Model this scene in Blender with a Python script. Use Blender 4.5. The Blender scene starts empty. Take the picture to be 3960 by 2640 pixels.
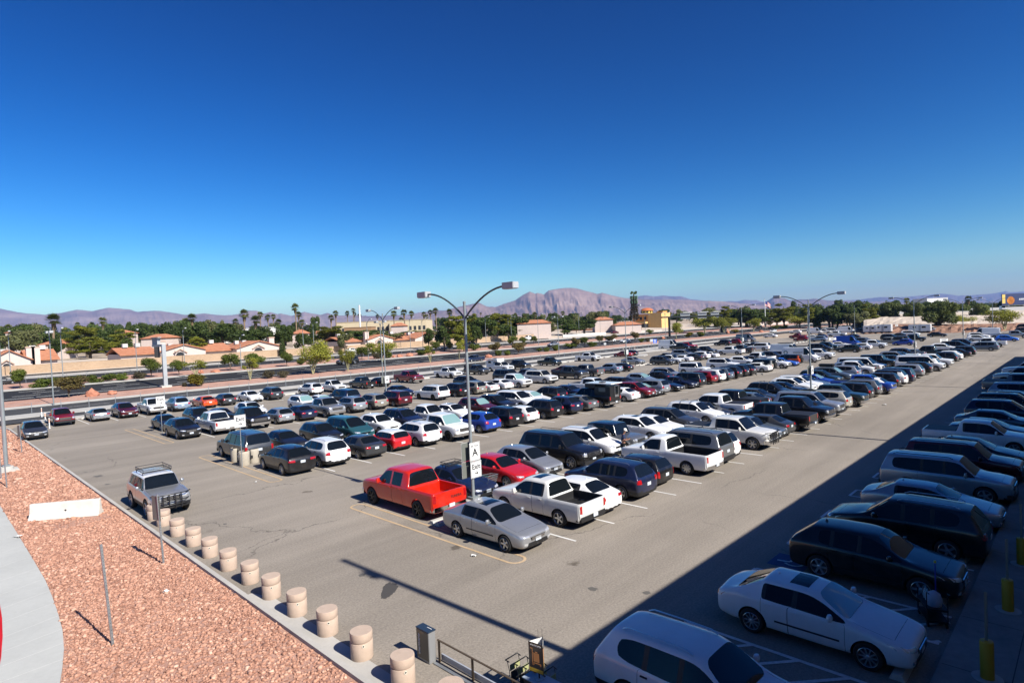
import bpy, bmesh, math, random
import numpy as np
from mathutils import Vector, Matrix
from mathutils.bvhtree import BVHTree
random.seed(7)
rng = np.random.default_rng(7)
C = bpy.context.scene.collection
R = math.radians

# ---------------------------------------------------------------- camera
F_PX, CX, CY = 2323.3, 1980.0, 1320.0
YAW, PITCH, ROLL, CAM_H = 0.7776217, 0.0262699, 0.0442956, 8.634
_f = np.array([math.cos(YAW) * math.cos(PITCH), math.sin(YAW) * math.cos(PITCH), -math.sin(PITCH)])
_r = np.array([math.sin(YAW), -math.cos(YAW), 0.0])
_d = np.cross(_f, _r)
_r2 = math.cos(ROLL) * _r + math.sin(ROLL) * _d
_d2 = -math.sin(ROLL) * _r + math.cos(ROLL) * _d
CAM_R = np.array([_r2, _d2, _f])
cam = bpy.data.cameras.new('camera')
cam.sensor_width = 36.0
cam.lens = 36.0 * F_PX / 3960.0
cam.clip_start = 0.1
cam.clip_end = 90000.0
cam_ob = bpy.data.objects.new('camera', cam)
C.objects.link(cam_ob)
cam_ob.matrix_world = Matrix((
    (_r2[0], -_d2[0], -_f[0], 0.0),
    (_r2[1], -_d2[1], -_f[1], 0.0),
    (_r2[2], -_d2[2], -_f[2], CAM_H),
    (0, 0, 0, 1)))
bpy.context.scene.camera = cam_ob

# ---------------------------------------------------------------- light
SUN_EL, SUN_AZ = R(39.3), R(-87.5)      # the sun stands over -Y, over the building behind the camera
sdir = Vector((math.cos(SUN_AZ) * math.cos(SUN_EL), math.sin(SUN_AZ) * math.cos(SUN_EL), math.sin(SUN_EL)))
sun = bpy.data.lights.new('sun', 'SUN')
sun.energy = 5.0
sun.angle = R(0.53)
sun.color = (1.0, 0.95, 0.87)
sun_ob = bpy.data.objects.new('sun', sun)
C.objects.link(sun_ob)
sun_ob.rotation_euler = sdir.to_track_quat('Z', 'Y').to_euler()
sun_ob.location = (0, -50, 60)
world = bpy.data.worlds.new('World')
bpy.context.scene.world = world
world.use_nodes = True
wn, wl = world.node_tree.nodes, world.node_tree.links
bg = wn['Background']
sky = wn.new('ShaderNodeTexSky')
sky.sky_type = 'NISHITA'
sky.sun_disc = False
sky.sun_elevation = SUN_EL
sky.sun_rotation = math.pi / 2 - SUN_AZ
sky.altitude = 600
sky.air_density = 1.0
sky.dust_density = 0.8
sky.ozone_density = 1.4
hsv = wn.new('ShaderNodeHueSaturation')
hsv.inputs['Saturation'].default_value = 1.5
hsv.inputs['Hue'].default_value = 0.496
wl.new(sky.outputs[0], hsv.inputs['Color'])
dim = wn.new('ShaderNodeVectorMath'); dim.operation = 'SCALE'; dim.inputs['Scale'].default_value = 0.35
gam = wn.new('ShaderNodeGamma'); gam.inputs['Gamma'].default_value = 1.7      # the deep polarised blue overhead
wl.new(hsv.outputs[0], dim.inputs[0]); wl.new(dim.outputs[0], gam.inputs['Color']); wl.new(gam.outputs[0], bg.inputs['Color'])
bg.inputs['Strength'].default_value = 0.125
sc = bpy.context.scene
sc.view_settings.view_transform = 'Standard'
sc.view_settings.look = 'None'
sc.view_settings.exposure = 0.8
sc.view_settings.gamma = 1.0
sc.render.film_transparent = False
sc.cycles.max_bounces = 6
sc.cycles.diffuse_bounces = 2
sc.cycles.glossy_bounces = 3
sc.cycles.transparent_max_bounces = 8
sc.cycles.caustics_reflective = False
sc.cycles.caustics_refractive = False

# ---------------------------------------------------------------- ground height and pixel lookup
GZK = ((106.0, 0.0), (200.0, 4.2), (400.0, 7.0))
def gz(x, y):
    """height of the land: flat lot, then rising gently away from it"""
    if y <= 106.0: return 0.0
    if y >= 400.0: return 7.0
    return 4.2 * (y - 106.0) / 94.0 if y < 200.0 else 4.2 + 2.8 * (y - 200.0) / 200.0
def ray(px, py):
    d = CAM_R.T @ np.array([(px - CX) / F_PX, (py - CY) / F_PX, 1.0])
    return d
def at(px, py, z=0.0):
    """point on the terrain (plus z) seen at pixel px, py of the 3960 x 2640 photograph"""
    d = ray(px, py)
    zz = z
    for _ in range(12):
        t = (zz - CAM_H) / d[2]
        if t <= 0: t = 4000.0
        p = np.array([0, 0, CAM_H]) + t * d
        n = gz(p[0], p[1]) + z
        if abs(n - zz) < 1e-4: break
        zz = 0.5 * zz + 0.5 * n
    return float(p[0]), float(p[1])
def on_row(px, v, z=1.5):
    """x of the point on the line y = v, height z that projects to pixel column px"""
    lo, hi = -20.0, 400.0
    for _ in range(50):
        m = 0.5 * (lo + hi)
        q = CAM_R @ (np.array([m, v, z]) - np.array([0, 0, CAM_H]))
        X = CX + F_PX * q[0] / q[2] if q[2] > 0.01 else -1e9
        if X < px: lo = m
        else: hi = m
    return 0.5 * (lo + hi)
def proj(x, y, z):
    q = CAM_R @ (np.array([x, y, z]) - np.array([0, 0, CAM_H]))
    return CX + F_PX * q[0] / q[2], CY + F_PX * q[1] / q[2]
def depth(x, y, z=0.0):
    return float((CAM_R @ (np.array([x, y, z]) - np.array([0, 0, CAM_H])))[2])

# ---------------------------------------------------------------- materials
MATS = {}
def nt(name):
    m = bpy.data.materials.new(name); m.use_nodes = True
    return m, m.node_tree.nodes, m.node_tree.links, m.node_tree.nodes['Principled BSDF']
def mat(name, col, rough=0.6, metal=0.0, coat=0.0, spec=0.5, var=0.0, scale=8.0, bump=0.0, bscale=40.0):
    if name in MATS: return MATS[name]
    m, n, l, b = nt(name)
    b.inputs['Base Color'].default_value = (*col, 1)
    b.inputs['Roughness'].default_value = rough
    b.inputs['Metallic'].default_value = metal
    b.inputs['Coat Weight'].default_value = coat
    b.inputs['Coat Roughness'].default_value = 0.04
    b.inputs['Specular IOR Level'].default_value = spec
    if var > 0 or bump > 0:
        tc = n.new('ShaderNodeTexCoord')
    if var > 0:
        t = n.new('ShaderNodeTexNoise'); t.inputs['Scale'].default_value = scale; t.inputs['Detail'].default_value = 6
        l.new(tc.outputs['Object'], t.inputs['Vector'])
        r = n.new('ShaderNodeValToRGB')
        r.color_ramp.elements[0].position = 0.3; r.color_ramp.elements[1].position = 0.7
        r.color_ramp.elements[0].color = (*[c * (1 - var) for c in col], 1)
        r.color_ramp.elements[1].color = (*[min(1, c * (1 + var)) for c in col], 1)
        l.new(t.outputs['Fac'], r.inputs['Fac']); l.new(r.outputs['Color'], b.inputs['Base Color'])
    if bump > 0:
        t2 = n.new('ShaderNodeTexNoise'); t2.inputs['Scale'].default_value = bscale; t2.inputs['Detail'].default_value = 4
        l.new(tc.outputs['Object'], t2.inputs['Vector'])
        bp = n.new('ShaderNodeBump'); bp.inputs['Strength'].default_value = bump; bp.inputs['Distance'].default_value = 0.05
        l.new(t2.outputs['Fac'], bp.inputs['Height']); l.new(bp.outputs['Normal'], b.inputs['Normal'])
    MATS[name] = m
    return m

# ---------------------------------------------------------------- object helpers
def tag(o, label=None, cat=None, group=None, kind=None):
    if label: o['label'] = label
    if cat: o['category'] = cat
    if group: o['group'] = group
    if kind: o['kind'] = kind
    return o
def empty(name, loc=(0, 0, 0), rz=0.0, label=None, cat=None, group=None):
    o = bpy.data.objects.new(name, None); C.objects.link(o)
    o.empty_display_size = 0.3
    o.location = loc; o.rotation_euler = (0, 0, rz)
    return tag(o, label, cat, group)
def meshob(name, me, mats=None, parent=None, loc=None, rot=None, smooth=None):
    o = bpy.data.objects.new(name, me); C.objects.link(o)
    if mats is not None:
        for m in (mats if isinstance(mats, (list, tuple)) else [mats]): me.materials.append(m)
    if parent is not None: o.parent = parent
    if loc is not None: o.location = loc
    if rot is not None: o.rotation_euler = rot
    if smooth is not None: smooth_mesh(me, smooth)
    return o
def smooth_mesh(me, ang=35):
    me.polygons.foreach_set('use_smooth', [True] * len(me.polygons))
    me.set_sharp_from_angle(angle=R(ang))
    me.update()
class MB:
    """collects verts and faces; build() links them as one mesh object"""
    def __init__(s): s.v = []; s.f = []; s.m = []
    def add(s, vs, fs, mi=0):
        b = len(s.v); s.v += [tuple(p) for p in vs]; s.f += [tuple(i + b for i in f) for f in fs]; s.m += [mi] * len(fs)
        return s
    def box(s, c, d, mi=0, rz=0.0, M=None):
        x, y, z = d[0] / 2, d[1] / 2, d[2] / 2
        vs = [Vector(p) for p in ((-x, -y, -z), (x, -y, -z), (x, y, -z), (-x, y, -z), (-x, -y, z), (x, -y, z), (x, y, z), (-x, y, z))]
        if rz: vs = [Matrix.Rotation(rz, 3, 'Z') @ p for p in vs]
        vs = [p + Vector(c) for p in vs]
        if M is not None: vs = [M @ p for p in vs]
        return s.add(vs, [(0, 3, 2, 1), (4, 5, 6, 7), (0, 1, 5, 4), (1, 2, 6, 5), (2, 3, 7, 6), (3, 0, 4, 7)], mi)
    def tube(s, pts, r, n=8, mi=0, cap=True):
        pts = [Vector(p) for p in pts]
        rs = r if isinstance(r, (list, tuple)) else [r] * len(pts)
        rings = []
        for i, p in enumerate(pts):
            t = (pts[min(i + 1, len(pts) - 1)] - pts[max(i - 1, 0)])
            t = t.normalized() if t.length > 1e-9 else Vector((0, 0, 1))
            a = Vector((0, 0, 1)) if abs(t.z) < 0.9 else Vector((1, 0, 0))
            u = t.cross(a).normalized(); w = t.cross(u)
            rings.append([p + rs[i] * (math.cos(k * 2 * math.pi / n) * u + math.sin(k * 2 * math.pi / n) * w) for k in range(n)])
        vs = [q for rg in rings for q in rg]; fs = []
        for i in range(len(pts) - 1):
            for k in range(n):
                a = i * n + k; b = i * n + (k + 1) % n
                fs.append((a, b, b + n, a + n))
        if cap:
            fs.append(tuple(range(n))); fs.append(tuple(reversed(range((len(pts) - 1) * n, len(pts) * n))))
        return s.add(vs, fs, mi)
    def lathe(s, prof, n=24, mi=0, c=(0, 0, 0), M=None, cap=True):
        vs = []; fs = []
        for (r, z) in prof:
            for k in range(n):
                a = 2 * math.pi * k / n
                vs.append(Vector((r * math.cos(a), r * math.sin(a), z)) + Vector(c))
        for i in range(len(prof) - 1):
            for k in range(n):
                a = i * n + k; b = i * n + (k + 1) % n
                fs.append((a, b, b + n, a + n))
        if cap and prof[0][0] > 1e-6: fs.append(tuple(reversed(range(n))))
        if cap and prof[-1][0] > 1e-6: fs.append(tuple(range((len(prof) - 1) * n, len(prof) * n)))
        if M is not None: vs = [M @ p for p in vs]
        return s.add(vs, fs, mi)
    def mesh(s, name):
        me = bpy.data.meshes.new(name); me.from_pydata(s.v, [], s.f)
        if any(s.m): me.polygons.foreach_set('material_index', s.m)
        me.update(); return me
    def build(s, name, mats, parent=None, loc=None, rot=None, smooth=None, bevel=0.0):
        me = s.mesh(name)
        if bevel > 0:
            bm = bmesh.new(); bm.from_mesh(me)
            bmesh.ops.remove_doubles(bm, verts=bm.verts, dist=1e-5)
            es = [e for e in bm.edges if len(e.link_faces) == 2 and e.calc_face_angle(0) > 0.5]
            bmesh.ops.bevel(bm, geom=es, offset=bevel, segments=2, affect='EDGES', clamp_overlap=True)
            bm.to_mesh(me); bm.free(); me.update()
        return meshob(name, me, mats, parent, loc, rot, smooth)
def copy_tree(o, parent=None):
    c = o.copy(); C.objects.link(c); c.parent = parent
    if parent is not None: c.matrix_parent_inverse = o.matrix_parent_inverse
    for ch in o.children: copy_tree(ch, c)
    return c
def quad_sheet(name, pts, z, m, kind='structure'):
    """flat polygon on the ground at height z"""
    me = bpy.data.meshes.new(name)
    me.from_pydata([(x, y, z) for x, y in pts], [], [tuple(range(len(pts)))]); me.update()
    o = meshob(name, me, m)
    if kind: o['kind'] = kind
    return o
HAZE_D = 4.2e-5
# ---------------------------------------------------------------- vehicles
def paint(name, col, metal=0.0, rough=0.32):
    if 'paint ' + name in MATS: return MATS['paint ' + name]
    m = mat('paint ' + name, col, rough=rough, metal=metal, coat=0.75, spec=0.35)
    n, l = m.node_tree.nodes, m.node_tree.links; b = n['Principled BSDF']
    tc = n.new('ShaderNodeTexCoord'); no = n.new('ShaderNodeTexNoise'); no.inputs['Scale'].default_value = 2.2; no.inputs['Detail'].default_value = 7; no.inputs['Roughness'].default_value = 0.7
    l.new(tc.outputs['Object'], no.inputs['Vector'])
    r = n.new('ShaderNodeValToRGB'); r.color_ramp.elements[0].position = 0.45; r.color_ramp.elements[1].position = 0.8
    r.color_ramp.elements[0].color = (*col, 1); r.color_ramp.elements[1].color = (*[c * 0.86 + q * 0.14 for c, q in zip(col, (0.16, 0.14, 0.115))], 1)     # dust film
    l.new(no.outputs['Fac'], r.inputs['Fac']); l.new(r.outputs[0], b.inputs['Base Color'])
    m2 = n.new('ShaderNodeMapRange'); m2.inputs['To Min'].default_value = 0.02; m2.inputs['To Max'].default_value = 0.16
    l.new(no.outputs['Fac'], m2.inputs['Value']); l.new(m2.outputs[0], b.inputs['Coat Roughness'])
    return m
PAINT = {
    'white': paint('white', (0.72, 0.72, 0.71)), 'pearl': paint('pearl', (0.62, 0.61, 0.57)),
    'silver': paint('silver', (0.36, 0.37, 0.385), 0.6), 'grey': paint('grey', (0.17, 0.175, 0.18), 0.5),
    'dark grey': paint('dark grey', (0.045, 0.048, 0.052), 0.4), 'black': paint('black', (0.006, 0.006, 0.007)),
    'navy': paint('navy', (0.008, 0.014, 0.045), 0.2), 'blue': paint('blue', (0.015, 0.055, 0.33), 0.2),
    'bright blue': paint('bright blue', (0.02, 0.12, 0.52)), 'light blue': paint('light blue', (0.27, 0.34, 0.43), 0.5),
    'red': paint('red', (0.42, 0.008, 0.012)), 'orange red': paint('orange red', (0.50, 0.014, 0.004)),
    'maroon': paint('maroon', (0.085, 0.006, 0.012), 0.3), 'dark red': paint('dark red', (0.20, 0.006, 0.012), 0.2),
    'orange': paint('orange', (0.55, 0.075, 0.01), 0.2), 'teal': paint('teal', (0.03, 0.115, 0.13), 0.4),
    'dark green': paint('dark green', (0.012, 0.022, 0.019), 0.2), 'tan': paint('tan', (0.30, 0.27, 0.22), 0.4),
    'beige': paint('beige', (0.42, 0.40, 0.34), 0.3), 'slate': paint('slate', (0.10, 0.13, 0.17), 0.4)}
M_GLASS = mat('car glass', (0.005, 0.007, 0.009), rough=0.03, spec=0.38)
M_SHADE = mat('glass over a sunshade', (0.16, 0.27, 0.27), rough=0.18, coat=1.0)
M_DARK = mat('black plastic', (0.012, 0.012, 0.013), rough=0.55)
M_TYRE = mat('tyre rubber', (0.012, 0.012, 0.012), rough=0.85)
M_RIM = mat('alloy', (0.55, 0.56, 0.57), rough=0.28, metal=0.9)
M_RIMB = mat('black alloy', (0.02, 0.02, 0.021), rough=0.35, metal=0.3)
M_DISH = mat('wheel dish', (0.16, 0.165, 0.17), rough=0.4, metal=0.5)
M_CHROME = mat('chrome', (0.72, 0.72, 0.72), rough=0.12, metal=1.0)
M_HEAD = mat('headlight lens', (0.62, 0.63, 0.64), rough=0.08, metal=0.55, coat=1.0)
M_TAIL = mat('taillight lens', (0.33, 0.006, 0.008), rough=0.12, coat=1.0)
M_AMBER = mat('amber lens', (0.6, 0.16, 0.01), rough=0.15, coat=1.0)
M_PLATE = mat('licence plate', (0.50, 0.55, 0.60), rough=0.5)
M_STEEL = mat('galvanised steel', (0.33, 0.35, 0.36), rough=0.45, metal=0.6, var=0.15, scale=3)
M_BLACKM = mat('black powder coat', (0.012, 0.012, 0.013), rough=0.4)

def tyre_mesh():
    b = MB(); w = 0.5
    b.lathe([(0.60, -w), (0.90, -w), (0.97, -w * 0.86), (1.0, -w * 0.55), (1.0, w * 0.55), (0.97, w * 0.86), (0.90, w), (0.64, w), (0.62, w * 0.6), (0.62, -w)], 28, 0,
            M=Matrix.Rotation(R(-90), 3, 'X'))
    me = b.mesh('wheel'); me.materials.append(M_TYRE); smooth_mesh(me, 40); return me
def rim_mesh(spokes, m, fat=0.12):
    b = MB(); T = Matrix.Rotation(R(-90), 3, 'X')
    b.lathe([(0.655, 0.44), (0.70, 0.49), (0.655, 0.50), (0.62, 0.42), (0.60, -0.2), (0.0, -0.2)], 28, 2, M=T, cap=False)
    for k in range(spokes):
        a = 2 * math.pi * k / spokes
        Mx = T @ Matrix.Rotation(a, 3, 'Z')
        b.box((0.34, 0, 0.34), (0.62, fat, 0.10), 1, M=Mx)
    b.lathe([(0.15, 0.28), (0.15, 0.42), (0.10, 0.45), (0.0, 0.45)], 12, 1, M=T)
    me = b.mesh('rim'); me.materials.append(M_RIMB); me.materials.append(m); me.materials.append(M_RIMB)
    ring = MB().lathe([(0.66, 0.40), (0.70, 0.49), (0.67, 0.52), (0.63, 0.46), (0.62, 0.30)], 28, 1, M=T, cap=False)
    b.add(ring.v, ring.f, 1)
    me = b.mesh('rim')
    for q in (M_RIMB, m, M_RIMB if m is M_RIMB else M_DISH): me.materials.append(q)
    smooth_mesh(me, 30); return me
ME_TYRE = tyre_mesh()
ME_RIMS = {'five': rim_mesh(5, M_RIM, 0.20), 'ten': rim_mesh(10, M_RIM, 0.10), 'six': rim_mesh(6, M_RIM, 0.17), 'black': rim_mesh(6, M_RIMB, 0.16), 'steel': rim_mesh(8, M_RIM, 0.22)}

def S(**k): return k
# x runs to the nose; cowl / rf / rr / deck are distances from the nose (cowl, rf) or from the tail (rr, deck)
SPEC = {
 'sedan': S(L=4.75, W=1.83, H=1.45, wb=2.78, fo=0.93, r=0.33, gc=0.19, hf=0.76, cowl=(1.38, 1.00), rf=2.10, rr=1.22, deck=(0.56, 1.06), belt=(0.95, 1.02), wr=0.60, B=2.62, Cc=3.42, tail=0.98, quarter=False, lights='wide'),
 'coupe': S(L=4.55, W=1.80, H=1.37, wb=2.65, fo=0.90, r=0.33, gc=0.17, hf=0.68, cowl=(1.50, 0.93), rf=2.25, rr=1.25, deck=(0.55, 0.98), belt=(0.90, 0.96), wr=0.57, B=2.95, Cc=3.45, tail=0.94, quarter=False, lights='wide', doors=1),
 'hatch': S(L=4.30, W=1.77, H=1.50, wb=2.62, fo=0.86, r=0.32, gc=0.19, hf=0.74, cowl=(1.15, 1.00), rf=1.92, rr=0.62, deck=(0.18, 1.02), belt=(0.95, 1.05), wr=0.60, B=2.30, Cc=3.10, tail=0.98, quarter=True, lights='side'),
 'mini': S(L=3.66, W=1.68, H=1.43, wb=2.45, fo=0.64, r=0.30, gc=0.18, hf=0.78, cowl=(0.98, 0.98), rf=1.42, rr=0.40, deck=(0.12, 0.98), belt=(0.93, 0.97), wr=0.63, B=2.15, Cc=2.85, tail=0.92, quarter=True, lights='round', doors=1, roof_sep=True),
 'suv': S(L=4.68, W=1.87, H=1.70, wb=2.74, fo=0.92, r=0.36, gc=0.22, hf=0.90, cowl=(1.26, 1.13), rf=1.98, rr=0.46, deck=(0.12, 1.14), belt=(1.06, 1.15), wr=0.65, B=2.42, Cc=3.25, tail=1.08, quarter=True, lights='side', clad=True, rails=True, roof_sep=True),
 'crossover': S(L=4.72, W=1.90, H=1.65, wb=2.79, fo=0.92, r=0.37, gc=0.20, hf=0.88, cowl=(1.36, 1.10), rf=2.10, rr=0.75, deck=(0.14, 1.16), belt=(1.04, 1.15), wr=0.62, B=2.55, Cc=3.35, tail=1.08, quarter=True, lights='wide', clad=True),
 'big_suv': S(L=5.30, W=2.02, H=1.92, wb=3.05, fo=1.00, r=0.40, gc=0.26, hf=1.06, cowl=(1.36, 1.27), rf=1.98, rr=0.36, deck=(0.10, 1.22), belt=(1.17, 1.22), wr=0.75, B=2.55, Cc=3.45, tail=1.16, quarter=True, lights='tall', rails=True, crease=0.25),
 'minivan': S(L=5.10, W=1.98, H=1.76, wb=3.02, fo=0.95, r=0.35, gc=0.19, hf=0.84, cowl=(1.02, 1.10), rf=2.00, rr=0.38, deck=(0.12, 1.12), belt=(1.02, 1.10), wr=0.70, B=2.42, Cc=3.45, tail=1.05, quarter=True, lights='side'),
 'pickup': S(L=5.75, W=2.00, H=1.93, wb=3.68, fo=0.95, r=0.41, gc=0.34, hf=1.10, cowl=(1.38, 1.26), rf=1.98, rr=2.02, deck=(1.86, 1.24), belt=(1.20, 1.24), wr=0.73, B=2.55, Cc=3.42, tail=1.22, quarter=False, lights='tall', bed=True, crease=0.3, grille='chrome'),
 'single_pickup': S(L=5.60, W=2.00, H=1.88, wb=3.45, fo=0.93, r=0.38, gc=0.30, hf=1.06, cowl=(1.35, 1.23), rf=1.95, rr=2.62, deck=(2.46, 1.20), belt=(1.16, 1.20), wr=0.73, B=2.66, Cc=2.72, tail=1.18, quarter=False, lights='tall', bed=True, crease=0.3, doors=1, grille='chrome'),
 'small_pickup': S(L=5.30, W=1.87, H=1.78, wb=3.25, fo=0.90, r=0.37, gc=0.29, hf=0.98, cowl=(1.34, 1.16), rf=1.98, rr=1.92, deck=(1.74, 1.14), belt=(1.10, 1.14), wr=0.67, B=2.52, Cc=3.22, tail=1.12, quarter=False, lights='tall', bed=True, crease=0.25),
 'jeep': S(L=4.60, W=1.86, H=1.86, wb=2.98, fo=0.72, r=0.41, gc=0.34, hf=1.04, cowl=(1.34, 1.14), rf=1.62, rr=0.14, deck=(0.08, 1.16), belt=(1.12, 1.15), wr=0.74, B=2.30, Cc=3.10, tail=1.08, quarter=True, lights='round', crease=0.75, spare=True, roof_sep=True, slots=True),
 'jeep_pickup': S(L=5.50, W=1.88, H=1.86, wb=3.48, fo=0.76, r=0.41, gc=0.34, hf=1.04, cowl=(1.38, 1.14), rf=1.66, rr=1.72, deck=(1.62, 1.16), belt=(1.12, 1.15), wr=0.74, B=2.34, Cc=3.22, tail=1.12, quarter=False, lights='round', crease=0.7, bed=True, cover=True, roof_sep=True, slots=True),
 'boxy_offroader': S(L=4.45, W=1.89, H=1.84, wb=2.69, fo=0.82, r=0.43, gc=0.32, hf=1.06, cowl=(1.42, 1.22), rf=1.78, rr=0.28, deck=(0.10, 1.24), belt=(1.20, 1.26), wr=0.72, B=2.50, Cc=3.05, tail=1.15, quarter=True, lights='round', crease=0.45, spare=True, roof_sep=True, clad=True),
 'high_van': S(L=6.00, W=2.02, H=2.72, wb=3.70, fo=1.00, r=0.36, gc=0.24, hf=1.02, cowl=(0.86, 1.34), rf=1.72, rr=0.16, deck=(0.05, 1.45), belt=(1.36, 1.42), wr=0.83, B=2.10, Cc=2.15, tail=1.30, quarter=False, lights='tall', crease=0.35, doors=1, blank=True),
 'van': S(L=5.60, W=2.02, H=2.10, wb=3.50, fo=0.85, r=0.37, gc=0.24, hf=1.02, cowl=(0.98, 1.22), rf=1.66, rr=0.20, deck=(0.06, 1.25), belt=(1.16, 1.22), wr=0.80, B=2.12, Cc=2.9, tail=1.12, quarter=True, lights='tall', crease=0.35, doors=1),
}

def section(kind, zb, wm, zbelt, wr, zt):
    h = zbelt - zb
    p = [(0, zb), (wm - 0.26, zb), (wm - 0.07, zb + 0.05), (wm - 0.012, zb + 0.30 * h), (wm, zb + 0.64 * h), (wm - 0.02, zbelt - 0.075), (wm - 0.055, zbelt)]
    if kind == 'cab':
        t = 0.90
        p += [((wm - 0.055) * (1 - t) + wr * t, zbelt * (1 - t) + (zt - 0.05) * t), (wr - 0.02, zt - 0.035), (wr * 0.55, zt - 0.006), (0, zt)]
    elif kind == 'hood':
        p += [(wm - 0.10, zbelt + 0.015), (wm - 0.16, zbelt + 0.03), (wm * 0.5, zt - 0.008), (0, zt)]
    elif kind == 'bed':                     # open load bed
        p += [(wm - 0.07, zbelt + 0.004), (wm - 0.14, zbelt), (wm - 0.15, zt), (0, zt)]
    return p

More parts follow.
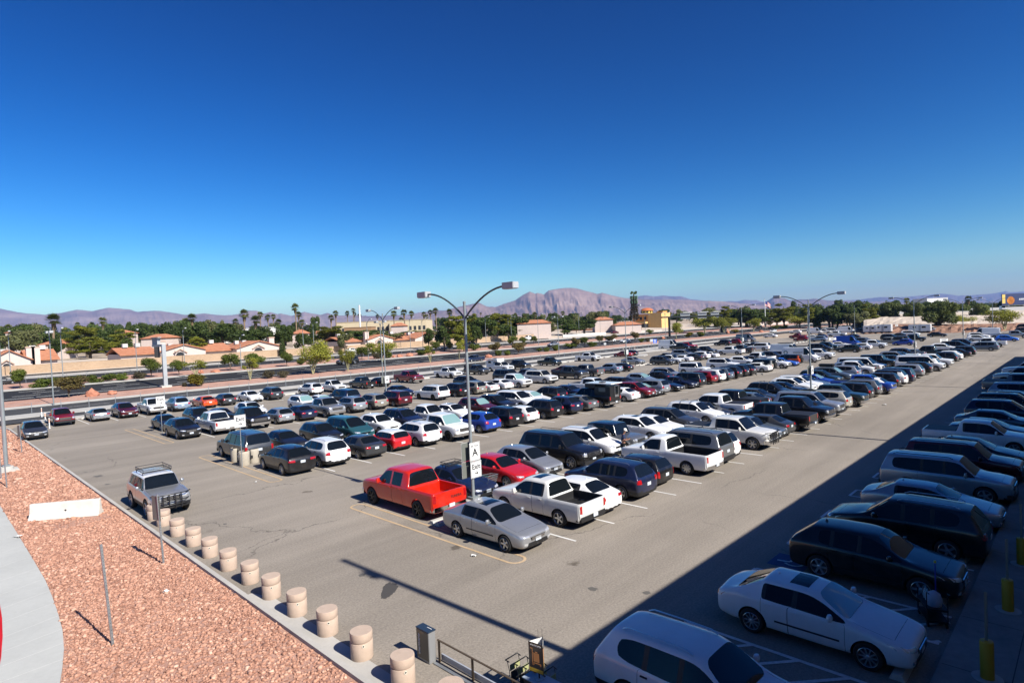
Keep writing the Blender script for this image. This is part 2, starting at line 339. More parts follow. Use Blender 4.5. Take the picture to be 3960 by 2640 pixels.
def build_type(T):
    s = SPEC[T]
    L, W, H, gc = s['L'], s['W'], s['H'], s['gc']
    xf, xr, w = L / 2, -L / 2, W / 2
    cr = s.get('crease', 0.0)
    xc, zc = xf - s['cowl'][0], s['cowl'][1]
    xrf, xrr = xf - s['rf'], xr + s['rr']
    xd, zd = xr + s['deck'][0], s['deck'][1]
    xB, xC = xf - s['B'], xf - s['Cc']
    hf, tail = s['hf'], s['tail']
    b0, b1 = s['belt']
    bl = lambda x: b0 + (b1 - b0) * min(max((xc - x) / max(xc - xd, 0.1), 0), 1)
    box = T in ('jeep', 'jeep_pickup', 'high_van', 'van', 'boxy_offroader')
    k0 = 0.90 if box else (0.82 if cr else 0.74)
    wr = s['wr']
    st = []     # (x, section kind, zb, wm, zbelt, wr, zt)
    st.append((xf, 'hood', gc + 0.10, w * k0, hf - 0.13, 0, hf - 0.10))
    st.append((xf - 0.07, 'hood', gc + 0.02, w * (0.94 if k0 > 0.8 else 0.90), hf - 0.05, 0, hf - 0.01))
    st.append((xf - 0.38, 'hood', gc, w * 0.985, hf + 0.02, 0, hf + 0.07))
    xm = (xf - 0.38 + xc) / 2
    st.append((xm, 'hood', gc, w, (hf + 0.02 + b0) / 2 + 0.01, 0, (hf + 0.07 + zc) / 2 + 0.02))
    st.append((xc, 'hood', gc, w, b0, 0, zc))
    st.append((xrf, 'cab', gc, w, bl(xrf), wr * 0.97, H - 0.03))
    xmid = (xrf * 0.4 + xB * 0.6)
    st.append((xB + 0.05, 'cab', gc, w, bl(xB), wr, H))
    st.append((xB - 0.05, 'cab', gc, w, bl(xB), wr, H))
    if xC < xB - 0.2:
        st.append((xC + 0.05, 'cab', gc, w, bl(xC), wr, H - 0.005))
        st.append((xC - 0.05, 'cab', gc, w, bl(xC), wr, H - 0.01))
    if s['quarter'] and xC - xrr > 0.5:
        st.append((xrr + 0.20, 'cab', gc, w, bl(xrr), wr * 0.985, H - 0.03))
    iq = len(st) - 1
    st.append((xrr, 'cab', gc, w * 0.995, bl(xrr), wr * 0.95, H - (0.05 if s['quarter'] else 0.06)))
    irr = len(st) - 1
    bed = s.get('bed')
    if bed:
        st.append((xd, 'hood', gc, w, b1, 0, b1 + 0.02)); ideck = len(st) - 1
        zf = 0.74
        fl = (b1 - 0.03) if s.get('cover') else zf
        st.append((xd - 0.06, 'bed', gc, w, b1, 0, b1 - 0.03)); st.append((xd - 0.08, 'bed', gc, w, b1, 0, fl))
        st.append(((xd + xr) / 2, 'bed', gc, w, b1, 0, fl)); st.append((xr + 0.10, 'bed', gc, w, b1, 0, fl))
        st.append((xr + 0.08, 'bed', gc + 0.1, w * 0.99, b1, 0, b1 - 0.004)); st.append((xr, 'bed', gc + 0.16, w * 0.975, b1 - 0.01, 0, b1 - 0.014))
    else:
        st.append((xd, 'hood', gc, w * 0.985, zd - 0.04, 0, zd)); ideck = len(st) - 1
        if s['deck'][0] > 0.3: st.append((xr + 0.26, 'hood', gc + 0.02, w * 0.97, tail - 0.03, 0, tail + 0.03))
        st.append((xr + 0.07, 'hood', gc + 0.06, w * 0.93, tail - 0.08, 0, tail))
        st.append((xr, 'hood', gc + 0.14, w * (0.88 if box else 0.80), tail - 0.22, 0, tail - 0.16))
    n = len(st)
    bm = bmesh.new()
    rows = []
    for (x, kd, zb, wm, zbelt, wr_, zt) in st:
        pr = section(kd, zb, wm, zbelt, wr_, zt)
        xo = lambda i: 0.0
        ring = [bm.verts.new((x, y, z)) for (y, z) in pr]                       # left half, bottom to top
        ring += [bm.verts.new((x, -y, z)) for (y, z) in reversed(pr[1:-1])]     # right half
        rows.append(ring)
    N = len(rows[0])        # 20
    cl = bm.edges.layers.float.get('crease_edge') or bm.edges.layers.float.new('crease_edge')
    gi = lambda j: j if j < 10 else 19 - j      # strip index on either side
    paned = []
    for i in range(n - 1):
        for j in range(N):
            f = bm.faces.new((rows[i][j], rows[i][(j + 1) % N], rows[i + 1][(j + 1) % N], rows[i + 1][j]))
            q = gi(j); x0, x1 = st[i][0], st[i + 1][0]; f.material_index = 0
            cab0, cab1 = st[i][1] == 'cab', st[i + 1][1] == 'cab'
            if q in (8, 9) and not cab0 and cab1: f.material_index = 1                      # windscreen
            if q in (8, 9) and cab0 and not cab1: f.material_index = 1                      # rear window
            if q == 6:
                if not cab0 and cab1: f.material_index = 1
                if cab0 and cab1:
                    wide = (x0 - x1) > 0.15
                    blank = s.get('blank') and x0 < xB
                    if wide and not blank and not (i >= irr - 1 and not s['quarter']): f.material_index = 1
                    if not wide: f.material_index = 2
                    if i == irr - 1: f.material_index = 0 if wide is False or not s['quarter'] else f.material_index
                    if i == irr - 1 and s['quarter'] and (x0 - x1) <= 0.25: f.material_index = 0
            if q in (2, 3, 4, 5) and x0 <= xc + 0.01 and cab1:
                if x1 >= xB - 0.051 and x0 > xB - 0.04: f.material_index = 3                # front door
                elif s.get('doors', 2) == 2 and x0 <= xB - 0.04 and x1 >= xC - 0.06 and xC < xB - 0.2: f.material_index = 4
            if s.get('clad') and q in (0, 1, 2) and f.material_index == 0: f.material_index = 2
            if s.get('clad') and q == 2 and f.material_index in (3, 4): f.material_index = 2
            if q in (0, 1): f.material_index = 2
            if q in (8, 9) and i >= 2 and x1 >= xc - 0.01: f.material_index = 6                       # bonnet
            if q in (8, 9) and not bed and s['deck'][0] > 0.3 and i >= ideck and i < n - 2: f.material_index = 7   # boot lid
            if s.get('roof_sep') and q in (7, 8, 9) and cab0 and cab1: f.material_index = 5
            if bed and st[i][1] == 'bed' and q in (7, 8, 9) and i < n - 2: f.material_index = 2
    bm.faces.new(rows[0]).material_index = 0
    bm.faces.new(list(reversed(rows[-1]))).material_index = 0
    bmesh.ops.recalc_face_normals(bm, faces=bm.faces)
    bm.edges.ensure_lookup_table()
    for e in bm.edges:
        a, b = e.link_faces if len(e.link_faces) == 2 else (None, None)
        c = cr
        if a:
            ma, mb = a.material_index, b.material_index
            zc_ = (e.verts[0].co.z + e.verts[1].co.z) / 2
            if (ma == 1) != (mb == 1) or (ma != mb and 2 in (ma, mb) and zc_ > b0 - 0.01): c = max(c, 0.92)
            ang = e.calc_face_angle(0)
            if ang > 1.0: c = max(c, 0.35 + cr * 0.5)
        mx = (e.verts[0].co.x + e.verts[1].co.x) / 2
        if bed and mx < xd - 0.03: c = max(c, 0.85)
        e[cl] = c
    me = bpy.data.meshes.new('coarse'); bm.to_mesh(me); bm.free()
    for _ in range(8): me.materials.append(M_DARK)
    ob = bpy.data.objects.new('coarse', me); C.objects.link(ob)
    ss = ob.modifiers.new('s', 'SUBSURF'); ss.levels = 2; ss.render_levels = 2
    dg = bpy.context.evaluated_depsgraph_get()
    ev = ob.evaluated_get(dg)
    sm = bpy.data.meshes.new_from_object(ev)
    bvh = BVHTree.FromPolygons([v.co.copy() for v in sm.vertices], [tuple(p.vertices) for p in sm.polygons])
    # wheel wells
    xa, xb2 = xf - s['fo'], xf - s['fo'] - s['wb']
    r = s['r']
    cb = MB()
    for ax in (xa, xb2):
        for sd in (-1, 1):
            M = Matrix.Translation((ax, sd * (w + 0.15), r)) @ Matrix.Rotation(R(90), 4, 'X')
            cb.lathe([(r * 1.16, -0.42), (r * 1.16, 0.42)], 28, 0, M=M)
    cme = cb.mesh('cut')
    for _ in range(8): cme.materials.append(M_DARK)
    cme.polygons.foreach_set('material_index', [2] * len(cme.polygons))
    co = bpy.data.objects.new('cut', cme); C.objects.link(co)
    bo = ob.modifiers.new('b', 'BOOLEAN'); bo.operation = 'DIFFERENCE'; bo.object = co; bo.solver = 'EXACT'
    bpy.context.view_layer.update()
    dg = bpy.context.evaluated_depsgraph_get()
    full = bpy.data.meshes.new_from_object(ob.evaluated_get(dg))
    bpy.data.objects.remove(ob); bpy.data.objects.remove(co)
    # split by region
    parts = []
    bm = bmesh.new(); bm.from_mesh(full)
    seen = set(); isl = []
    bm.faces.ensure_lookup_table()
    keyof = lambda f: f.material_index if f.material_index in (1, 3, 4, 5, 6, 7) else 0
    for f0 in bm.faces:
        if f0.index in seen: continue
        k = keyof(f0)
        stack = [f0]; seen.add(f0.index); cur = []
        while stack:
            f = stack.pop(); cur.append(f)
            for e in f.edges:
                for g in e.link_faces:
                    if g.index not in seen and keyof(g) == k: seen.add(g.index); stack.append(g)
        isl.append((k, cur))
    bodyfaces = []
    for k, fs in isl:
        if k == 0: bodyfaces += fs; continue
        c = sum((f.calc_center_median() for f in fs), Vector()) / len(fs)
        a = sum(f.calc_area() for f in fs)
        if a < 0.004: bodyfaces += fs; continue
        nm = {3: 'door', 4: 'door', 5: 'roof', 6: 'bonnet', 7: 'boot_lid'}.get(k)
        if k == 1:
            nm = 'side_window' if abs(c.y) > 0.35 else ('windscreen' if c.x > (xB + 0.2) else 'rear_window')
        parts.append((nm, fs, k, c))
    def sub(fs, name, gap=0.0):
        vm = {}; vs = []; fc = []; mi = []
        for f in fs:
            ix = []
            for v in f.verts:
                if v not in vm: vm[v] = len(vs); vs.append(v.co.copy())
                ix.append(vm[v])
            fc.append(ix); mi.append(1 if f.material_index == 2 else 0)
        if gap:
            cnt = {}
            for f in fc:
                for a in range(len(f)):
                    kk = tuple(sorted((f[a], f[(a + 1) % len(f)]))); cnt[kk] = cnt.get(kk, 0) + 1
            bd = set(v for kk, c in cnt.items() if c == 1 for v in kk)
            nb = {}
            for kk in cnt:
                for a, b in (kk, kk[::-1]):
                    if a in bd and b not in bd: nb.setdefault(a, []).append(b)
            for a, bs in nb.items():
                d = sum((vs[b] - vs[a] for b in bs), Vector())
                if d.length > 1e-6: vs[a] = vs[a] + d.normalized() * gap
        m = bpy.data.meshes.new(name); m.from_pydata(vs, [], fc)
        m.polygons.foreach_set('material_index', mi); m.update()
        return m
    items = []      # (name, mesh, material or 'paint', local loc, local scale, children)
    bmz = sub(bodyfaces, 'body'); bmz.materials.append(PAINT['white']); bmz.materials.append(M_DARK); smooth_mesh(bmz, 38)
    items.append(('body', bmz, 'paint', None))
    for nm, fs, k, c in parts:
        m = sub(fs, nm, 0.009 if nm in ('door', 'bonnet', 'boot_lid') else 0)
        m.materials.append(PAINT['white'] if k != 1 else M_GLASS)
        if k != 1: m.materials.append(M_DARK)
        smooth_mesh(m, 40)
        kids = []
        if nm == 'door':
            sd = 1 if c.y > 0 else -1
            xs = [v.co.x for v in m.vertices]
            hx, hz = min(xs) + 0.17, bl(c.x) - 0.11
            hit = bvh.ray_cast(Vector((hx, sd * 3, hz)), Vector((0, -sd, 0)))[0]
            if hit is not None:
                hb = MB().box((hit.x, hit.y + sd * 0.012, hit.z), (0.17, 0.028, 0.03)).mesh('handle')
                hb.materials.append(M_DARK if T in ('jeep', 'jeep_pickup', 'suv') else PAINT['white']); kids.append(('handle', hb, 'paint' if T not in ('jeep', 'jeep_pickup', 'suv') else None, None))
        items.append((nm, m, 'paint' if k != 1 else None, kids))
    bm.free()
    # patches lying on the body
    def patch(corners, axis, m, nu=6, nv=3, off=0.012, name='patch'):
        """corners: four (y or x, z) points, thrown on the body along axis"""
        P = []
        for a in range(nu + 1):
            for b in range(nv + 1):
                u, v = a / nu, b / nv
                q = [(1 - u) * (1 - v) * corners[0][i] + u * (1 - v) * corners[1][i] + u * v * corners[2][i] + (1 - u) * v * corners[3][i] for i in (0, 1)]
                if axis[0]: o = Vector((axis[0] * 4, q[0], q[1])); d = Vector((-axis[0], 0, 0))
                else: o = Vector((q[0], axis[1] * 3, q[1])); d = Vector((0, -axis[1], 0))
                h = bvh.ray_cast(o, d)[0]
                if h is None: h = Vector((axis[0] * (L / 2 - 0.05), q[0], q[1])) if axis[0] else Vector((q[0], axis[1] * w, q[1]))
                P.append(h - d * off)
        d = Vector((-axis[0], -axis[1], 0))
        nn = len(P); vs = P + [p + d * (off + 0.03) for p in P]; fs = []
        id_ = lambda a, b: a * (nv + 1) + b
        for a in range(nu):
            for b in range(nv):
                fs.append((id_(a, b), id_(a + 1, b), id_(a + 1, b + 1), id_(a, b + 1)))
        edge = [id_(a, 0) for a in range(nu)] + [id_(nu, b) for b in range(nv)] + [id_(a, nv) for a in range(nu, 0, -1)] + [id_(0, b) for b in range(nv, 0, -1)]
        for i in range(len(edge)):
            a, b = edge[i], edge[(i + 1) % len(edge)]
            fs.append((a, b, b + nn, a + nn))
        me_ = bpy.data.meshes.new(name); me_.from_pydata(vs, [], fs); me_.materials.append(m)
        b_ = bmesh.new(); b_.from_mesh(me_); bmesh.ops.recalc_face_normals(b_, faces=b_.faces); b_.to_mesh(me_); b_.free(); smooth_mesh(me_, 40)
        return me_
    li = s['lights']
    for sd in (-1, 1):
        if li == 'round':
            z0, z1 = hf - 0.20, hf - 0.03; ya, yb = w * 0.50, w * 0.74
            h = patch([(sd * ya, z0), (sd * yb, z0), (sd * yb, z1), (sd * ya, z1)], (1, 0), M_HEAD)
        elif li == 'tall':
            z0, z1 = hf - 0.27, hf - 0.05; ya, yb = w * 0.66, w * 0.93
            h = patch([(sd * ya, z0), (sd * yb, z0 + 0.03), (sd * yb, z1), (sd * ya, z1)], (1, 0), M_HEAD)
        else:
            z0, z1 = hf - 0.15, hf - 0.03; ya, yb = w * 0.50, w * 0.945
            h = patch([(sd * ya, z0), (sd * yb, z0 + 0.06), (sd * yb, z1 + 0.04), (sd * ya, z1 - 0.03)], (1, 0), M_HEAD)
        items.append(('headlight', h, None, None))
        if li in ('tall', 'round'): ya, yb, z0, z1 = w * 0.80, w * 0.955, tail - 0.40, tail - 0.06
        elif li == 'side': ya, yb, z0, z1 = w * 0.64, w * 0.945, tail - 0.24, tail - 0.03
        else: ya, yb, z0, z1 = w * 0.52, w * 0.935, tail - 0.22, tail - 0.08
        t = patch([(sd * ya, z0), (sd * yb, z0 + 0.03), (sd * yb, z1), (sd * ya, z1)], (-1, 0), M_TAIL)
        items.append(('taillight', t, None, None))
    gw = w * (0.60 if li == 'tall' else 0.44)
    gz0, gz1 = (hf - 0.34, hf - 0.08) if li in ('tall', 'round') else (hf - 0.24, hf - 0.13)
    g = MB()
    gme = patch([(-gw * 0.92, gz0), (gw * 0.92, gz0), (gw, gz1), (-gw, gz1)], (1, 0), M_DARK, name='grille')
    gk = []
    bars = MB()
    if s.get('slots'):
        for q in range(7): bars.box((xf + 0.02, (q - 3) * gw * 0.27, (gz0 + gz1) / 2), (0.03, 0.035, gz1 - gz0))
    else:
        for q in range(3): bars.box((xf + 0.012, 0, gz0 + (gz1 - gz0) * (q + 0.6) / 3.2), (0.03, gw * 1.75, 0.022))
    bme = bars.mesh('grille_bar'); bme.materials.append(PAINT['white'] if s.get('slots') else M_CHROME)
    items.append(('grille', gme, None, [('grille_bar', bme, 'paint' if s.get('slots') else None, None)]))
    lo = patch([(-w * 0.62, gc + 0.14), (w * 0.62, gc + 0.14), (w * 0.55, gc + 0.26), (-w * 0.55, gc + 0.26)], (1, 0), M_DARK)
    items.append(('air_intake', lo, None, None))
    if T in ('sedan', 'hatch'):
        for sd in (-1, 1):
            mo = patch([(xa - r - 0.28, gc + 0.30), (xb2 + r + 0.28, gc + 0.30), (xb2 + r + 0.28, gc + 0.345), (xa - r - 0.28, gc + 0.345)], (0, sd), M_DARK, nu=12, nv=1, off=0.008)
            items.append(('side_moulding', mo, None, None))
    if not bed:
        fp = MB().box((xf + 0.02, 0, gc + 0.33), (0.012, 0.31, 0.14)).mesh('front_plate'); fp.materials.append(M_PLATE); items.append(('licence_plate', fp, None, None))
    for sd in (-1, 1):
        fo_ = patch([(sd * w * 0.62, gc + 0.17), (sd * w * 0.80, gc + 0.19), (sd * w * 0.80, gc + 0.27), (sd * w * 0.62, gc + 0.26)], (1, 0), M_HEAD, nu=3, nv=2)
        items.append(('fog_light', fo_, None, None))
    zp = tail - 0.22 if li == 'wide' else (tail - 0.52 if bed else tail - 0.30)
    if bed: zp = gc + 0.28
    pl = MB()
    h = bvh.ray_cast(Vector((-5, 0, zp)), Vector((1, 0, 0)))[0]
    hx = (h.x if h else xr) - (0.13 if bed else 0.012)
    pl.box((hx, 0, zp), (0.012, 0.31, 0.155)); plm = pl.mesh('licence_plate'); plm.materials.append(M_PLATE)
    items.append(('licence_plate', plm, None, None))
    # bumpers
    if bed or T in ('van', 'high_van', 'big_suv', 'boxy_offroader', 'jeep'):
        for nm, xx, sg in (('front_bumper', xf, 1), ('rear_bumper', xr, -1)):
            b = MB()
            hb = 0.20
            zz = gc + 0.20
            pts = [(xx - sg * 0.22, -w * 0.97), (xx + sg * 0.02, -w * 0.90), (xx + sg * 0.075, -w * 0.55), (xx + sg * 0.09, 0), (xx + sg * 0.075, w * 0.55), (xx + sg * 0.02, w * 0.90), (xx - sg * 0.22, w * 0.97)]
            vs = []; fs = []
            for (px_, py_) in pts:
                vs += [(px_, py_, zz - hb / 2), (px_, py_, zz + hb / 2), (px_ - sg * 0.12, py_ * 0.97, zz + hb / 2), (px_ - sg * 0.12, py_ * 0.97, zz - hb / 2)]
            for i in range(len(pts) - 1):
                for j in range(4): fs.append((i * 4 + j, i * 4 + (j + 1) % 4, i * 4 + 4 + (j + 1) % 4, i * 4 + 4 + j))
            b.add(vs, fs); m_ = b.mesh(nm)
            b_ = bmesh.new(); b_.from_mesh(m_); bmesh.ops.recalc_face_normals(b_, faces=b_.faces); b_.to_mesh(m_); b_.free(); smooth_mesh(m_, 40)
            m_.materials.append(M_CHROME if s.get('grille') == 'chrome' else M_DARK)
            items.append((nm, m_, None, None))
    # mirrors
    for sd in (-1, 1):
        b = MB(); mx = xc - 0.34 if T not in ('minivan', 'high_van', 'van') else xc - 0.55
        b.lathe([(0.0, -0.085), (0.06, -0.075), (0.085, -0.02), (0.085, 0.03), (0.06, 0.08), (0.0, 0.085)], 10, 0,
                M=Matrix.Translation((mx, sd * (w + 0.085), b0 + 0.10)) @ Matrix.Diagonal((0.8, 1.25, 1.0 if li != 'tall' else 1.5, 1)))
        b.box((mx, sd * (w - 0.01), b0 + 0.045), (0.06, 0.14, 0.04))
        m_ = b.mesh('mirror'); m_.materials.append(PAINT['white']); smooth_mesh(m_, 50)
        items.append(('mirror', m_, 'paint', None))
    if s.get('rails'):
        for sd in (-1, 1):
            b = MB(); y_ = sd * (wr - 0.10)
            xs = [xrf - 0.25, xrf - 0.40, (xrf + xrr) / 2, xrr + 0.40, xrr + 0.25]
            b.tube([(xs[0], y_, H - 0.03), (xs[1], y_, H + 0.035), (xs[2], y_, H + 0.045), (xs[3], y_, H + 0.035), (xs[4], y_, H - 0.03)], 0.017, 6)
            m_ = b.mesh('roof_rail'); m_.materials.append(M_RIM if T == 'suv' else M_DARK); smooth_mesh(m_, 50)
            items.append(('roof_rail', m_, None, None))
    elif T in ('sedan', 'hatch', 'crossover'):
        b = MB().lathe([(0.05, 0), (0.035, 0.03), (0.0, 0.07)], 8, 0, c=(xrr + 0.25, 0, H - 0.02)); m_ = b.mesh('roof_antenna'); m_.materials.append(PAINT['white'])
        items.append(('roof_antenna', m_, 'paint', None))
    if s.get('spare'):
        sp = MB(); Mx = Matrix.Translation((xr - 0.13, 0, 0.98)) @ Matrix.Rotation(R(-90), 4, 'Y') @ Matrix.Rotation(R(0), 4, 'Z')
        sp.lathe([(0.0, 0.10), (0.16, 0.11), (0.2, 0.04), (0.24, 0.12), (0.33, 0.12), (0.385, 0.08), (0.385, -0.08), (0.33, -0.12), (0.0, -0.12)], 24, 0, M=Mx)
        m_ = sp.mesh('spare_wheel'); m_.materials.append(M_TYRE); smooth_mesh(m_, 40); items.append(('spare_wheel', m_, None, None))
    wheels = [(ax, sd * (w - 0.115), r, sd) for ax in (xa, xb2) for sd in (1, -1)]
    xroof = (xrf + xrr) / 2
    return dict(items=items, wheels=wheels, r=r, L=L, W=W, H=H, xroof=xroof, w=w, bl=b1, xd=xd, xr=xr, xf=xf, wr=wr, xrf=xrf, xrr=xrr, hf=hf, gc=gc, bvh=bvh)

TYPES = {}
NAME = {'sedan': 'parked_sedan', 'coupe': 'parked_coupe', 'hatch': 'parked_hatchback', 'mini': 'parked_small_car', 'suv': 'parked_suv', 'crossover': 'parked_crossover', 'big_suv': 'parked_large_suv',
        'minivan': 'parked_minivan', 'pickup': 'parked_pickup', 'single_pickup': 'parked_pickup', 'small_pickup': 'parked_pickup', 'jeep': 'parked_offroader', 'jeep_pickup': 'parked_pickup', 'boxy_offroader': 'parked_offroader',
        'high_van': 'parked_high_van', 'van': 'parked_van'}
CATG = {'sedan': 'car', 'coupe': 'car', 'hatch': 'car', 'mini': 'car', 'suv': 'SUV', 'crossover': 'SUV', 'big_suv': 'SUV', 'minivan': 'minivan', 'pickup': 'pickup truck', 'single_pickup': 'pickup truck', 'small_pickup': 'pickup truck',
        'jeep': 'SUV', 'jeep_pickup': 'pickup truck', 'boxy_offroader': 'SUV', 'high_van': 'van', 'van': 'van'}
WORD = {'sedan': 'sedan', 'coupe': 'coupe', 'hatch': 'hatchback', 'mini': 'tiny hatchback', 'suv': 'SUV', 'crossover': 'crossover', 'big_suv': 'large SUV', 'minivan': 'minivan', 'pickup': 'crew-cab pickup', 'single_pickup': 'single-cab pickup', 'small_pickup': 'compact pickup',
        'jeep': 'boxy off-roader', 'jeep_pickup': 'off-road pickup', 'boxy_offroader': 'off-roader', 'high_van': 'high-roof van', 'van': 'van'}
def get_type(T):
    if T not in TYPES: TYPES[T] = build_type(T)
    return TYPES[T]
def part(name, me, parent, override=None):
    o = bpy.data.objects.new(name, me); C.objects.link(o); o.parent = parent
    if override is not None:
        o.material_slots[0].link = 'OBJECT'; o.material_slots[0].material = override
    return o
CARS = []
def car(T, col, x, y, rz, z=0.0, rim='five', roof=None, shade=False, scale=1.0, name=None, group='vehicles parked in the lot', **info):
    t = get_type(T)
    p = PAINT[col]
    root = empty(name or NAME[T], (x, y, z), rz)
    root.scale = (scale, scale, scale)
    root['category'] = CATG[T]
    if group: root['group'] = group
    for nm, me, mm, kids in t['items']:
        ov = p if mm == 'paint' else None
        if nm == 'roof' and roof: ov = PAINT[roof]
        if nm == 'windscreen' and shade: ov = M_SHADE
        o = part(nm, me, root, ov)
        for k in (kids or []): part(k[0], k[1], o, p if k[2] == 'paint' else None)
    for (wx, wy, r, sd) in t['wheels']:
        wh = part('wheel', ME_TYRE, root)
        wh.location = (wx, wy, r); wh.scale = (r, 0.25, r)
        wh.rotation_euler = (0, 0, 0 if sd > 0 else math.pi)
        part('rim', ME_RIMS[rim], wh)
    if info.get('bedpaint'):
        bo_ = [q for q in root.children if q.name.startswith('body')][0]; bo_.material_slots[1].link = 'OBJECT'; bo_.material_slots[1].material = p
    if info.get('sunroof'):
        g_ = []
        for a_ in range(4):
            for b_ in range(5):
                xx, yy = t['xrf'] - 0.28 - 0.16 * a_, (b_ - 2) * 0.2
                h = t['bvh'].ray_cast(Vector((xx, yy, 5)), Vector((0, 0, -1)))[0]; g_.append((xx, yy, h.z + 0.006))
        me = bpy.data.meshes.new('sunroof'); me.from_pydata(g_, [], [(a_ * 5 + b_, a_ * 5 + b_ + 1, a_ * 5 + b_ + 6, a_ * 5 + b_ + 5) for a_ in range(3) for b_ in range(4)]); me.materials.append(M_GLASS); me.update()
        part('sunroof', me, root)
    if info.get('tonneau'):
        MB().box(((t['xd'] + t['xr']) / 2, 0, t['bl'] + 0.005), (t['xd'] - t['xr'] - 0.2, t['W'] - 0.16, 0.03)).build('bed_cover', M_DARK, root)
    if info.get('rack') == 'basket':
        b_ = MB(); z_ = t['H'] + 0.10; a0, a1 = t['xrf'] - 0.25, max(t['xrr'] + 0.15, t['xrf'] - 1.8); w_ = t['wr'] - 0.08
        for dz in (0, 0.14): b_.tube([(a0, -w_, z_ + dz), (a0, w_, z_ + dz), (a1, w_, z_ + dz), (a1, -w_, z_ + dz), (a0, -w_, z_ + dz)], 0.018, 6)
        for k in range(7): xx = a0 + (a1 - a0) * k / 6; b_.tube([(xx, -w_, z_), (xx, w_, z_)], 0.012, 5); b_.tube([(xx, -w_, z_), (xx, -w_, z_ + 0.14)], 0.01, 5); b_.tube([(xx, w_, z_), (xx, w_, z_ + 0.14)], 0.01, 5)
        for sx in (a0 - 0.2, a1 + 0.2): b_.tube([(sx, -w_, z_ - 0.12), (sx, -w_, z_)], 0.02, 5); b_.tube([(sx, w_, z_ - 0.12), (sx, w_, z_)], 0.02, 5); b_.tube([(sx, -w_, z_), (sx, w_, z_)], 0.018, 5)
        b_.build('roof_basket', M_BLACKM, root, smooth=60)
    if info.get('rack') == 'bars':
        for xx in (t['xrf'] - 0.35, t['xrf'] - 1.25):
            MB().tube([(xx, -t['wr'] - 0.02, t['H'] - 0.08), (xx, -t['wr'] + 0.08, t['H'] + 0.09), (xx, t['wr'] - 0.08, t['H'] + 0.09), (xx, t['wr'] + 0.02, t['H'] - 0.08)], 0.022, 6).build('roof_bar', M_BLACKM, root, smooth=60)
    if info.get('rack') == 'box':
        MB().box((t['xrf'] - 1.0, 0.1, t['H'] + 0.22), (1.8, 0.85, 0.36)).build('roof_box', M_DARK, root, bevel=0.12, smooth=50)
    if info.get('guard'):
        b_ = MB(); xx = t['xf'] + 0.16
        for yy in (-0.42, -0.14, 0.14, 0.42): b_.tube([(xx, yy, t['gc'] + 0.05), (xx + 0.03, yy, t['hf'] - 0.15), (xx - 0.04, yy * 0.95, t['hf'] + 0.06)], 0.03, 6)
        for zz in (t['gc'] + 0.25, t['hf'] - 0.28, t['hf'] + 0.04): b_.tube([(xx - 0.28, -t['w'] * 0.95, zz), (xx, -0.62, zz), (xx, 0.62, zz), (xx - 0.28, t['w'] * 0.95, zz)], 0.028, 6)
        b_.build('bull_bar', M_BLACKM, root, smooth=60)
    if info.get('camper'):
        cm = M_BLACKM if info['camper'] == 'black' else PAINT['white']
        x0, x1 = t['xr'] - 0.05, t['xd'] + 0.95
        sh = MB().box(((t['xr'] + t['xd']) / 2, 0, 1.68), (t['xd'] - t['xr'] + 0.05, 1.86, 1.0)).box((t['xd'] + 0.55, 0, 2.18 if t['H'] < 2.1 else 2.3), (1.3, 1.86, 0.42)).build('camper_shell', cm, root, bevel=0.02)
        MB().box(((x0 + x1) / 2, 0, 2.44), (x1 - x0 + 0.35, 2.0, 0.09)).build('camper_roof', PAINT['white'], root, bevel=0.02)
        dr = MB().box((t['xr'] - 0.07, -0.15, 1.66), (0.03, 0.66, 1.15)).build('camper_door', M_RIM, sh); MB().box((t['xr'] - 0.09, -0.15, 1.75), (0.02, 0.50, 0.85)).build('door_window', M_GLASS, dr)
        for s_ in (-1, 1): MB().box(((t['xr'] + t['xd']) / 2, s_ * 0.935, 1.85), (0.8, 0.02, 0.4)).build('camper_window', M_GLASS if info['camper'] != 'black' else M_SIGNB, sh)
        MB().box(((x0 + x1) / 2, 0.2, 2.52), (0.5, 0.5, 0.1)).build('roof_vent', M_DARK, root)
    if info.get('cap'):
        MB().box(((t['xr'] + t['xd']) / 2, 0, t['bl'] + 0.32), (t['xd'] - t['xr'], t['W'] - 0.22, 0.64)).build('bed_cap', p if info['cap'] == 'body' else M_DARK, root, bevel=0.08, smooth=50)
    if info.get('roofgear'):
        MB().box((-0.2, 0, t['H'] + 0.12), (2.6, 1.2, 0.12)).box((1.0, 0, t['H'] + 0.14), (0.5, 0.5, 0.16)).build('roof_gear', M_DARK if col != 'white' else M_WHITE if 0 else M_DARK, root, bevel=0.03)
    info.update(T=T, col=col, x=x, y=y, rz=rz, root=root)
    CARS.append(info)
    return root
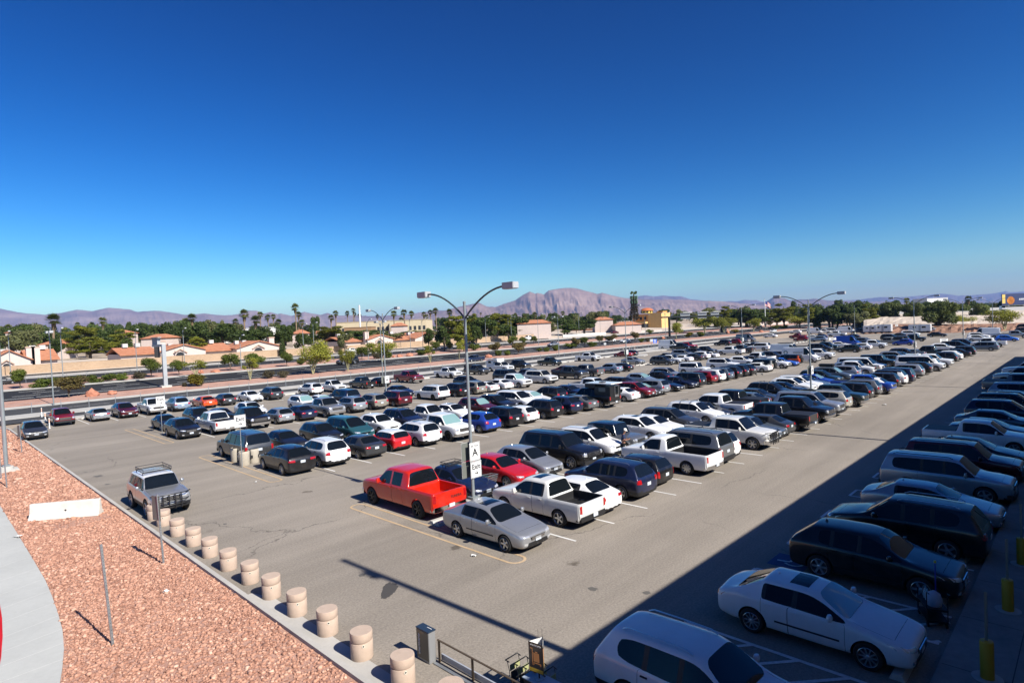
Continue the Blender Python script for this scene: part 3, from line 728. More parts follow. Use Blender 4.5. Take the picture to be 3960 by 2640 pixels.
# ---------------------------------------------------------------- ground materials (world coordinates)
def ground_mat(name, c1, c2, fine=0.12, rough=0.9, cracks=0.0, patch=0.05, fine_scale=9.0, bump=0.0, stains=0.0, streak=0.0):
    m, n, l, b = nt(name)
    b.inputs['Roughness'].default_value = rough
    b.inputs['Specular IOR Level'].default_value = 0.25
    tc = n.new('ShaderNodeTexCoord')
    def noise(scale, det=5, vec=None, rgh=0.6):
        t = n.new('ShaderNodeTexNoise'); t.inputs['Scale'].default_value = scale; t.inputs['Detail'].default_value = det; t.inputs['Roughness'].default_value = rgh
        l.new(vec or tc.outputs['Object'], t.inputs['Vector']); return t
    def ramp(src, p0, p1, a, c):
        r = n.new('ShaderNodeValToRGB'); r.color_ramp.elements[0].position = p0; r.color_ramp.elements[1].position = p1
        r.color_ramp.elements[0].color = a; r.color_ramp.elements[1].color = c
        l.new(src, r.inputs['Fac']); return r
    def mix(kind, fac, a, c):
        x = n.new('ShaderNodeMix'); x.data_type = 'RGBA'; x.blend_type = kind
        if isinstance(fac, float): x.inputs[0].default_value = fac
        else: l.new(fac, x.inputs[0])
        l.new(a, x.inputs[6])
        if isinstance(c, tuple): x.inputs[7].default_value = c
        else: l.new(c, x.inputs[7])
        return x.outputs[2]
    big = noise(patch, 6)
    col = ramp(big.outputs['Fac'], 0.32, 0.68, (*c1, 1), (*c2, 1)).outputs[0]
    fn = noise(fine_scale, 3, rgh=0.8)
    col = mix('MULTIPLY', 1.0, col, ramp(fn.outputs['Fac'], 0.25, 0.75, (1 - fine,) * 3 + (1,), (1 + fine,) * 3 + (1,)).outputs[0])
    if streak:
        mp = n.new('ShaderNodeMapping'); mp.inputs['Scale'].default_value = (0.03, 0.55, 1)
        l.new(tc.outputs['Object'], mp.inputs['Vector'])
        sn = noise(1.0, 5, mp.outputs[0])
        col = mix('MULTIPLY', 1.0, col, ramp(sn.outputs['Fac'], 0.35, 0.65, (1 - streak,) * 3 + (1,), (1.0,) * 3 + (1,)).outputs[0])
    if cracks:
        wn_ = noise(0.55, 5)
        vm = n.new('ShaderNodeVectorMath'); vm.operation = 'SCALE'; vm.inputs['Scale'].default_value = 1.6
        l.new(wn_.outputs['Color'], vm.inputs[0])
        va = n.new('ShaderNodeVectorMath'); va.operation = 'ADD'; l.new(tc.outputs['Object'], va.inputs[0]); l.new(vm.outputs[0], va.inputs[1])
        vo = n.new('ShaderNodeTexVoronoi'); vo.feature = 'DISTANCE_TO_EDGE'; vo.inputs['Scale'].default_value = 0.105
        l.new(va.outputs[0], vo.inputs['Vector'])
        cr = ramp(vo.outputs['Distance'], 0.0011, 0.0034, (1, 1, 1, 1), (0, 0, 0, 1)).outputs[0]
        gate = ramp(noise(0.11, 2).outputs['Fac'], 0.47, 0.55, (0, 0, 0, 1), (1, 1, 1, 1)).outputs[0]
        f = n.new('ShaderNodeMath'); f.operation = 'MULTIPLY'; l.new(cr, f.inputs[0]); l.new(gate, f.inputs[1])
        f2 = n.new('ShaderNodeMath'); f2.operation = 'MULTIPLY'; l.new(f.outputs[0], f2.inputs[0]); f2.inputs[1].default_value = cracks
        col = mix('MIX', f2.outputs[0], col, (0.045, 0.042, 0.038, 1))
    if stains:
        vo = n.new('ShaderNodeTexVoronoi'); vo.inputs['Scale'].default_value = 0.28; vo.inputs['Randomness'].default_value = 1.0
        wv = noise(2.5, 4)
        va = n.new('ShaderNodeVectorMath'); va.operation = 'ADD'; l.new(tc.outputs['Object'], va.inputs[0]); l.new(wv.outputs['Color'], va.inputs[1])
        l.new(va.outputs[0], vo.inputs['Vector'])
        st = ramp(vo.outputs['Distance'], 0.05, 0.095, (1, 1, 1, 1), (0, 0, 0, 1)).outputs[0]
        gate = ramp(noise(0.23, 2).outputs['Fac'], 0.50, 0.55, (0, 0, 0, 1), (1, 1, 1, 1)).outputs[0]
        f = n.new('ShaderNodeMath'); f.operation = 'MULTIPLY'; l.new(st, f.inputs[0]); l.new(gate, f.inputs[1])
        f2 = n.new('ShaderNodeMath'); f2.operation = 'MULTIPLY'; l.new(f.outputs[0], f2.inputs[0]); f2.inputs[1].default_value = stains
        col = mix('MULTIPLY', f2.outputs[0], col, (0.35, 0.33, 0.31, 1))
    l.new(col, b.inputs['Base Color'])
    if bump:
        bp = n.new('ShaderNodeBump'); bp.inputs['Strength'].default_value = bump; bp.inputs['Distance'].default_value = 0.02
        l.new(fn.outputs['Fac'], bp.inputs['Height']); l.new(bp.outputs['Normal'], b.inputs['Normal'])
    return m
M_LOT = ground_mat('sun bleached asphalt', (0.232, 0.203, 0.168), (0.298, 0.262, 0.218), fine=0.34, cracks=0.7, patch=0.09, fine_scale=14, bump=0.25, stains=0.8, streak=0.2)
M_ROAD = ground_mat('fresh black asphalt', (0.017, 0.017, 0.018), (0.026, 0.026, 0.027), fine=0.2, patch=0.07)
M_ACCESS = ground_mat('worn dark asphalt', (0.040, 0.040, 0.041), (0.062, 0.060, 0.058), fine=0.2, patch=0.1)
M_CONC = ground_mat('concrete', (0.36, 0.345, 0.315), (0.44, 0.42, 0.385), fine=0.06, patch=0.5, fine_scale=5)
M_WALK = ground_mat('grey pavement concrete', (0.38, 0.385, 0.365), (0.44, 0.445, 0.42), fine=0.05, patch=0.4, fine_scale=6)
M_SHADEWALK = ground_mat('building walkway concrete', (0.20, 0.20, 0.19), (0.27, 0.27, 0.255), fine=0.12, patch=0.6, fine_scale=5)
M_GRAVEL = ground_mat('pink decomposed granite', (0.34, 0.185, 0.135), (0.45, 0.275, 0.21), fine=0.35, patch=0.6, fine_scale=16, bump=0.6)
M_DESERT = ground_mat('desert ground', (0.30, 0.235, 0.17), (0.40, 0.325, 0.245), fine=0.15, patch=0.004, fine_scale=0.05)
M_DIRT = ground_mat('pale graded dirt', (0.42, 0.35, 0.275), (0.52, 0.44, 0.36), fine=0.1, patch=0.06, fine_scale=2)
M_WHITE = ground_mat('white road paint', (0.56, 0.55, 0.52), (0.68, 0.67, 0.64), fine=0.18, patch=1.2, fine_scale=12)
M_YELLOW = ground_mat('faded yellow road paint', (0.40, 0.285, 0.165), (0.48, 0.35, 0.22), fine=0.2, patch=1.0, fine_scale=10)
M_RED = ground_mat('red kerb paint', (0.42, 0.006, 0.012), (0.50, 0.010, 0.018), fine=0.1, patch=1.0)

XL, XR = -120.0, 420.0
def strip(name, y0, y1, z, m, x0=XL, x1=XR, kerb=0.0):
    """a band running along x that follows the terrain, raised z above it, with side faces when it is a kerb"""
    ys = [y0] + [q for q in (106.0, 200.0, 400.0) if y0 < q < y1] + [y1]
    vs, fs = [], []
    for y in ys: vs += [(x0, y, gz(0, y) + z), (x1, y, gz(0, y) + z)]
    for i in range(len(ys) - 1): fs.append((2 * i, 2 * i + 1, 2 * i + 3, 2 * i + 2))
    if kerb:
        k = len(vs); vs += [(x0, y0, gz(0, y0) - 0.06), (x1, y0, gz(0, y0) - 0.06), (x0, y1, gz(0, y1) - 0.06), (x1, y1, gz(0, y1) - 0.06)]
        fs += [(k, k + 1, 1, 0), (len(ys) * 2 - 2, len(ys) * 2 - 1, k + 3, k + 2), (0, len(ys) * 2 - 2, k + 2, k), (1, k + 1, k + 3, len(ys) * 2 - 1)]
    me = bpy.data.meshes.new(name); me.from_pydata(vs, [], fs); me.update()
    o = meshob(name, me, m); o['kind'] = 'structure'
    return o
def poly(name, pts, z, m, h=0.0):
    """flat slab: polygon at height z, with sides of height h"""
    n = len(pts); vs = [(x, y, gz(x, y) + z) for x, y in pts]; fs = [tuple(range(n))]
    if h:
        vs += [(x, y, gz(x, y) + z - h) for x, y in pts]
        fs += [(i, i + n, (i + 1) % n + n, (i + 1) % n) for i in range(n)]
    me = bpy.data.meshes.new(name); me.from_pydata(vs, [], fs); me.update()
    bm = bmesh.new(); bm.from_mesh(me); bmesh.ops.recalc_face_normals(bm, faces=bm.faces)
    if h == 0 and bm.faces and next(iter(bm.faces)).normal.z < 0: bmesh.ops.reverse_faces(bm, faces=bm.faces)
    bm.to_mesh(me); bm.free()
    o = meshob(name, me, m); o['kind'] = 'structure'
    return o

# desert floor to the horizon
B = 21500.0
ysg = [-B, 106.0, 200.0, 400.0, B]
vs, fs = [], []
for y in ysg: vs += [(-B, y, gz(0, y) - 0.12), (B, y, gz(0, y) - 0.12)]
for i in range(len(ysg) - 1): fs.append((2 * i, 2 * i + 1, 2 * i + 3, 2 * i + 2))
me = bpy.data.meshes.new('ground'); me.from_pydata(vs, [], fs)
g = meshob('ground', me, M_DESERT); g['kind'] = 'structure'

LOT_X1 = 262.0
poly('parking_lot', [(7.75, -0.5), (LOT_X1, -0.5), (LOT_X1, 40), (236, 66), (214, 86.0), (9.2, 86.0), (8.2, 84.5), (7.75, 82.5)], 0.0, M_LOT)
strip('kerb', 86.0, 88.6, 0.10, M_CONC, x0=9.4, x1=200, kerb=1)
strip('access_road', 88.6, 94.0, 0.0, M_ACCESS, x1=215)
strip('verge', 94.0, 98.7, 0.08, M_CONC, kerb=1, x1=215)
strip('service_road', 98.7, 108.4, 0.0, M_ACCESS)
strip('kerb', 108.4, 109.8, 0.12, M_CONC, kerb=1)
strip('median', 109.8, 117.8, 0.05, M_GRAVEL)
strip('main_road', 117.8, 133.6, 0.0, M_ROAD)
strip('kerb', 133.6, 135.6, 0.12, M_CONC, kerb=1)
strip('median', 135.6, 146.0, 0.05, M_GRAVEL)
strip('far_road', 146.0, 156.5, 0.0, M_ROAD)
strip('pavement', 156.5, 160.0, 0.12, M_CONC, kerb=1)
strip('verge', 160.0, 215.0, 0.02, M_DIRT)
# road paint
mk = MB()
def line(b, x0, y0, x1, y1, w, z=0.006):
    dx, dy = x1 - x0, y1 - y0; L = math.hypot(dx, dy); nx, ny = -dy / L * w / 2, dx / L * w / 2
    b.add([(x0 + nx, y0 + ny, gz(x0, y0 + ny) + z), (x1 + nx, y1 + ny, gz(x1, y1 + ny) + z), (x1 - nx, y1 - ny, gz(x1, y1 - ny) + z), (x0 - nx, y0 - ny, gz(x0, y0 - ny) + z)], [(3, 2, 1, 0)])
line(mk, XL, 120.9, XR, 120.9, 0.28)
for yy, ph in ((124.2, 0), (127.4, 3), (130.6, 1.5)):
    x = -60 + ph
    while x < 380: line(mk, x, yy, x + 3.6, yy, 0.2); x += 12.0
x = -40
while x < 300: line(mk, x, 103.6, x + 5.0, 103.6, 0.16); x += 14.0
for yy in (151.2,):
    x = -20
    while x < 420: line(mk, x, yy, x + 3.5, yy, 0.2); x += 13
mk.build('road_lines', M_WHITE)['kind'] = 'structure'
# stall lines: pairs of rows back to back
SWID, U0 = 2.62, 18.35
st = MB()
for (ya, yb, n, du) in ((15.0, 21.0, 75, 0.0), (21.2, 27.2, 75, 0.0), (34.5, 40.9, 60, 0.35), (41.1, 47.6, 60, 0.35), (55.9, 62.7, 60, 0.6), (62.9, 69.4, 60, 0.6)):
    for i in range(n):
        x = U0 + du + (SWID + (0.035 if du else 0)) * i
        line(st, x, ya, x, yb, 0.105)
for i in range(64): line(st, 13.9 + 2.72 * i, 78.7, 13.9 + 2.72 * i, 85.4, 0.105)
for i in range(50): line(st, 38.5 + 2.62 * i, 3.05, 38.5 + 2.62 * i, 8.5, 0.105)
st.build('stall_lines', M_WHITE)['kind'] = 'structure'
# hatched access aisles beside the accessible bays in the shade
ht = MB()
def hatch(xa, xb):
    ya, yb = 3.1, 8.55
    line(ht, xa, ya, xa, yb, 0.12, 0.012); line(ht, xb, ya, xb, yb, 0.12, 0.012); line(ht, xa, yb, xb, yb, 0.12, 0.016)
    y = yb - 0.7
    while y > ya - 0.2:
        y2 = y - (xb - xa) * 0.9
        if y2 > ya: line(ht, xa, y, xb, y2, 0.11, 0.016)
        else:
            t = (y - ya) / (y - y2); line(ht, xa, y, xa + t * (xb - xa), ya, 0.11, 0.016)
        y -= 1.15
for xa, xb in ((13.9, 15.25), (18.25, 20.05), (22.95, 24.1), (26.75, 28.0), (30.7, 31.9), (34.7, 35.9)): hatch(xa, xb)
ht.build('hatch_markings', M_WHITE)['kind'] = 'structure'
# yellow end loops
yl = MB()
def loop(xa, xb, ya, yb):
    r = (xb - xa) / 2; cx = (xa + xb) / 2; P = []
    for k in range(9): a = math.pi * k / 8; P.append((cx - r * math.cos(a), yb - r + r * math.sin(a)))
    for k in range(9): a = math.pi * k / 8; P.append((cx + r * math.cos(a), ya + r - r * math.sin(a)))
    n = len(P); w = 0.11
    vs = [(x, y, 0.008) for x, y in P]
    inn = []
    for (x, y) in P:
        d = Vector((cx - x, min(max(y, ya + r), yb - r) - y)); d = d.normalized() * w if d.length > 1e-6 else d
        inn.append((x + d.x, y + d.y, 0.008))
    yl.add(vs + inn, [(i, (i + 1) % n, (i + 1) % n + n, i + n) for i in range(n)])
loop(15.1, 15.95, 15.2, 26.9); loop(14.85, 15.75, 35.1, 47.7); loop(15.1, 15.9, 56.2, 69.6)
yl.build('yellow_markings', M_YELLOW)['kind'] = 'structure'

# rock bed, kerb, gutter, pavement on the left
sw_edge = [(3.38, 70), (3.38, 46), (3.36, 40), (3.34, 34), (3.30, 28), (3.22, 26), (3.12, 24.2), (3.0, 22.6), (2.82, 21.2), (2.58, 19.9), (2.3, 18.6), (1.7, 16.5), (0.9, 14.5)]
red_edge = [(2.25, 70), (2.2, 46), (2.12, 34), (2.0, 29), (1.92, 27), (1.83, 25.2), (1.7, 23.6), (1.52, 22.0), (1.3, 20.5), (0.8, 18.2), (0.1, 16)]
poly('rock_bed', sw_edge + [(0.9, 6), (7.5, 6), (7.5, 82), (7.2, 84.5), (6.0, 86.0), (3.4, 86.4), (-90, 86.4), (-90, 70)], 0.0, M_GRAVEL)
poly('pavement', sw_edge + red_edge[::-1], 0.035, M_WALK, h=0.1)
poly('red_kerb', red_edge + [(-40, 16), (-40, 70)], 0.02, M_RED, h=0.1)
jm = MB()
for (a, b_) in (((2.2, 50.0), (3.36, 50.6)), ((2.2, 46.5), (3.36, 47.1)), ((2.18, 43), (3.36, 43.6)), ((2.16, 40), (3.35, 40.6)), ((2.14, 37.5), (3.34, 38.1)), ((2.12, 35.2), (3.34, 35.8)), ((2.1, 33), (3.33, 33.6)), ((2.06, 31.0), (3.32, 31.6)), ((2.0, 29.2), (3.3, 29.7)), ((1.95, 27.6), (3.27, 28.1)), ((1.87, 26.1), (3.22, 26.6)), ((1.8, 24.8), (3.14, 25.2)), ((1.72, 23.5), (3.06, 23.9)), ((1.6, 22.4), (2.97, 22.7)), ((1.47, 21.4), (2.84, 21.6)), ((1.3, 20.4), (2.66, 20.5))):
    line(jm, a[0], a[1], b_[0], b_[1], 0.016, 0.039)
jm.build('pavement_joints', mat('pale joint', (0.58, 0.58, 0.55), 0.9))['kind'] = 'structure'
kb = MB()
kpts = [(7.5, y) for y in (6, 20, 40, 60, 80, 82)] + [(7.42, 83.2), (7.0, 84.6), (6.2, 85.6), (5.0, 86.2), (3.4, 86.5), (-90, 86.5)]
ko = [(7.66, y) for y in (6, 20, 40, 60, 80, 82)] + [(7.58, 83.3), (7.15, 84.8), (6.3, 85.9), (5.05, 86.45), (3.4, 86.75), (-90, 86.75)]
poly('kerb', ko + kpts[::-1], 0.11, M_CONC, h=0.2)
poly('gutter', [(7.66, 6), (8.22, 6), (8.22, 19.6), (7.9, 20.6), (7.66, 20.6)], 0.012, M_CONC)
# walkway along the building
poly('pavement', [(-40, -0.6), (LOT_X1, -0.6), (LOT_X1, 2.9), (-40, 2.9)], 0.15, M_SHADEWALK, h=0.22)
jn = MB()
for i in range(60): line(jn, -10 + i * 3.0, -0.5, -10 + i * 3.0, 2.85, 0.02, 0.154)
line(jn, -20, 1.55, 200, 1.55, 0.02, 0.1545)
jn.build('pavement_joints', M_DARK)['kind'] = 'structure'
# blue accessible bay symbol behind the black crossover
bx_, by_ = at(3058, 2172)
quad_sheet('blue_marking', [(bx_ - 0.6, by_ - 0.6), (bx_ + 0.6, by_ - 0.6), (bx_ + 0.6, by_ + 0.6), (bx_ - 0.6, by_ + 0.6)], 0.006, mat('blue road paint', (0.03, 0.06, 0.16), 0.8))
wm = MB()
for k in range(16):
    a0, a1 = 2.2 + k * 0.27, 2.2 + (k + 1) * 0.27; wm.add([(bx_ + q * math.cos(a), by_ - 0.12 + q * math.sin(a), 0.010) for q, a in ((0.34, a0), (0.34, a1), (0.26, a1), (0.26, a0))], [(3, 2, 1, 0)])
line(wm, bx_ - 0.1, by_ + 0.42, bx_ - 0.02, by_ + 0.02, 0.1, 0.011); line(wm, bx_ - 0.02, by_ + 0.02, bx_ + 0.3, by_ - 0.02, 0.09, 0.012); line(wm, bx_ + 0.3, by_ - 0.02, bx_ + 0.42, by_ - 0.4, 0.09, 0.011)
wm.build('white_marking', M_WHITE)['kind'] = 'structure'

# loose rocks over the bed: too many to count, so one object
def rocks():
    t = (1 + 5 ** 0.5) / 2
    iv = np.array([(-1, t, 0), (1, t, 0), (-1, -t, 0), (1, -t, 0), (0, -1, t), (0, 1, t), (0, -1, -t), (0, 1, -t), (t, 0, -1), (t, 0, 1), (-t, 0, -1), (-t, 0, 1)], float)
    iv /= np.linalg.norm(iv[0])
    itri = np.array([(0, 11, 5), (0, 5, 1), (0, 1, 7), (0, 7, 10), (0, 10, 11), (1, 5, 9), (5, 11, 4), (11, 10, 2), (10, 7, 6), (7, 1, 8), (3, 9, 4), (3, 4, 2), (3, 2, 6), (3, 6, 8), (3, 8, 9), (4, 9, 5), (2, 4, 11), (6, 2, 10), (8, 6, 7), (9, 8, 1)])
    P = []
    def edge(y):
        return float(np.interp(y, [b for a, b in sw_edge[::-1]], [a for a, b in sw_edge[::-1]]))
    for y0, y1, n, s0, s1 in ((12, 24, 14500, 0.028, 0.075), (24, 36, 11500, 0.034, 0.085), (36, 60, 9000, 0.05, 0.115), (60, 86, 3500, 0.08, 0.16)):
        ys = rng.uniform(y0, y1, n)
        for y in ys:
            xl = edge(y) if y < 70 else -3.0
            x = rng.uniform(xl + 0.03, 7.46)
            if 35.2 < y < 36.4 and 4.6 < x < 6.9 and rng.random() < 0.8: continue
            P.append((x, y, rng.uniform(s0, s1) * (0.7 + 0.6 * rng.random() ** 3)))
    P = np.array(P); n = len(P)
    sc_ = P[:, 2:3] * rng.uniform(0.55, 1.25, (n, 3)); sc_[:, 2] *= 0.6
    q = rng.normal(size=(n, 4)); q /= np.linalg.norm(q, axis=1)[:, None]
    w, x, y, z = q.T
    Rm = np.stack([1 - 2 * (y * y + z * z), 2 * (x * y - z * w), 2 * (x * z + y * w), 2 * (x * y + z * w), 1 - 2 * (x * x + z * z), 2 * (y * z - x * w), 2 * (x * z - y * w), 2 * (y * z + x * w), 1 - 2 * (x * x + y * y)], 1).reshape(n, 3, 3)
    tilt = 0.35
    V = iv[None] * rng.uniform(0.72, 1.2, (n, 12, 1))
    V = np.einsum('nij,nkj->nki', Rm, V) * sc_[:, None, :]
    V[:, :, 0] += P[:, 0:1]; V[:, :, 1] += P[:, 1:2]; V[:, :, 2] += sc_[:, 2:3] * 0.45
    Fc = (itri[None] + 12 * np.arange(n)[:, None, None]).reshape(-1, 3)
    me = bpy.data.meshes.new('loose_rocks')
    me.vertices.add(n * 12); me.vertices.foreach_set('co', V.reshape(-1).astype(np.float32))
    me.loops.add(len(Fc) * 3); me.loops.foreach_set('vertex_index', Fc.reshape(-1).astype(np.int32))
    me.polygons.add(len(Fc)); me.polygons.foreach_set('loop_start', np.arange(0, len(Fc) * 3, 3, dtype=np.int32))
    me.update(calc_edges=True)
    tone = np.repeat(rng.random(n), 20 * 3)
    ca = me.color_attributes.new('tone', 'FLOAT_COLOR', 'CORNER')
    ca.data.foreach_set('color', np.stack([tone, np.repeat(rng.random(n), 60), tone * 0, tone * 0 + 1], 1).reshape(-1).astype(np.float32))
    m, nn, l, b = nt('pink landscape rock')
    at_ = nn.new('ShaderNodeVertexColor'); at_.layer_name = 'tone'
    sx = nn.new('ShaderNodeSeparateColor'); l.new(at_.outputs[0], sx.inputs[0])
    r = nn.new('ShaderNodeValToRGB'); e = r.color_ramp.elements
    e[0].position = 0.0; e[0].color = (0.25, 0.125, 0.085, 1); e[1].position = 1.0; e[1].color = (0.62, 0.40, 0.30, 1)
    for p_, c_ in ((0.35, (0.37, 0.195, 0.135, 1)), (0.8, (0.47, 0.26, 0.18, 1)), (0.95, (0.53, 0.32, 0.23, 1))):
        k = e.new(p_); k.color = c_
    l.new(sx.outputs[0], r.inputs['Fac']); l.new(r.outputs[0], b.inputs['Base Color'])
    b.inputs['Roughness'].default_value = 0.85; b.inputs['Specular IOR Level'].default_value = 0.2
    o = meshob('loose_rocks', me, m)
    tag(o, 'pink and orange crushed landscape rock covering the bed beside the kerb', 'gravel', kind='stuff')
rocks()

# the building whose shadow lies over the kerbside row: the photographer stands at its edge
M_STUCCO = mat('tan stucco', (0.42, 0.36, 0.29), 0.9, var=0.08, scale=1.5, bump=0.15, bscale=30)
bw = empty('terminal_building', (0, -0.1, 0), 0, 'tan building behind the camera casting its shadow over the lot', 'building')
m_ = MB(); m_.box((45, -15.2, 4.31), (164, 30, 8.62)); m_.build('wall', M_STUCCO, bw)
m_ = MB(); m_.box((45, -15.2, 8.65), (164.1, 29.0, 0.06)); m_.build('roof', M_CONC, bw)
def text_mesh(s, size, name='lettering', align='CENTER', depth=0.004, bold=0.0):
    cu = bpy.data.curves.new('t', 'FONT'); cu.body = s; cu.size = size; cu.align_x = align; cu.align_y = 'CENTER'; cu.extrude = depth; cu.offset = bold; cu.resolution_u = 3
    o = bpy.data.objects.new('t', cu); C.objects.link(o)
    dg = bpy.context.evaluated_depsgraph_get()
    me = bpy.data.meshes.new_from_object(o.evaluated_get(dg)); me.name = name
    bpy.data.objects.remove(o); bpy.data.curves.remove(cu)
    me.materials.clear()
    return me
# ---------------------------------------------------------------- street lamps
M_POLE = mat('grey pole paint', (0.22, 0.245, 0.25), 0.5, metal=0.2, var=0.12, scale=1.2)
M_ARM = mat('dark arm paint', (0.055, 0.075, 0.08), 0.45)
M_HEADBOX = mat('lamp housing', (0.36, 0.37, 0.38), 0.45, var=0.06, scale=2)
M_LENS = mat('lamp glass', (0.55, 0.55, 0.5), 0.25)
M_SIGN = mat('white sign face', (0.74, 0.74, 0.72), 0.5)
M_SIGNB = mat('bare sign back', (0.17, 0.18, 0.16), 0.55, metal=0.3)
M_INK = mat('black lettering', (0.012, 0.012, 0.013), 0.6)
M_BASE = mat('yellowed concrete base', (0.42, 0.40, 0.30), 0.85, var=0.1, scale=3)
M_CONCO = mat('cast concrete', (0.44, 0.42, 0.38), 0.9, var=0.1, scale=2.5, bump=0.2, bscale=25)
def lamp(x, y, top, arm=2.8, label='', base=0.75, sides=(-1, 1), ang=-90.0, group='double armed lamps of the parking lot', head=(0.70, 0.38, 0.29), rp=0.088, cat='street lamp', lean=0.0):
    z0 = gz(x, y)
    h = top - z0
    t = empty('street_lamp', (x, y, z0), R(ang), label, cat, group)
    if base: MB().lathe([(0.42, 0), (0.42, base * 0.93), (0.38, base), (0, base)], 18).build('concrete_base', M_BASE if base > 0.6 else M_CONCO, t, smooth=40)
    b = MB().tube([(0, 0, base), (0, 0, h - 1.0), (0, 0, h)], [rp, rp * 0.72, rp * 0.68], 12); b.lathe([(rp * 0.85, h), (rp * 0.85, h + 0.07), (0, h + 0.1)], 12)
    if base: b.box((0, 0, base + 0.06), (0.42, 0.42, 0.10))
    b.build('pole', M_POLE, t, smooth=50)
    for s_ in sides:
        P = []
        for k in range(11):
            u = k / 10
            P.append((s_ * arm * u, 0, h - 0.75 + 1.35 * math.sin(u * math.pi / 2) ** 0.85 * min(1, arm / 1.6)))
        MB().tube(P, 0.045 if arm > 1 else 0.035, 8).build('arm', M_ARM if arm > 1.2 else M_POLE, t, smooth=60)
        zc = P[-1][2]
        hd = MB().box((s_ * (arm + head[0] / 2 - 0.05), 0, zc), head).build('lamp_head', M_HEADBOX, t, bevel=0.02)
        MB().box((s_ * (arm + head[0] / 2 - 0.05), 0, zc - head[2] / 2 - 0.004), (head[0] * 0.8, head[1] * 0.8, 0.02)).build('lens', M_LENS, hd)
    return t
def sign_panel(parent, w, h, c, rz, texts, mface=None, arrow=None, name='sign_panel', border=True, both=False):
    """a sheet-metal sign facing local -Y turned by rz; texts: (string, size, dx, dz, bold)"""
    o = MB().box((0, 0, 0), (w, 0.012, h)).build(name, mface or M_SIGN, parent, loc=c, rot=(0, 0, rz), bevel=0.003)
    if border:
        b = MB(); t = 0.018; i = 0.03
        for (cx_, cz, sx, sz) in ((0, h / 2 - i, w - 2 * i, t), (0, -h / 2 + i, w - 2 * i, t), (w / 2 - i, 0, t, h - 2 * i), (-w / 2 + i, 0, t, h - 2 * i)): b.box((cx_, -0.009, cz), (sx, 0.004, sz))
        b.build('border', M_INK, o)
    for (s_, size, dx, dz, bold) in texts:
        me = text_mesh(s_, size, bold=bold); meshob('lettering', me, M_INK if mface is None else M_SIGN, o, (dx, -0.0085, dz), (R(90), 0, 0))
    if arrow:
        L_, dz = arrow; b = MB()
        b.box((-L_ * 0.12, -0.009, dz), (L_ * 0.76, 0.005, L_ * 0.16))
        for q in (-1, 1):
            b.add([(L_ * 0.5, -0.0115, dz), (L_ * 0.5 - L_ * 0.42, -0.0115, dz + q * L_ * 0.40), (L_ * 0.5 - L_ * 0.60, -0.0115, dz + q * L_ * 0.40), (L_ * 0.5 - L_ * 0.22, -0.0115, dz)], [(0, 1, 2, 3) if q < 0 else (3, 2, 1, 0)])
        b.build('arrow', M_INK, o)
    bk = MB().box((0, 0.009, 0), (w - 0.01, 0.004, h - 0.01)).build('sign_back', M_SIGNB, o)
    return o
SEC = [('SECTION', 0.115, 0, 0.27, 0.002), ('A', 0.50, 0, -0.05, 0.012)]
def lamp_signs(x, y, z, label, exit_=True, r=0.12):
    for k in range(1):
        t = empty('section_sign', (x, y, z), 0, label, 'sign', 'section A signs on the lamp poles')
        sign_panel(t, 0.66, 0.88, (0.10, -r - 0.03, 0.0), R(0), SEC)
        sign_panel(t, 0.66, 0.88, (-0.16, r + 0.03, 0.0), R(180), SEC)
        if exit_:
            e = empty('exit_sign', (x, y, z - 0.86), 0, 'white Exit sign with an arrow strapped below the Section A sign', 'sign')
            sign_panel(e, 0.68, 0.78, (0.13, -r - 0.03, 0.0), R(0), [('Exit', 0.34, 0, 0.13, 0.008)], arrow=(0.26, -0.18))
            sign_panel(e, 0.68, 0.78, (-0.16, r + 0.03, 0.0), R(180), [('Exit', 0.34, 0, 0.13, 0.008)], arrow=(0.26, -0.18))
def top_z(px, py, x, y):
    d = depth(x, y, 8.6)
    lo, hi = 0.0, 60.0
    for _ in range(40):
        m_ = (lo + hi) / 2
        if proj(x, y, m_)[1] > py: lo = m_
        else: hi = m_
    return lo
lx, ly = on_row(1831, 21.6, 0.3), 21.6
lamp(lx, ly, top_z(1800, 1172, lx, ly), label='tall grey lamp carrying the Section A and Exit signs, behind the silver sedan', base=0.45)
lamp_signs(lx, ly, 2.72, 'white Section A sign above the Exit sign on the nearest lamp pole')
# luggage of the row ends: lamps further along the rows (x of the base column in the photo, row centre, top row)
for px, v, py, lb, sg in ((1495, 62.6, 1215, 'double armed lamp left of the tall nearest one, beyond the maroon minivan', 1), (2424, 63.6, 1196, 'double armed lamp standing at the wheel stops beside the silver sedan', 1), (3137, 21.4, 1163, 'double armed dark lamp towering above the front rows at right', 1),
                         (2872, 63.0, 1190, 'double armed lamp on the concrete base behind the white crew-cab pickup', 1), (3126, 62.8, 1185, 'double armed lamp on its base beside the dark red hatchback', 1), (3539, 21.6, 1162, 'double armed lamp rising behind the white van at far right', 1), (3726, 21.6, 1165, 'double armed lamp with a bright sign by the dark pickup at far right', 1), (3840, 21.6, 1164, 'thin lamp pole before the yellow-green tree at far right', 0),
                         (3306, 63.0, 1180, 'lamp pole among the parked vans near the far trees', 0), (3648, 62.0, 1174, 'lamp pole before the weeping tree at the far end', 0)):
    x = on_row(px, v, 0.4)
    lamp(x, v, top_z(px, py, x, v), label=lb, arm=2.8)
    if sg: lamp_signs(x, v, 2.75, 'white Section A sign on the ' + lb.replace('double armed ', '').replace('dark lamp towering above', 'lamp above').replace(' beyond the maroon minivan', '').replace(' standing', ''), exit_=False)
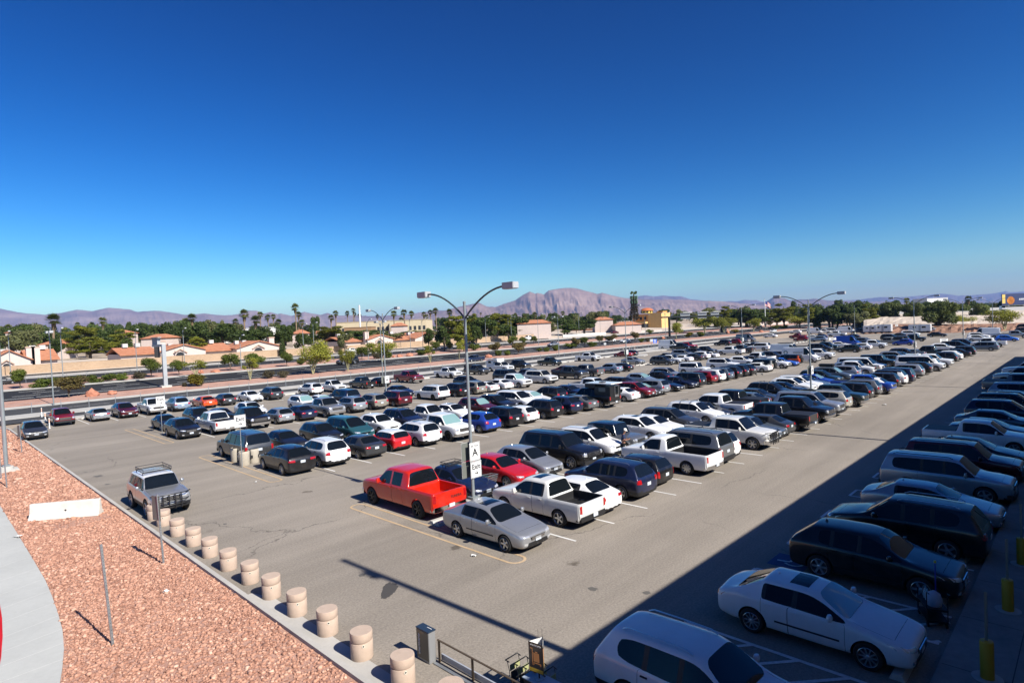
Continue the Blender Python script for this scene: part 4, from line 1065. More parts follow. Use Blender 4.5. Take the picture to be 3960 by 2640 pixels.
# kerbside lamp at the left edge, its head out of the picture
lamp(4.75, 55.0, 12.6, label='thick grey lamp pole on a square footing in the rock bed at left edge', base=0.35, ang=0, group=None, rp=0.13, sides=(-1,))
MB().box((0, 0, 0.06), (1.3, 1.3, 0.14)).build('lamp_footing', M_CONCO, None, (4.75, 55.0, 0.02), bevel=0.02)
tag(bpy.data.objects['lamp_footing'], 'square concrete footing under the grey lamp pole at left edge', 'footing')
# lamps of the building's own roof: seen only by the shadows they lay across the lot
for x in (12.35, 45.65, 78.95, 112.2):
    lamp(x, -0.95, 17.7, arm=2.4, sides=(-1,), ang=90, base=0, label='roof lamp of the building behind the camera', group='roof lamps of the building behind the camera', rp=0.17)
for o in [o for o in bpy.data.objects if o.get('label') == 'roof lamp of the building behind the camera']: pass
# lamps along the roads: base column, base row, top row, number of heads
ROADLAMPS = [(208, 1567, 1286, 2), (245, 1474, 1281, 1), (42, 1458, 1292, 1), (531, 1439, 1285, 1), (714, 1404, 1278, 1), (934, 1432, 1306, 1), (1177, 1403, 1262, 1), (1217, 1392, 1256, 1), (1425, 1391, 1244, 1), (1480, 1452, 1246, 2), (1588, 1347, 1232, 1), (1636, 1351, 1237, 1),
             (1796, 1359, 1234, 1), (1880, 1326, 1232, 1), (1968, 1318, 1230, 1), (1979, 1322, 1231, 1), (2083, 1336, 1222, 1), (2124, 1308, 1238, 1), (2162, 1378, 1226, 2), (2240, 1296, 1214, 1), (2322, 1292, 1233, 1), (2448, 1300, 1217, 1), (2496, 1300, 1222, 1), (2575, 1310, 1209, 2), (2871, 1244, 1200, 1), (2912, 1240, 1198, 1), (2978, 1248, 1192, 1), (3049, 1252, 1196, 2)]
for i, (px, pb, ptop, nh) in enumerate(ROADLAMPS):
    x, y = at(px, pb)
    lamp(x, y, top_z(px, ptop, x, y), arm=1.0 if nh == 2 else 1.6, sides=(-1, 1) if nh == 2 else (1,), base=0, ang=-90, label='slim grey lamp post with a single head beside the divided road' if nh == 1 else 'grey lamp post with two box heads beside the divided road', group='slim lamp posts along the divided road' if nh == 1 else 'two-headed lamp posts along the divided road', head=(0.75, 0.36, 0.24) if nh == 1 else (0.95, 0.45, 0.34), rp=0.09)

# ---------------------------------------------------------------- exit signs on their own posts, waste barrels
def post_sign(px, v, pz, lab, h=3.1, texts=(('Exit', 0.36, 0, 0.13, 0.009),), arrow=(0.28, -0.19), size=(0.74, 0.82)):
    x = on_row(px, v, h)
    t = empty('exit_sign', (x, v, 0), 0, lab, 'sign')
    MB().tube([(0, 0, 0), (0, 0, h + 0.35)], 0.03, 8).build('post', M_STEEL, t, smooth=60)
    sign_panel(t, size[0], size[1], (0, -0.045, h), 0, list(texts), arrow=arrow)
    return t, x
s1, x1 = post_sign(620, 62.8, 0, 'white Exit arrow sign on a post beside the black coupe')
s2, x2 = post_sign(927, 41.0, 0, 'white Exit arrow sign on a post behind the waste barrels')
M_BARREL = mat('exposed aggregate concrete', (0.42, 0.375, 0.30), 0.85, var=0.08, scale=6, bump=0.25, bscale=60)
for k, (px, py, lb) in enumerate(((914, 1786, 'left one of two tan waste barrels beside the dark large SUV'), (946, 1801, 'tan waste barrel with a dark mouth in front of the other'), (983, 1790, 'tan concrete barrel half hidden by the black crossover'))):
    x, y = at(px, py)
    t = empty('waste_barrel', (x + 0.1, y + 0.25, 0), 0, lb, 'waste bin', 'concrete waste barrels at the row end')
    MB().lathe([(0.31, 0), (0.33, 0.04), (0.35, 0.75), (0.36, 0.92), (0.34, 0.96), (0.29, 0.96), (0.28, 0.90), (0.25, 0.55), (0, 0.55)], 24).build('barrel', M_BARREL, t, smooth=35)
    MB().lathe([(0.285, 0.56), (0.285, 0.93), (0.275, 0.93), (0.275, 0.56)], 20).build('liner', M_BLACKM, t, smooth=35)
# wheel stops between facing cars and along the kerb
ws = MB()
def wheel_stop(x, y, lab, rz=0.0, group='concrete wheel stops'):
    global WS_ME
    o = bpy.data.objects.new('wheel_stop', WS_ME); C.objects.link(o); o.location = (x, y, 0); o.rotation_euler = (0, 0, rz)
    tag(o, lab, 'wheel stop', group); return o
b = MB(); pr = [(-0.17, 0), (-0.10, 0.15), (0.10, 0.15), (0.17, 0)]
vs = [(sx * 0.92, y_, z_) for sx in (-1, 1) for (y_, z_) in pr]
b.add(vs, [(0, 1, 2, 3), (7, 6, 5, 4), (0, 4, 5, 1), (1, 5, 6, 2), (2, 6, 7, 3), (3, 7, 4, 0)])
WS_ME = b.mesh('wheel_stop'); WS_ME.materials.append(M_CONCO)
bmx = bmesh.new(); bmx.from_mesh(WS_ME); bmesh.ops.recalc_face_normals(bmx, faces=bmx.faces); bmx.to_mesh(WS_ME); bmx.free()
R0U = [11.7, 16.75, 21.5, 25.4, 29.2, 33.4, 37.4, 40.6, 44.9, 48.5, 52.0, 55.8, 60.2, 64.0, 68.6, 75.0, 83.0, 91.0, 99.0]
for i, u_ in enumerate(R0U):
    wheel_stop(u_, 3.52, 'grey wheel stop at the foot of the shaded walkway', group='wheel stops along the shaded walkway')
for i in range(44):
    for vv, gg in ((20.95, 'first'), (21.35, 'first')):
        if i < 14: wheel_stop(17.0 + SWID * i, vv, 'pale wheel stop between the facing cars of the nearest double row', group='wheel stops of the nearest double row')
for i in range(6):
    for vv in (62.4, 63.3): wheel_stop(98.6 + 2.67 * i, vv + 0.2, 'pale wheel stop in the bare gap beside the silver sedan', group='wheel stops in the bare gap')
for i in range(14): wheel_stop(170 + 2.67 * i, 63.0, 'pale wheel stop in the bare far part of the lot', group='wheel stops in the bare far part')
for i in range(40): wheel_stop(15.2 + 2.72 * i, 85.0, 'pale wheel stop along the road-side edge of the lot', group='wheel stops along the road-side edge')

# ---------------------------------------------------------------- bollards by the kerb
M_BOLL = mat('sandblasted concrete', (0.45, 0.345, 0.27), 0.9, var=0.07, scale=5, bump=0.3, bscale=90)
def bollard_mesh():
    b = MB().lathe([(0.0, 0.0), (0.285, 0.0), (0.295, 0.02), (0.298, 0.50), (0.29, 0.515), (0.272, 0.52), (0.272, 0.535), (0.29, 0.54), (0.298, 0.555), (0.298, 0.765), (0.288, 0.79), (0.0, 0.792)], 32)
    me = b.mesh('bollard'); me.materials.append(M_BOLL); smooth_mesh(me, 30); return me
BME = bollard_mesh()
hole = MB().lathe([(0.028, 0.0), (0.038, 0.0), (0.038, 0.012), (0.026, 0.012), (0.024, 0.0)], 14, cap=False).mesh('hole_ring'); hole.materials.append(mat('grout', (0.66, 0.62, 0.52), 0.8)); smooth_mesh(hole, 30)
plug = MB().lathe([(0.027, 0.0), (0.0, 0.0)], 14).mesh('hole'); plug.materials.append(M_INK)
bys = [33.05, 31.6, 29.45, 27.45, 25.5, 23.5, 21.6, 19.8, 17.95, 16.1, 14.2, 12.35, 10.5]
nth = ['farthest', 'second farthest', 'third farthest', 'fourth farthest', 'fifth farthest', 'sixth farthest', 'middle', 'sixth nearest', 'fifth nearest', 'fourth nearest', 'third nearest', 'second nearest', 'nearest']
for k, y in enumerate(bys):
    o = empty('bollard', (8.22 + 0.02 * math.sin(k * 2.3), y, 0), R(-40 + 20 * math.sin(k)), 'squat pinkish concrete bollard, ' + nth[k] + ' of the line along the kerb', 'bollard', 'concrete bollards along the kerb')
    o.scale = (1, 1, 0.91)
    bo = part('body', BME, o)
    a = R(-112) - o.rotation_euler.z
    for nm, me, rr in (('hole_ring', hole, 0.297), ('hole', plug, 0.299)):
        h = part(nm, me, o); h.location = (rr * math.cos(a), rr * math.sin(a), 0.455); h.rotation_euler = (R(90), 0, a + R(90))
# ---------------------------------------------------------------- yellow posts on the shaded walkway
M_YPOST = mat('safety yellow plastic', (0.50, 0.27, 0.015), 0.5, var=0.06, scale=3)
for k, (x, lb) in enumerate(((16.95, 'yellow footed square post nearest the camera on the shaded walkway'), (21.15, 'second nearest yellow footed post on the shaded walkway'), (25.2, 'third nearest yellow footed post on the shaded walkway'), (29.4, 'fourth yellow footed post on the shaded walkway'))):
    t = empty('sign_post', (x, 1.98, 0.15), 0, lb, 'post', 'yellow footed posts on the shaded walkway')
    MB().lathe([(0.135, 0), (0.135, 0.82), (0.125, 0.86), (0, 0.88)], 20).build('yellow_sleeve', M_YPOST, t, smooth=40)
    MB().box((0, 0, 1.42), (0.055, 0.055, 1.15)).build('post', M_SIGNB, t)
    MB().lathe([(0.30, 0.0), (0.30, 0.008), (0, 0.008)], 24).build('grout_ring', M_CONCO, t)
# ---------------------------------------------------------------- bare sign posts and barrier in the rock bed
def u_post(px, py, h, lx_, ly_, lb, plate=False):
    x, y = at(px, py)
    t = empty('bare_post', (x, y, 0), R(20), lb, 'post', 'perforated steel posts in the rock bed')
    b = MB()
    top = Vector((lx_, ly_, h))
    for (dx, dy, w_, d_) in ((0, 0, 0.06, 0.008), (-0.03, 0.014, 0.008, 0.03), (0.03, 0.014, 0.008, 0.03)):
        c = [(dx - w_ / 2, dy - d_ / 2), (dx + w_ / 2, dy - d_ / 2), (dx + w_ / 2, dy + d_ / 2), (dx - w_ / 2, dy + d_ / 2)]
        b.add([(p, q, -0.05) for p, q in c] + [(p + lx_, q + ly_, h) for p, q in c], [(0, 1, 5, 4), (1, 2, 6, 5), (2, 3, 7, 6), (3, 0, 4, 7), (4, 5, 6, 7)])
    b.build('post', M_STEEL, t)
    hb = MB()
    for q in range(int(h / 0.10)):
        f_ = (q + 0.5) * 0.10 / h; hb.box((lx_ * f_, ly_ * f_ - 0.006, h * f_), (0.014, 0.006, 0.016))
    hb.build('hole_row', M_INK, t)['kind'] = 'stuff'
    if plate: MB().box((lx_ + 0.02, 0.2, h - 0.55), (0.012, 0.46, 0.95)).build('sign_plate', M_SIGNB, t)
    return t
u_post(438, 2494, 2.95, -0.10, 0.10, 'bare perforated steel post leaning in the rock bed nearest the camera')
u_post(634, 2182, 2.75, -0.06, 0.05, 'steel post with a sign plate seen edge-on before the bollards', plate=True)
u_post(85, 1752, 2.35, -0.03, 0.0, 'short bare steel post by the kerb near the charcoal hatchback', plate=True)
u_post(27, 1884, 2.6, -0.05, 0.0, 'bare steel post next to the thick lamp pole at left edge')
u_post(5, 1852, 2.6, 0, 0, 'bare steel post cut by the left edge of the picture')
bx0, bx1 = Vector(at(121, 2011)), Vector(at(391, 1987))
cc = (bx0 + bx1) / 2; dd = bx1 - bx0
t = empty('jersey_barrier', (cc.x, cc.y, 0.0), math.atan2(dd.y, dd.x), 'white concrete barrier lying across the rock bed', 'barrier')
prf = [(-0.30, 0.0), (-0.30, 0.08), (-0.15, 0.33), (-0.09, 0.81), (0.09, 0.81), (0.15, 0.33), (0.30, 0.08), (0.30, 0.0)]
Lb = dd.length / 2
b = MB(); vs = [(sx * Lb, y_, z_) for sx in (-1, 1) for (y_, z_) in prf]
b.add(vs, [tuple(range(8)), tuple(range(15, 7, -1))] + [(i, i + 8, (i + 1) % 8 + 8, (i + 1) % 8) for i in range(8)])
me = b.mesh('barrier_body'); bmx = bmesh.new(); bmx.from_mesh(me); bmesh.ops.recalc_face_normals(bmx, faces=bmx.faces); bmesh.ops.bevel(bmx, geom=bmx.edges[:], offset=0.02, segments=1, affect='EDGES', clamp_overlap=True); bmx.to_mesh(me); bmx.free()
meshob('barrier_body', me, mat('whitewashed concrete', (0.56, 0.545, 0.495), 0.85, var=0.10, scale=2.2, bump=0.2, bscale=20), t)
MB().lathe([(0.045, 0), (0.0, 0.0)], 14, M=Matrix.Translation((0.05, -0.150, 0.40)) @ Matrix.Rotation(R(83), 4, 'X')).build('lifting_hole', M_INK, t)

# ---------------------------------------------------------------- luggage cart station
M_KIOSK = mat('black kiosk panel', (0.025, 0.024, 0.022), 0.35, coat=0.5)
M_KSIDE = mat('kiosk grey', (0.24, 0.245, 0.25), 0.4, metal=0.2)
M_RAIL = mat('bronze rail', (0.13, 0.095, 0.06), 0.45, metal=0.4)
M_ORANGE = mat('cart sign orange', (0.62, 0.27, 0.09), 0.5)
M_OLIVE = mat('cart panel olive', (0.35, 0.36, 0.17), 0.5)
KX, KY = 9.25, 12.85
KX, KY = 9.25, 12.75
t = empty('cart_dispenser', (KX, KY, 0), R(0), 'slim black luggage cart dispenser with white lettering at the rack end', 'dispenser')
MB().box((0, 0, 0.62), (0.30, 0.72, 1.24)).build('cabinet', M_KSIDE, t, bevel=0.015)
f_ = MB().box((-0.157, 0, 0.66), (0.014, 0.68, 1.10)).build('front_panel', M_KIOSK, t)
me = text_mesh('smartecarte', 0.17, bold=0.002)
meshob('lettering', me, M_SIGN, f_, (-0.168, 0.20, 0.66), (R(90), R(-90), R(-90)))
tp = MB().box((0, 0, 1.26), (0.34, 0.76, 0.045)).build('cap', mat('navy cap', (0.02, 0.035, 0.06), 0.4), t, bevel=0.008)
MB().box((0.165, 0, 1.262), (0.012, 0.74, 0.02)).build('red_trim', mat('red trim', (0.45, 0.02, 0.03), 0.4), t)
meshob('lettering', text_mesh('smartecarte', 0.055), M_SIGN, tp, (0.06, -0.15, 1.284), (0, 0, R(90)))
t.scale = (0.75, 0.72, 0.66)
# guide rail with cart lane
t = empty('guide_rail', (KX + 0.05, KY - 0.30, 0), 0, 'bronze handrail running from the cart dispenser to the carts', 'railing')
b = MB(); b.tube([(0, 0, 0), (0, 0, 0.98)], 0.025, 8)
MB().tube([(0.12, 0.0, 0.98), (0.12, -5.2, 0.98)], 0.035, 8).build('handrail', M_RAIL, t, smooth=60)
for y_ in (-0.05, -1.35, -2.75, -4.1): MB().box((0.12, y_, 0.49), (0.05, 0.05, 0.97)).build('rail_post', M_RAIL, t)
MB().box((0.22, -2.6, 0.20), (0.05, 5.1, 0.26)).build('kick_panel', mat('pale rail panel', (0.45, 0.47, 0.50), 0.4, metal=0.3), t)
MB().box((-0.05, -2.6, 0.03), (0.10, 5.2, 0.05)).build('floor_track', M_STEEL, t)
t.scale = (0.8, 1.0, 0.58)
def cart(x, y, rz, lb):
    t = empty('luggage_cart', (x, y, 0), rz, lb, 'cart', 'luggage carts at the dispenser'); t.scale = (0.64, 0.64, 0.66)
    b = MB(); fr = M_CHROME
    for s_ in (-1, 1): b.tube([(0.0, s_ * 0.28, 0.15), (-0.04, s_ * 0.28, 0.65), (-0.12, s_ * 0.30, 1.02)], 0.016, 6); b.tube([(0.0, s_ * 0.28, 0.16), (0.80, s_ * 0.16, 0.14)], 0.016, 6)
    b.build('frame', fr, t, smooth=60)
    MB().tube([(-0.02, -0.30, 1.02), (-0.20, -0.32, 1.04), (-0.20, 0.32, 1.04), (-0.02, 0.30, 1.02)], 0.022, 8).build('handle', M_BLACKM, t, smooth=60)
    MB().box((-0.03, 0, 0.78), (0.02, 0.52, 0.22)).build('advert_panel', M_OLIVE, t)
    MB().box((0.0, 0, 0.45), (0.02, 0.50, 0.40)).build('back_panel', M_KIOSK, t)
    for (wx, wy) in ((0.02, 0.26), (0.02, -0.26), (0.75, 0.0)): MB().lathe([(0.07, -0.02), (0.07, 0.02), (0, 0.02)], 12, M=Matrix.Translation((wx, wy, 0.07)) @ Matrix.Rotation(R(90), 4, 'X')).build('wheel', M_TYRE, t)
    return t
cx_, cy_ = at(1990, 2545, 0.67)
for k in range(5):
    cart(cx_ + 0.03 * k, cy_ - 0.02 - 0.26 * k, R(-90), ('luggage cart with olive panel at the front of the nested carts', 'second luggage cart nested behind the front one', 'third nested luggage cart beside the triangular sign', 'fourth nested luggage cart behind the triangular sign', 'last nested luggage cart at the picture bottom')[k])
sx_, sy_ = at(2086, 2622, 0.655)
t = empty('cart_counter', (sx_, sy_ - 0.1, 0), 0, 'grey topped counter box under the triangular cart sign', 'counter')
MB().box((0, -0.3, 0.48), (0.55, 1.9, 0.96)).build('cabinet', M_KIOSK, t, bevel=0.01)
MB().box((0, -0.3, 0.975), (0.62, 1.98, 0.035)).build('counter_top', mat('grey counter', (0.30, 0.36, 0.42), 0.5), t, bevel=0.006)
t.scale = (0.66, 0.66, 0.66)
t = empty('cart_sign', (sx_, sy_, 0.656), R(-25), 'black three-sided sign with an orange luggage trolley above the counter', 'sign')
MB().tube([(0, 0, 0.015), (0, 0, 0.30)], 0.03, 8).build('stand', M_BLACKM, t)
MB().box((0, 0, 0.012), (0.3, 0.3, 0.02)).build('foot', mat('grey counter', (0.3, 0.36, 0.42)), t)
tri = [(-0.30, 0.18), (0.30, 0.24), (0.04, -0.34)]
cz = Vector((sum(p[0] for p in tri) / 3, sum(p[1] for p in tri) / 3, 0))
for i in range(3):
    a_, b_ = Vector((*tri[i], 0)), Vector((*tri[(i + 1) % 3], 0)); m_ = (a_ + b_) / 2; d_ = b_ - a_
    nrm = Vector((d_.y, -d_.x, 0)).normalized()
    if nrm.dot(m_ - cz) < 0: nrm = -nrm
    rz = math.atan2(nrm.y, nrm.x) + R(90)
    w_ = d_.length
    pn = MB().box((0, 0, 0), (w_, 0.016, 1.02)).build('sign_face', M_KIOSK, t, loc=(m_.x, m_.y, 0.78), rot=(0, 0, rz))
    MB().box((0, 0.0095, 0), (w_ - 0.01, 0.003, 1.0)).build('inner_face', M_SIGN, pn)
    g_ = MB()
    g_.box((0.02, -0.0095, 0.02), (0.24, 0.004, 0.30)); g_.box((0.02, -0.0095, 0.20), (0.10, 0.004, 0.03))
    g_.box((-0.15, -0.0095, 0.02), (0.025, 0.004, 0.56)); g_.box((-0.19, -0.0095, 0.30), (0.10, 0.004, 0.025)); g_.box((0.03, -0.0095, -0.18), (0.38, 0.004, 0.025))
    for (qx, qr) in ((-0.12, 0.055), (0.20, 0.035)): g_.lathe([(qr, 0), (0, 0.0)], 14, M=Matrix.Translation((qx, -0.0115, -0.215)) @ Matrix.Rotation(R(90), 4, 'X'))
    g_.build('trolley_emblem', M_ORANGE, pn)
    meshob('lettering', text_mesh('smartecarte', 0.095, bold=0.001), M_SIGN, pn, (0, -0.0095, 0.43), (R(90), 0, 0))
    MB().box((0, -0.0095, -0.43), (w_ * 0.96, 0.004, 0.12)).build('yellow_band', mat('yellow band', (0.55, 0.36, 0.03), 0.5), pn)
t.scale = (0.62, 0.62, 0.66)
MB().tube([(0, -0.05, 0.6), (0, -0.05, 1.75)], 0.006, 5).build('aerial', M_BLACKM, t)
MB().tube([(0.22, 0.1, 0.6), (0.22, 0.1, 1.65)], 0.006, 5).build('aerial', M_BLACKM, t)

# ---------------------------------------------------------------- shopping carts, delineators, litter
def shopping_cart(x, y, rz, lb):
    t = empty('shopping_cart', (x, y, 0), rz, lb, 'cart')
    b = MB(); r = 0.008
    lo = [(-0.30, -0.18, 0.50), (0.45, -0.14, 0.56), (0.45, 0.14, 0.56), (-0.30, 0.18, 0.50)]; hi = [(-0.42, -0.26, 0.98), (0.50, -0.20, 0.90), (0.50, 0.20, 0.90), (-0.42, 0.26, 0.98)]
    for q in range(4):
        b.tube([lo[q], lo[(q + 1) % 4]], r, 5); b.tube([hi[q], hi[(q + 1) % 4]], 0.011, 5)
        for k in range(8):
            u = k / 8; p = Vector(lo[q]).lerp(Vector(lo[(q + 1) % 4]), u); s_ = Vector(hi[q]).lerp(Vector(hi[(q + 1) % 4]), u); b.tube([p, s_], 0.004, 4)
        for k in (0.35, 0.7): b.tube([Vector(lo[q]).lerp(Vector(hi[q]), k), Vector(lo[(q + 1) % 4]).lerp(Vector(hi[(q + 1) % 4]), k)], 0.004, 4)
    b.build('basket', M_STEEL, t)
    f_ = MB()
    for s_ in (-1, 1): f_.tube([(-0.45, s_ * 0.25, 1.0), (-0.38, s_ * 0.24, 0.30), (0.48, s_ * 0.18, 0.22), (0.50, s_ * 0.18, 0.10)], 0.014, 6); f_.tube([(-0.38, s_ * 0.24, 0.30), (-0.40, s_ * 0.24, 0.10)], 0.014, 6)
    f_.build('frame', M_STEEL, t, smooth=60)
    MB().tube([(-0.45, -0.27, 1.0), (-0.45, 0.27, 1.0)], 0.016, 8).build('handle', mat('teal plastic', (0.02, 0.20, 0.19), 0.4), t)
    for (wx, wy) in ((-0.40, 0.24), (-0.40, -0.24), (0.50, 0.18), (0.50, -0.18)): MB().lathe([(0.06, -0.015), (0.06, 0.015), (0, 0.015)], 12, M=Matrix.Translation((wx, wy, 0.06)) @ Matrix.Rotation(R(90), 4, 'X')).build('wheel', M_TYRE, t)
x, y = at(1895, 1905)
shopping_cart(x, y, R(10), 'wire shopping cart left beside the nearest lamp pole')
x, y = at(2931, 1449)
t = empty('flatbed_cart', (x, y, 0), R(-60), 'white panelled trolley standing at the tail of the white sedan', 'cart')
b = MB(); b.tube([(-0.3, -0.45, 0.15), (-0.3, -0.45, 1.35), (-0.3, 0.45, 1.35), (-0.3, 0.45, 0.15)], 0.02, 6); b.tube([(-0.3, -0.45, 0.2), (0.6, -0.45, 0.2), (0.6, 0.45, 0.2), (-0.3, 0.45, 0.2)], 0.02, 6); b.build('frame', M_STEEL, t, smooth=60)
MB().box((-0.3, 0, 0.85), (0.02, 0.88, 0.9)).build('panel', mat('pale trolley panel', (0.42, 0.45, 0.44), 0.5), t)
for (wx, wy) in ((-0.25, 0.4), (-0.25, -0.4), (0.55, 0.4), (0.55, -0.4)): MB().lathe([(0.08, -0.02), (0.08, 0.02), (0, 0.02)], 12, M=Matrix.Translation((wx, wy, 0.08)) @ Matrix.Rotation(R(90), 4, 'X')).build('wheel', M_TYRE, t)
# cleaner's trolley at the nose of the black crossover
x, y = 19.55, 3.45
t = empty('cleaning_trolley', (x, y, 0), R(25), 'dark cleaning trolley with a bag, bottles and a blue broom by the black crossover', 'trolley')
b = MB()
for s_ in (-1, 1): b.tube([(-0.4, s_ * 0.24, 0.12), (-0.4, s_ * 0.24, 0.95)], 0.015, 6); b.tube([(0.4, s_ * 0.24, 0.12), (0.4, s_ * 0.24, 0.75)], 0.015, 6); b.tube([(-0.4, s_ * 0.24, 0.95), (-0.62, s_ * 0.24, 1.0)], 0.015, 6)
b.build('frame', M_BLACKM, t, smooth=60)
for z_ in (0.16, 0.48): MB().box((0, 0, z_), (0.85, 0.5, 0.06)).build('tray', M_DARK, t)
MB().lathe([(0.0, 0.02), (0.16, 0.0), (0.2, 0.15), (0.15, 0.33), (0.05, 0.40), (0, 0.41)], 12, c=(-0.15, 0, 0.5)).build('bag', mat('grey sack', (0.35, 0.36, 0.42), 0.7), t, smooth=50)
for q in (0.15, 0.3): MB().lathe([(0.05, 0), (0.055, 0.2), (0.02, 0.26), (0.02, 0.31), (0, 0.31)], 10, c=(q, 0.08, 0.51)).build('bottle', mat('pale bottle', (0.30, 0.42, 0.44), 0.3), t, smooth=50)
MB().tube([(0.42, -0.2, 0.2), (0.50, -0.22, 1.45)], 0.016, 6).build('broom_handle', mat('blue broom', (0.01, 0.03, 0.30), 0.4), t, smooth=60)
MB().lathe([(0.03, 0), (0.03, 0.06), (0, 0.07)], 8, c=(0.50, -0.22, 1.44)).build('broom_tip', mat('yellow tip', (0.6, 0.45, 0.03), 0.4), t)
for (wx, wy) in ((-0.38, 0.22), (-0.38, -0.22), (0.38, 0.22), (0.38, -0.22)): MB().lathe([(0.07, -0.02), (0.07, 0.02), (0, 0.02)], 12, M=Matrix.Translation((wx, wy, 0.07)) @ Matrix.Rotation(R(90), 4, 'X')).build('wheel', M_TYRE, t)
M_DEL = mat('white delineator plastic', (0.72, 0.72, 0.70), 0.5); M_DELO = mat('orange band', (0.65, 0.22, 0.02), 0.5)
def delineator(px, py, lb, grp=None, h=1.1):
    x, y = at(px, py)
    t = empty('delineator_post', (x, y, 0), 0, lb, 'marker post', grp)
    MB().lathe([(0.10, 0), (0.10, 0.03), (0.05, 0.05), (0.05, h), (0, h + 0.02)], 12).build('tube', M_DEL, t, smooth=40)
    for z_ in (h - 0.22, h - 0.42): MB().lathe([(0.054, z_), (0.054, z_ + 0.1)], 12, cap=False).build('band', M_DELO, t, smooth=40)
delineator(162, 1611, 'leftmost white flexible marker post beside the red pickup'); delineator(176, 1632, 'middle white marker post with orange bands beside the red pickup'); delineator(192, 1656, 'white marker post with orange bands nearest the charcoal hatchback')
for px in (2410, 2422, 2434, 2442, 2455): delineator(px, 1352, 'small white marker post in the row beyond the red sedan', 'white marker posts beyond the red sedan', 0.9)
MW = mat('crumpled white paper', (0.66, 0.66, 0.64), 0.8)
def litter(px, py, lb, s=0.18):
    x, y = at(px, py, 0.02)
    b = MB(); n = 7
    for k in range(9):
        a = random.random() * 6.28; c = Vector((random.uniform(-s, s) * 0.6, random.uniform(-s, s) * 0.6, random.uniform(0, 0.04)))
        b.add([c + Vector((math.cos(a) * s * 0.5, math.sin(a) * s * 0.5, 0.01)), c + Vector((-math.sin(a) * s * 0.4, math.cos(a) * s * 0.4, 0.05)), c + Vector((-math.cos(a) * s * 0.5, -math.sin(a) * s * 0.4, 0.0))], [(0, 1, 2)])
    o = b.build('paper_scrap', MW, None, (x, y, 0.02)); tag(o, lb, 'litter')
litter(1837, 2147, 'white paper scrap on the asphalt left of the yellow loop end', 0.13); litter(70, 2077, 'white plastic bag on the pavement at left', 0.30); litter(3420, 1565, 'white scrap lying in the aisle by the shadow edge', 0.25); litter(990, 1864, 'small white scrap on the asphalt near the black crossover', 0.07)
litter(636, 2290, 'thin pale strip lying on the rock bed', 0.16); litter(2878, 1695, 'pale scrap on the asphalt beside the white bull-bar pickup', 0.12)
# irregular wet stain
x0, y0 = at(1504, 2280); P = []
for k in range(40): a = 2 * math.pi * k / 40; r = 1 + 0.10 * math.sin(3 * a + 1) + 0.10 * random.uniform(-1, 1); p_, q_ = 0.25 * r * math.cos(a), 0.60 * r * math.sin(a); P.append((x0 + p_ * 0.70 + q_ * 0.71, y0 - p_ * 0.71 + q_ * 0.70))
quad_sheet('oil_stain', P, 0.004, mat('oil soaked asphalt', (0.055, 0.05, 0.045), 0.8))
for px, py, r in ((1440, 2230, 0.09), (1400, 2222, 0.12), (870, 2025, 0.10), (330, 1825, 0.12), (252, 1770, 0.1), (415, 1872, 0.16), (200, 1737, 0.12), (380, 1840, 0.28), (2500, 2290, 0.12), (2292, 2276, 0.15)):
    x0, y0 = at(px, py); P = [(x0 + r * (1 + 0.3 * random.uniform(-1, 1)) * math.cos(k * 0.4), y0 + r * (1 + 0.3 * random.uniform(-1, 1)) * math.sin(k * 0.4)) for k in range(15)]
    quad_sheet('oil_stain', P, 0.004, mat('faint oil stain', (0.10, 0.092, 0.08), 0.85))

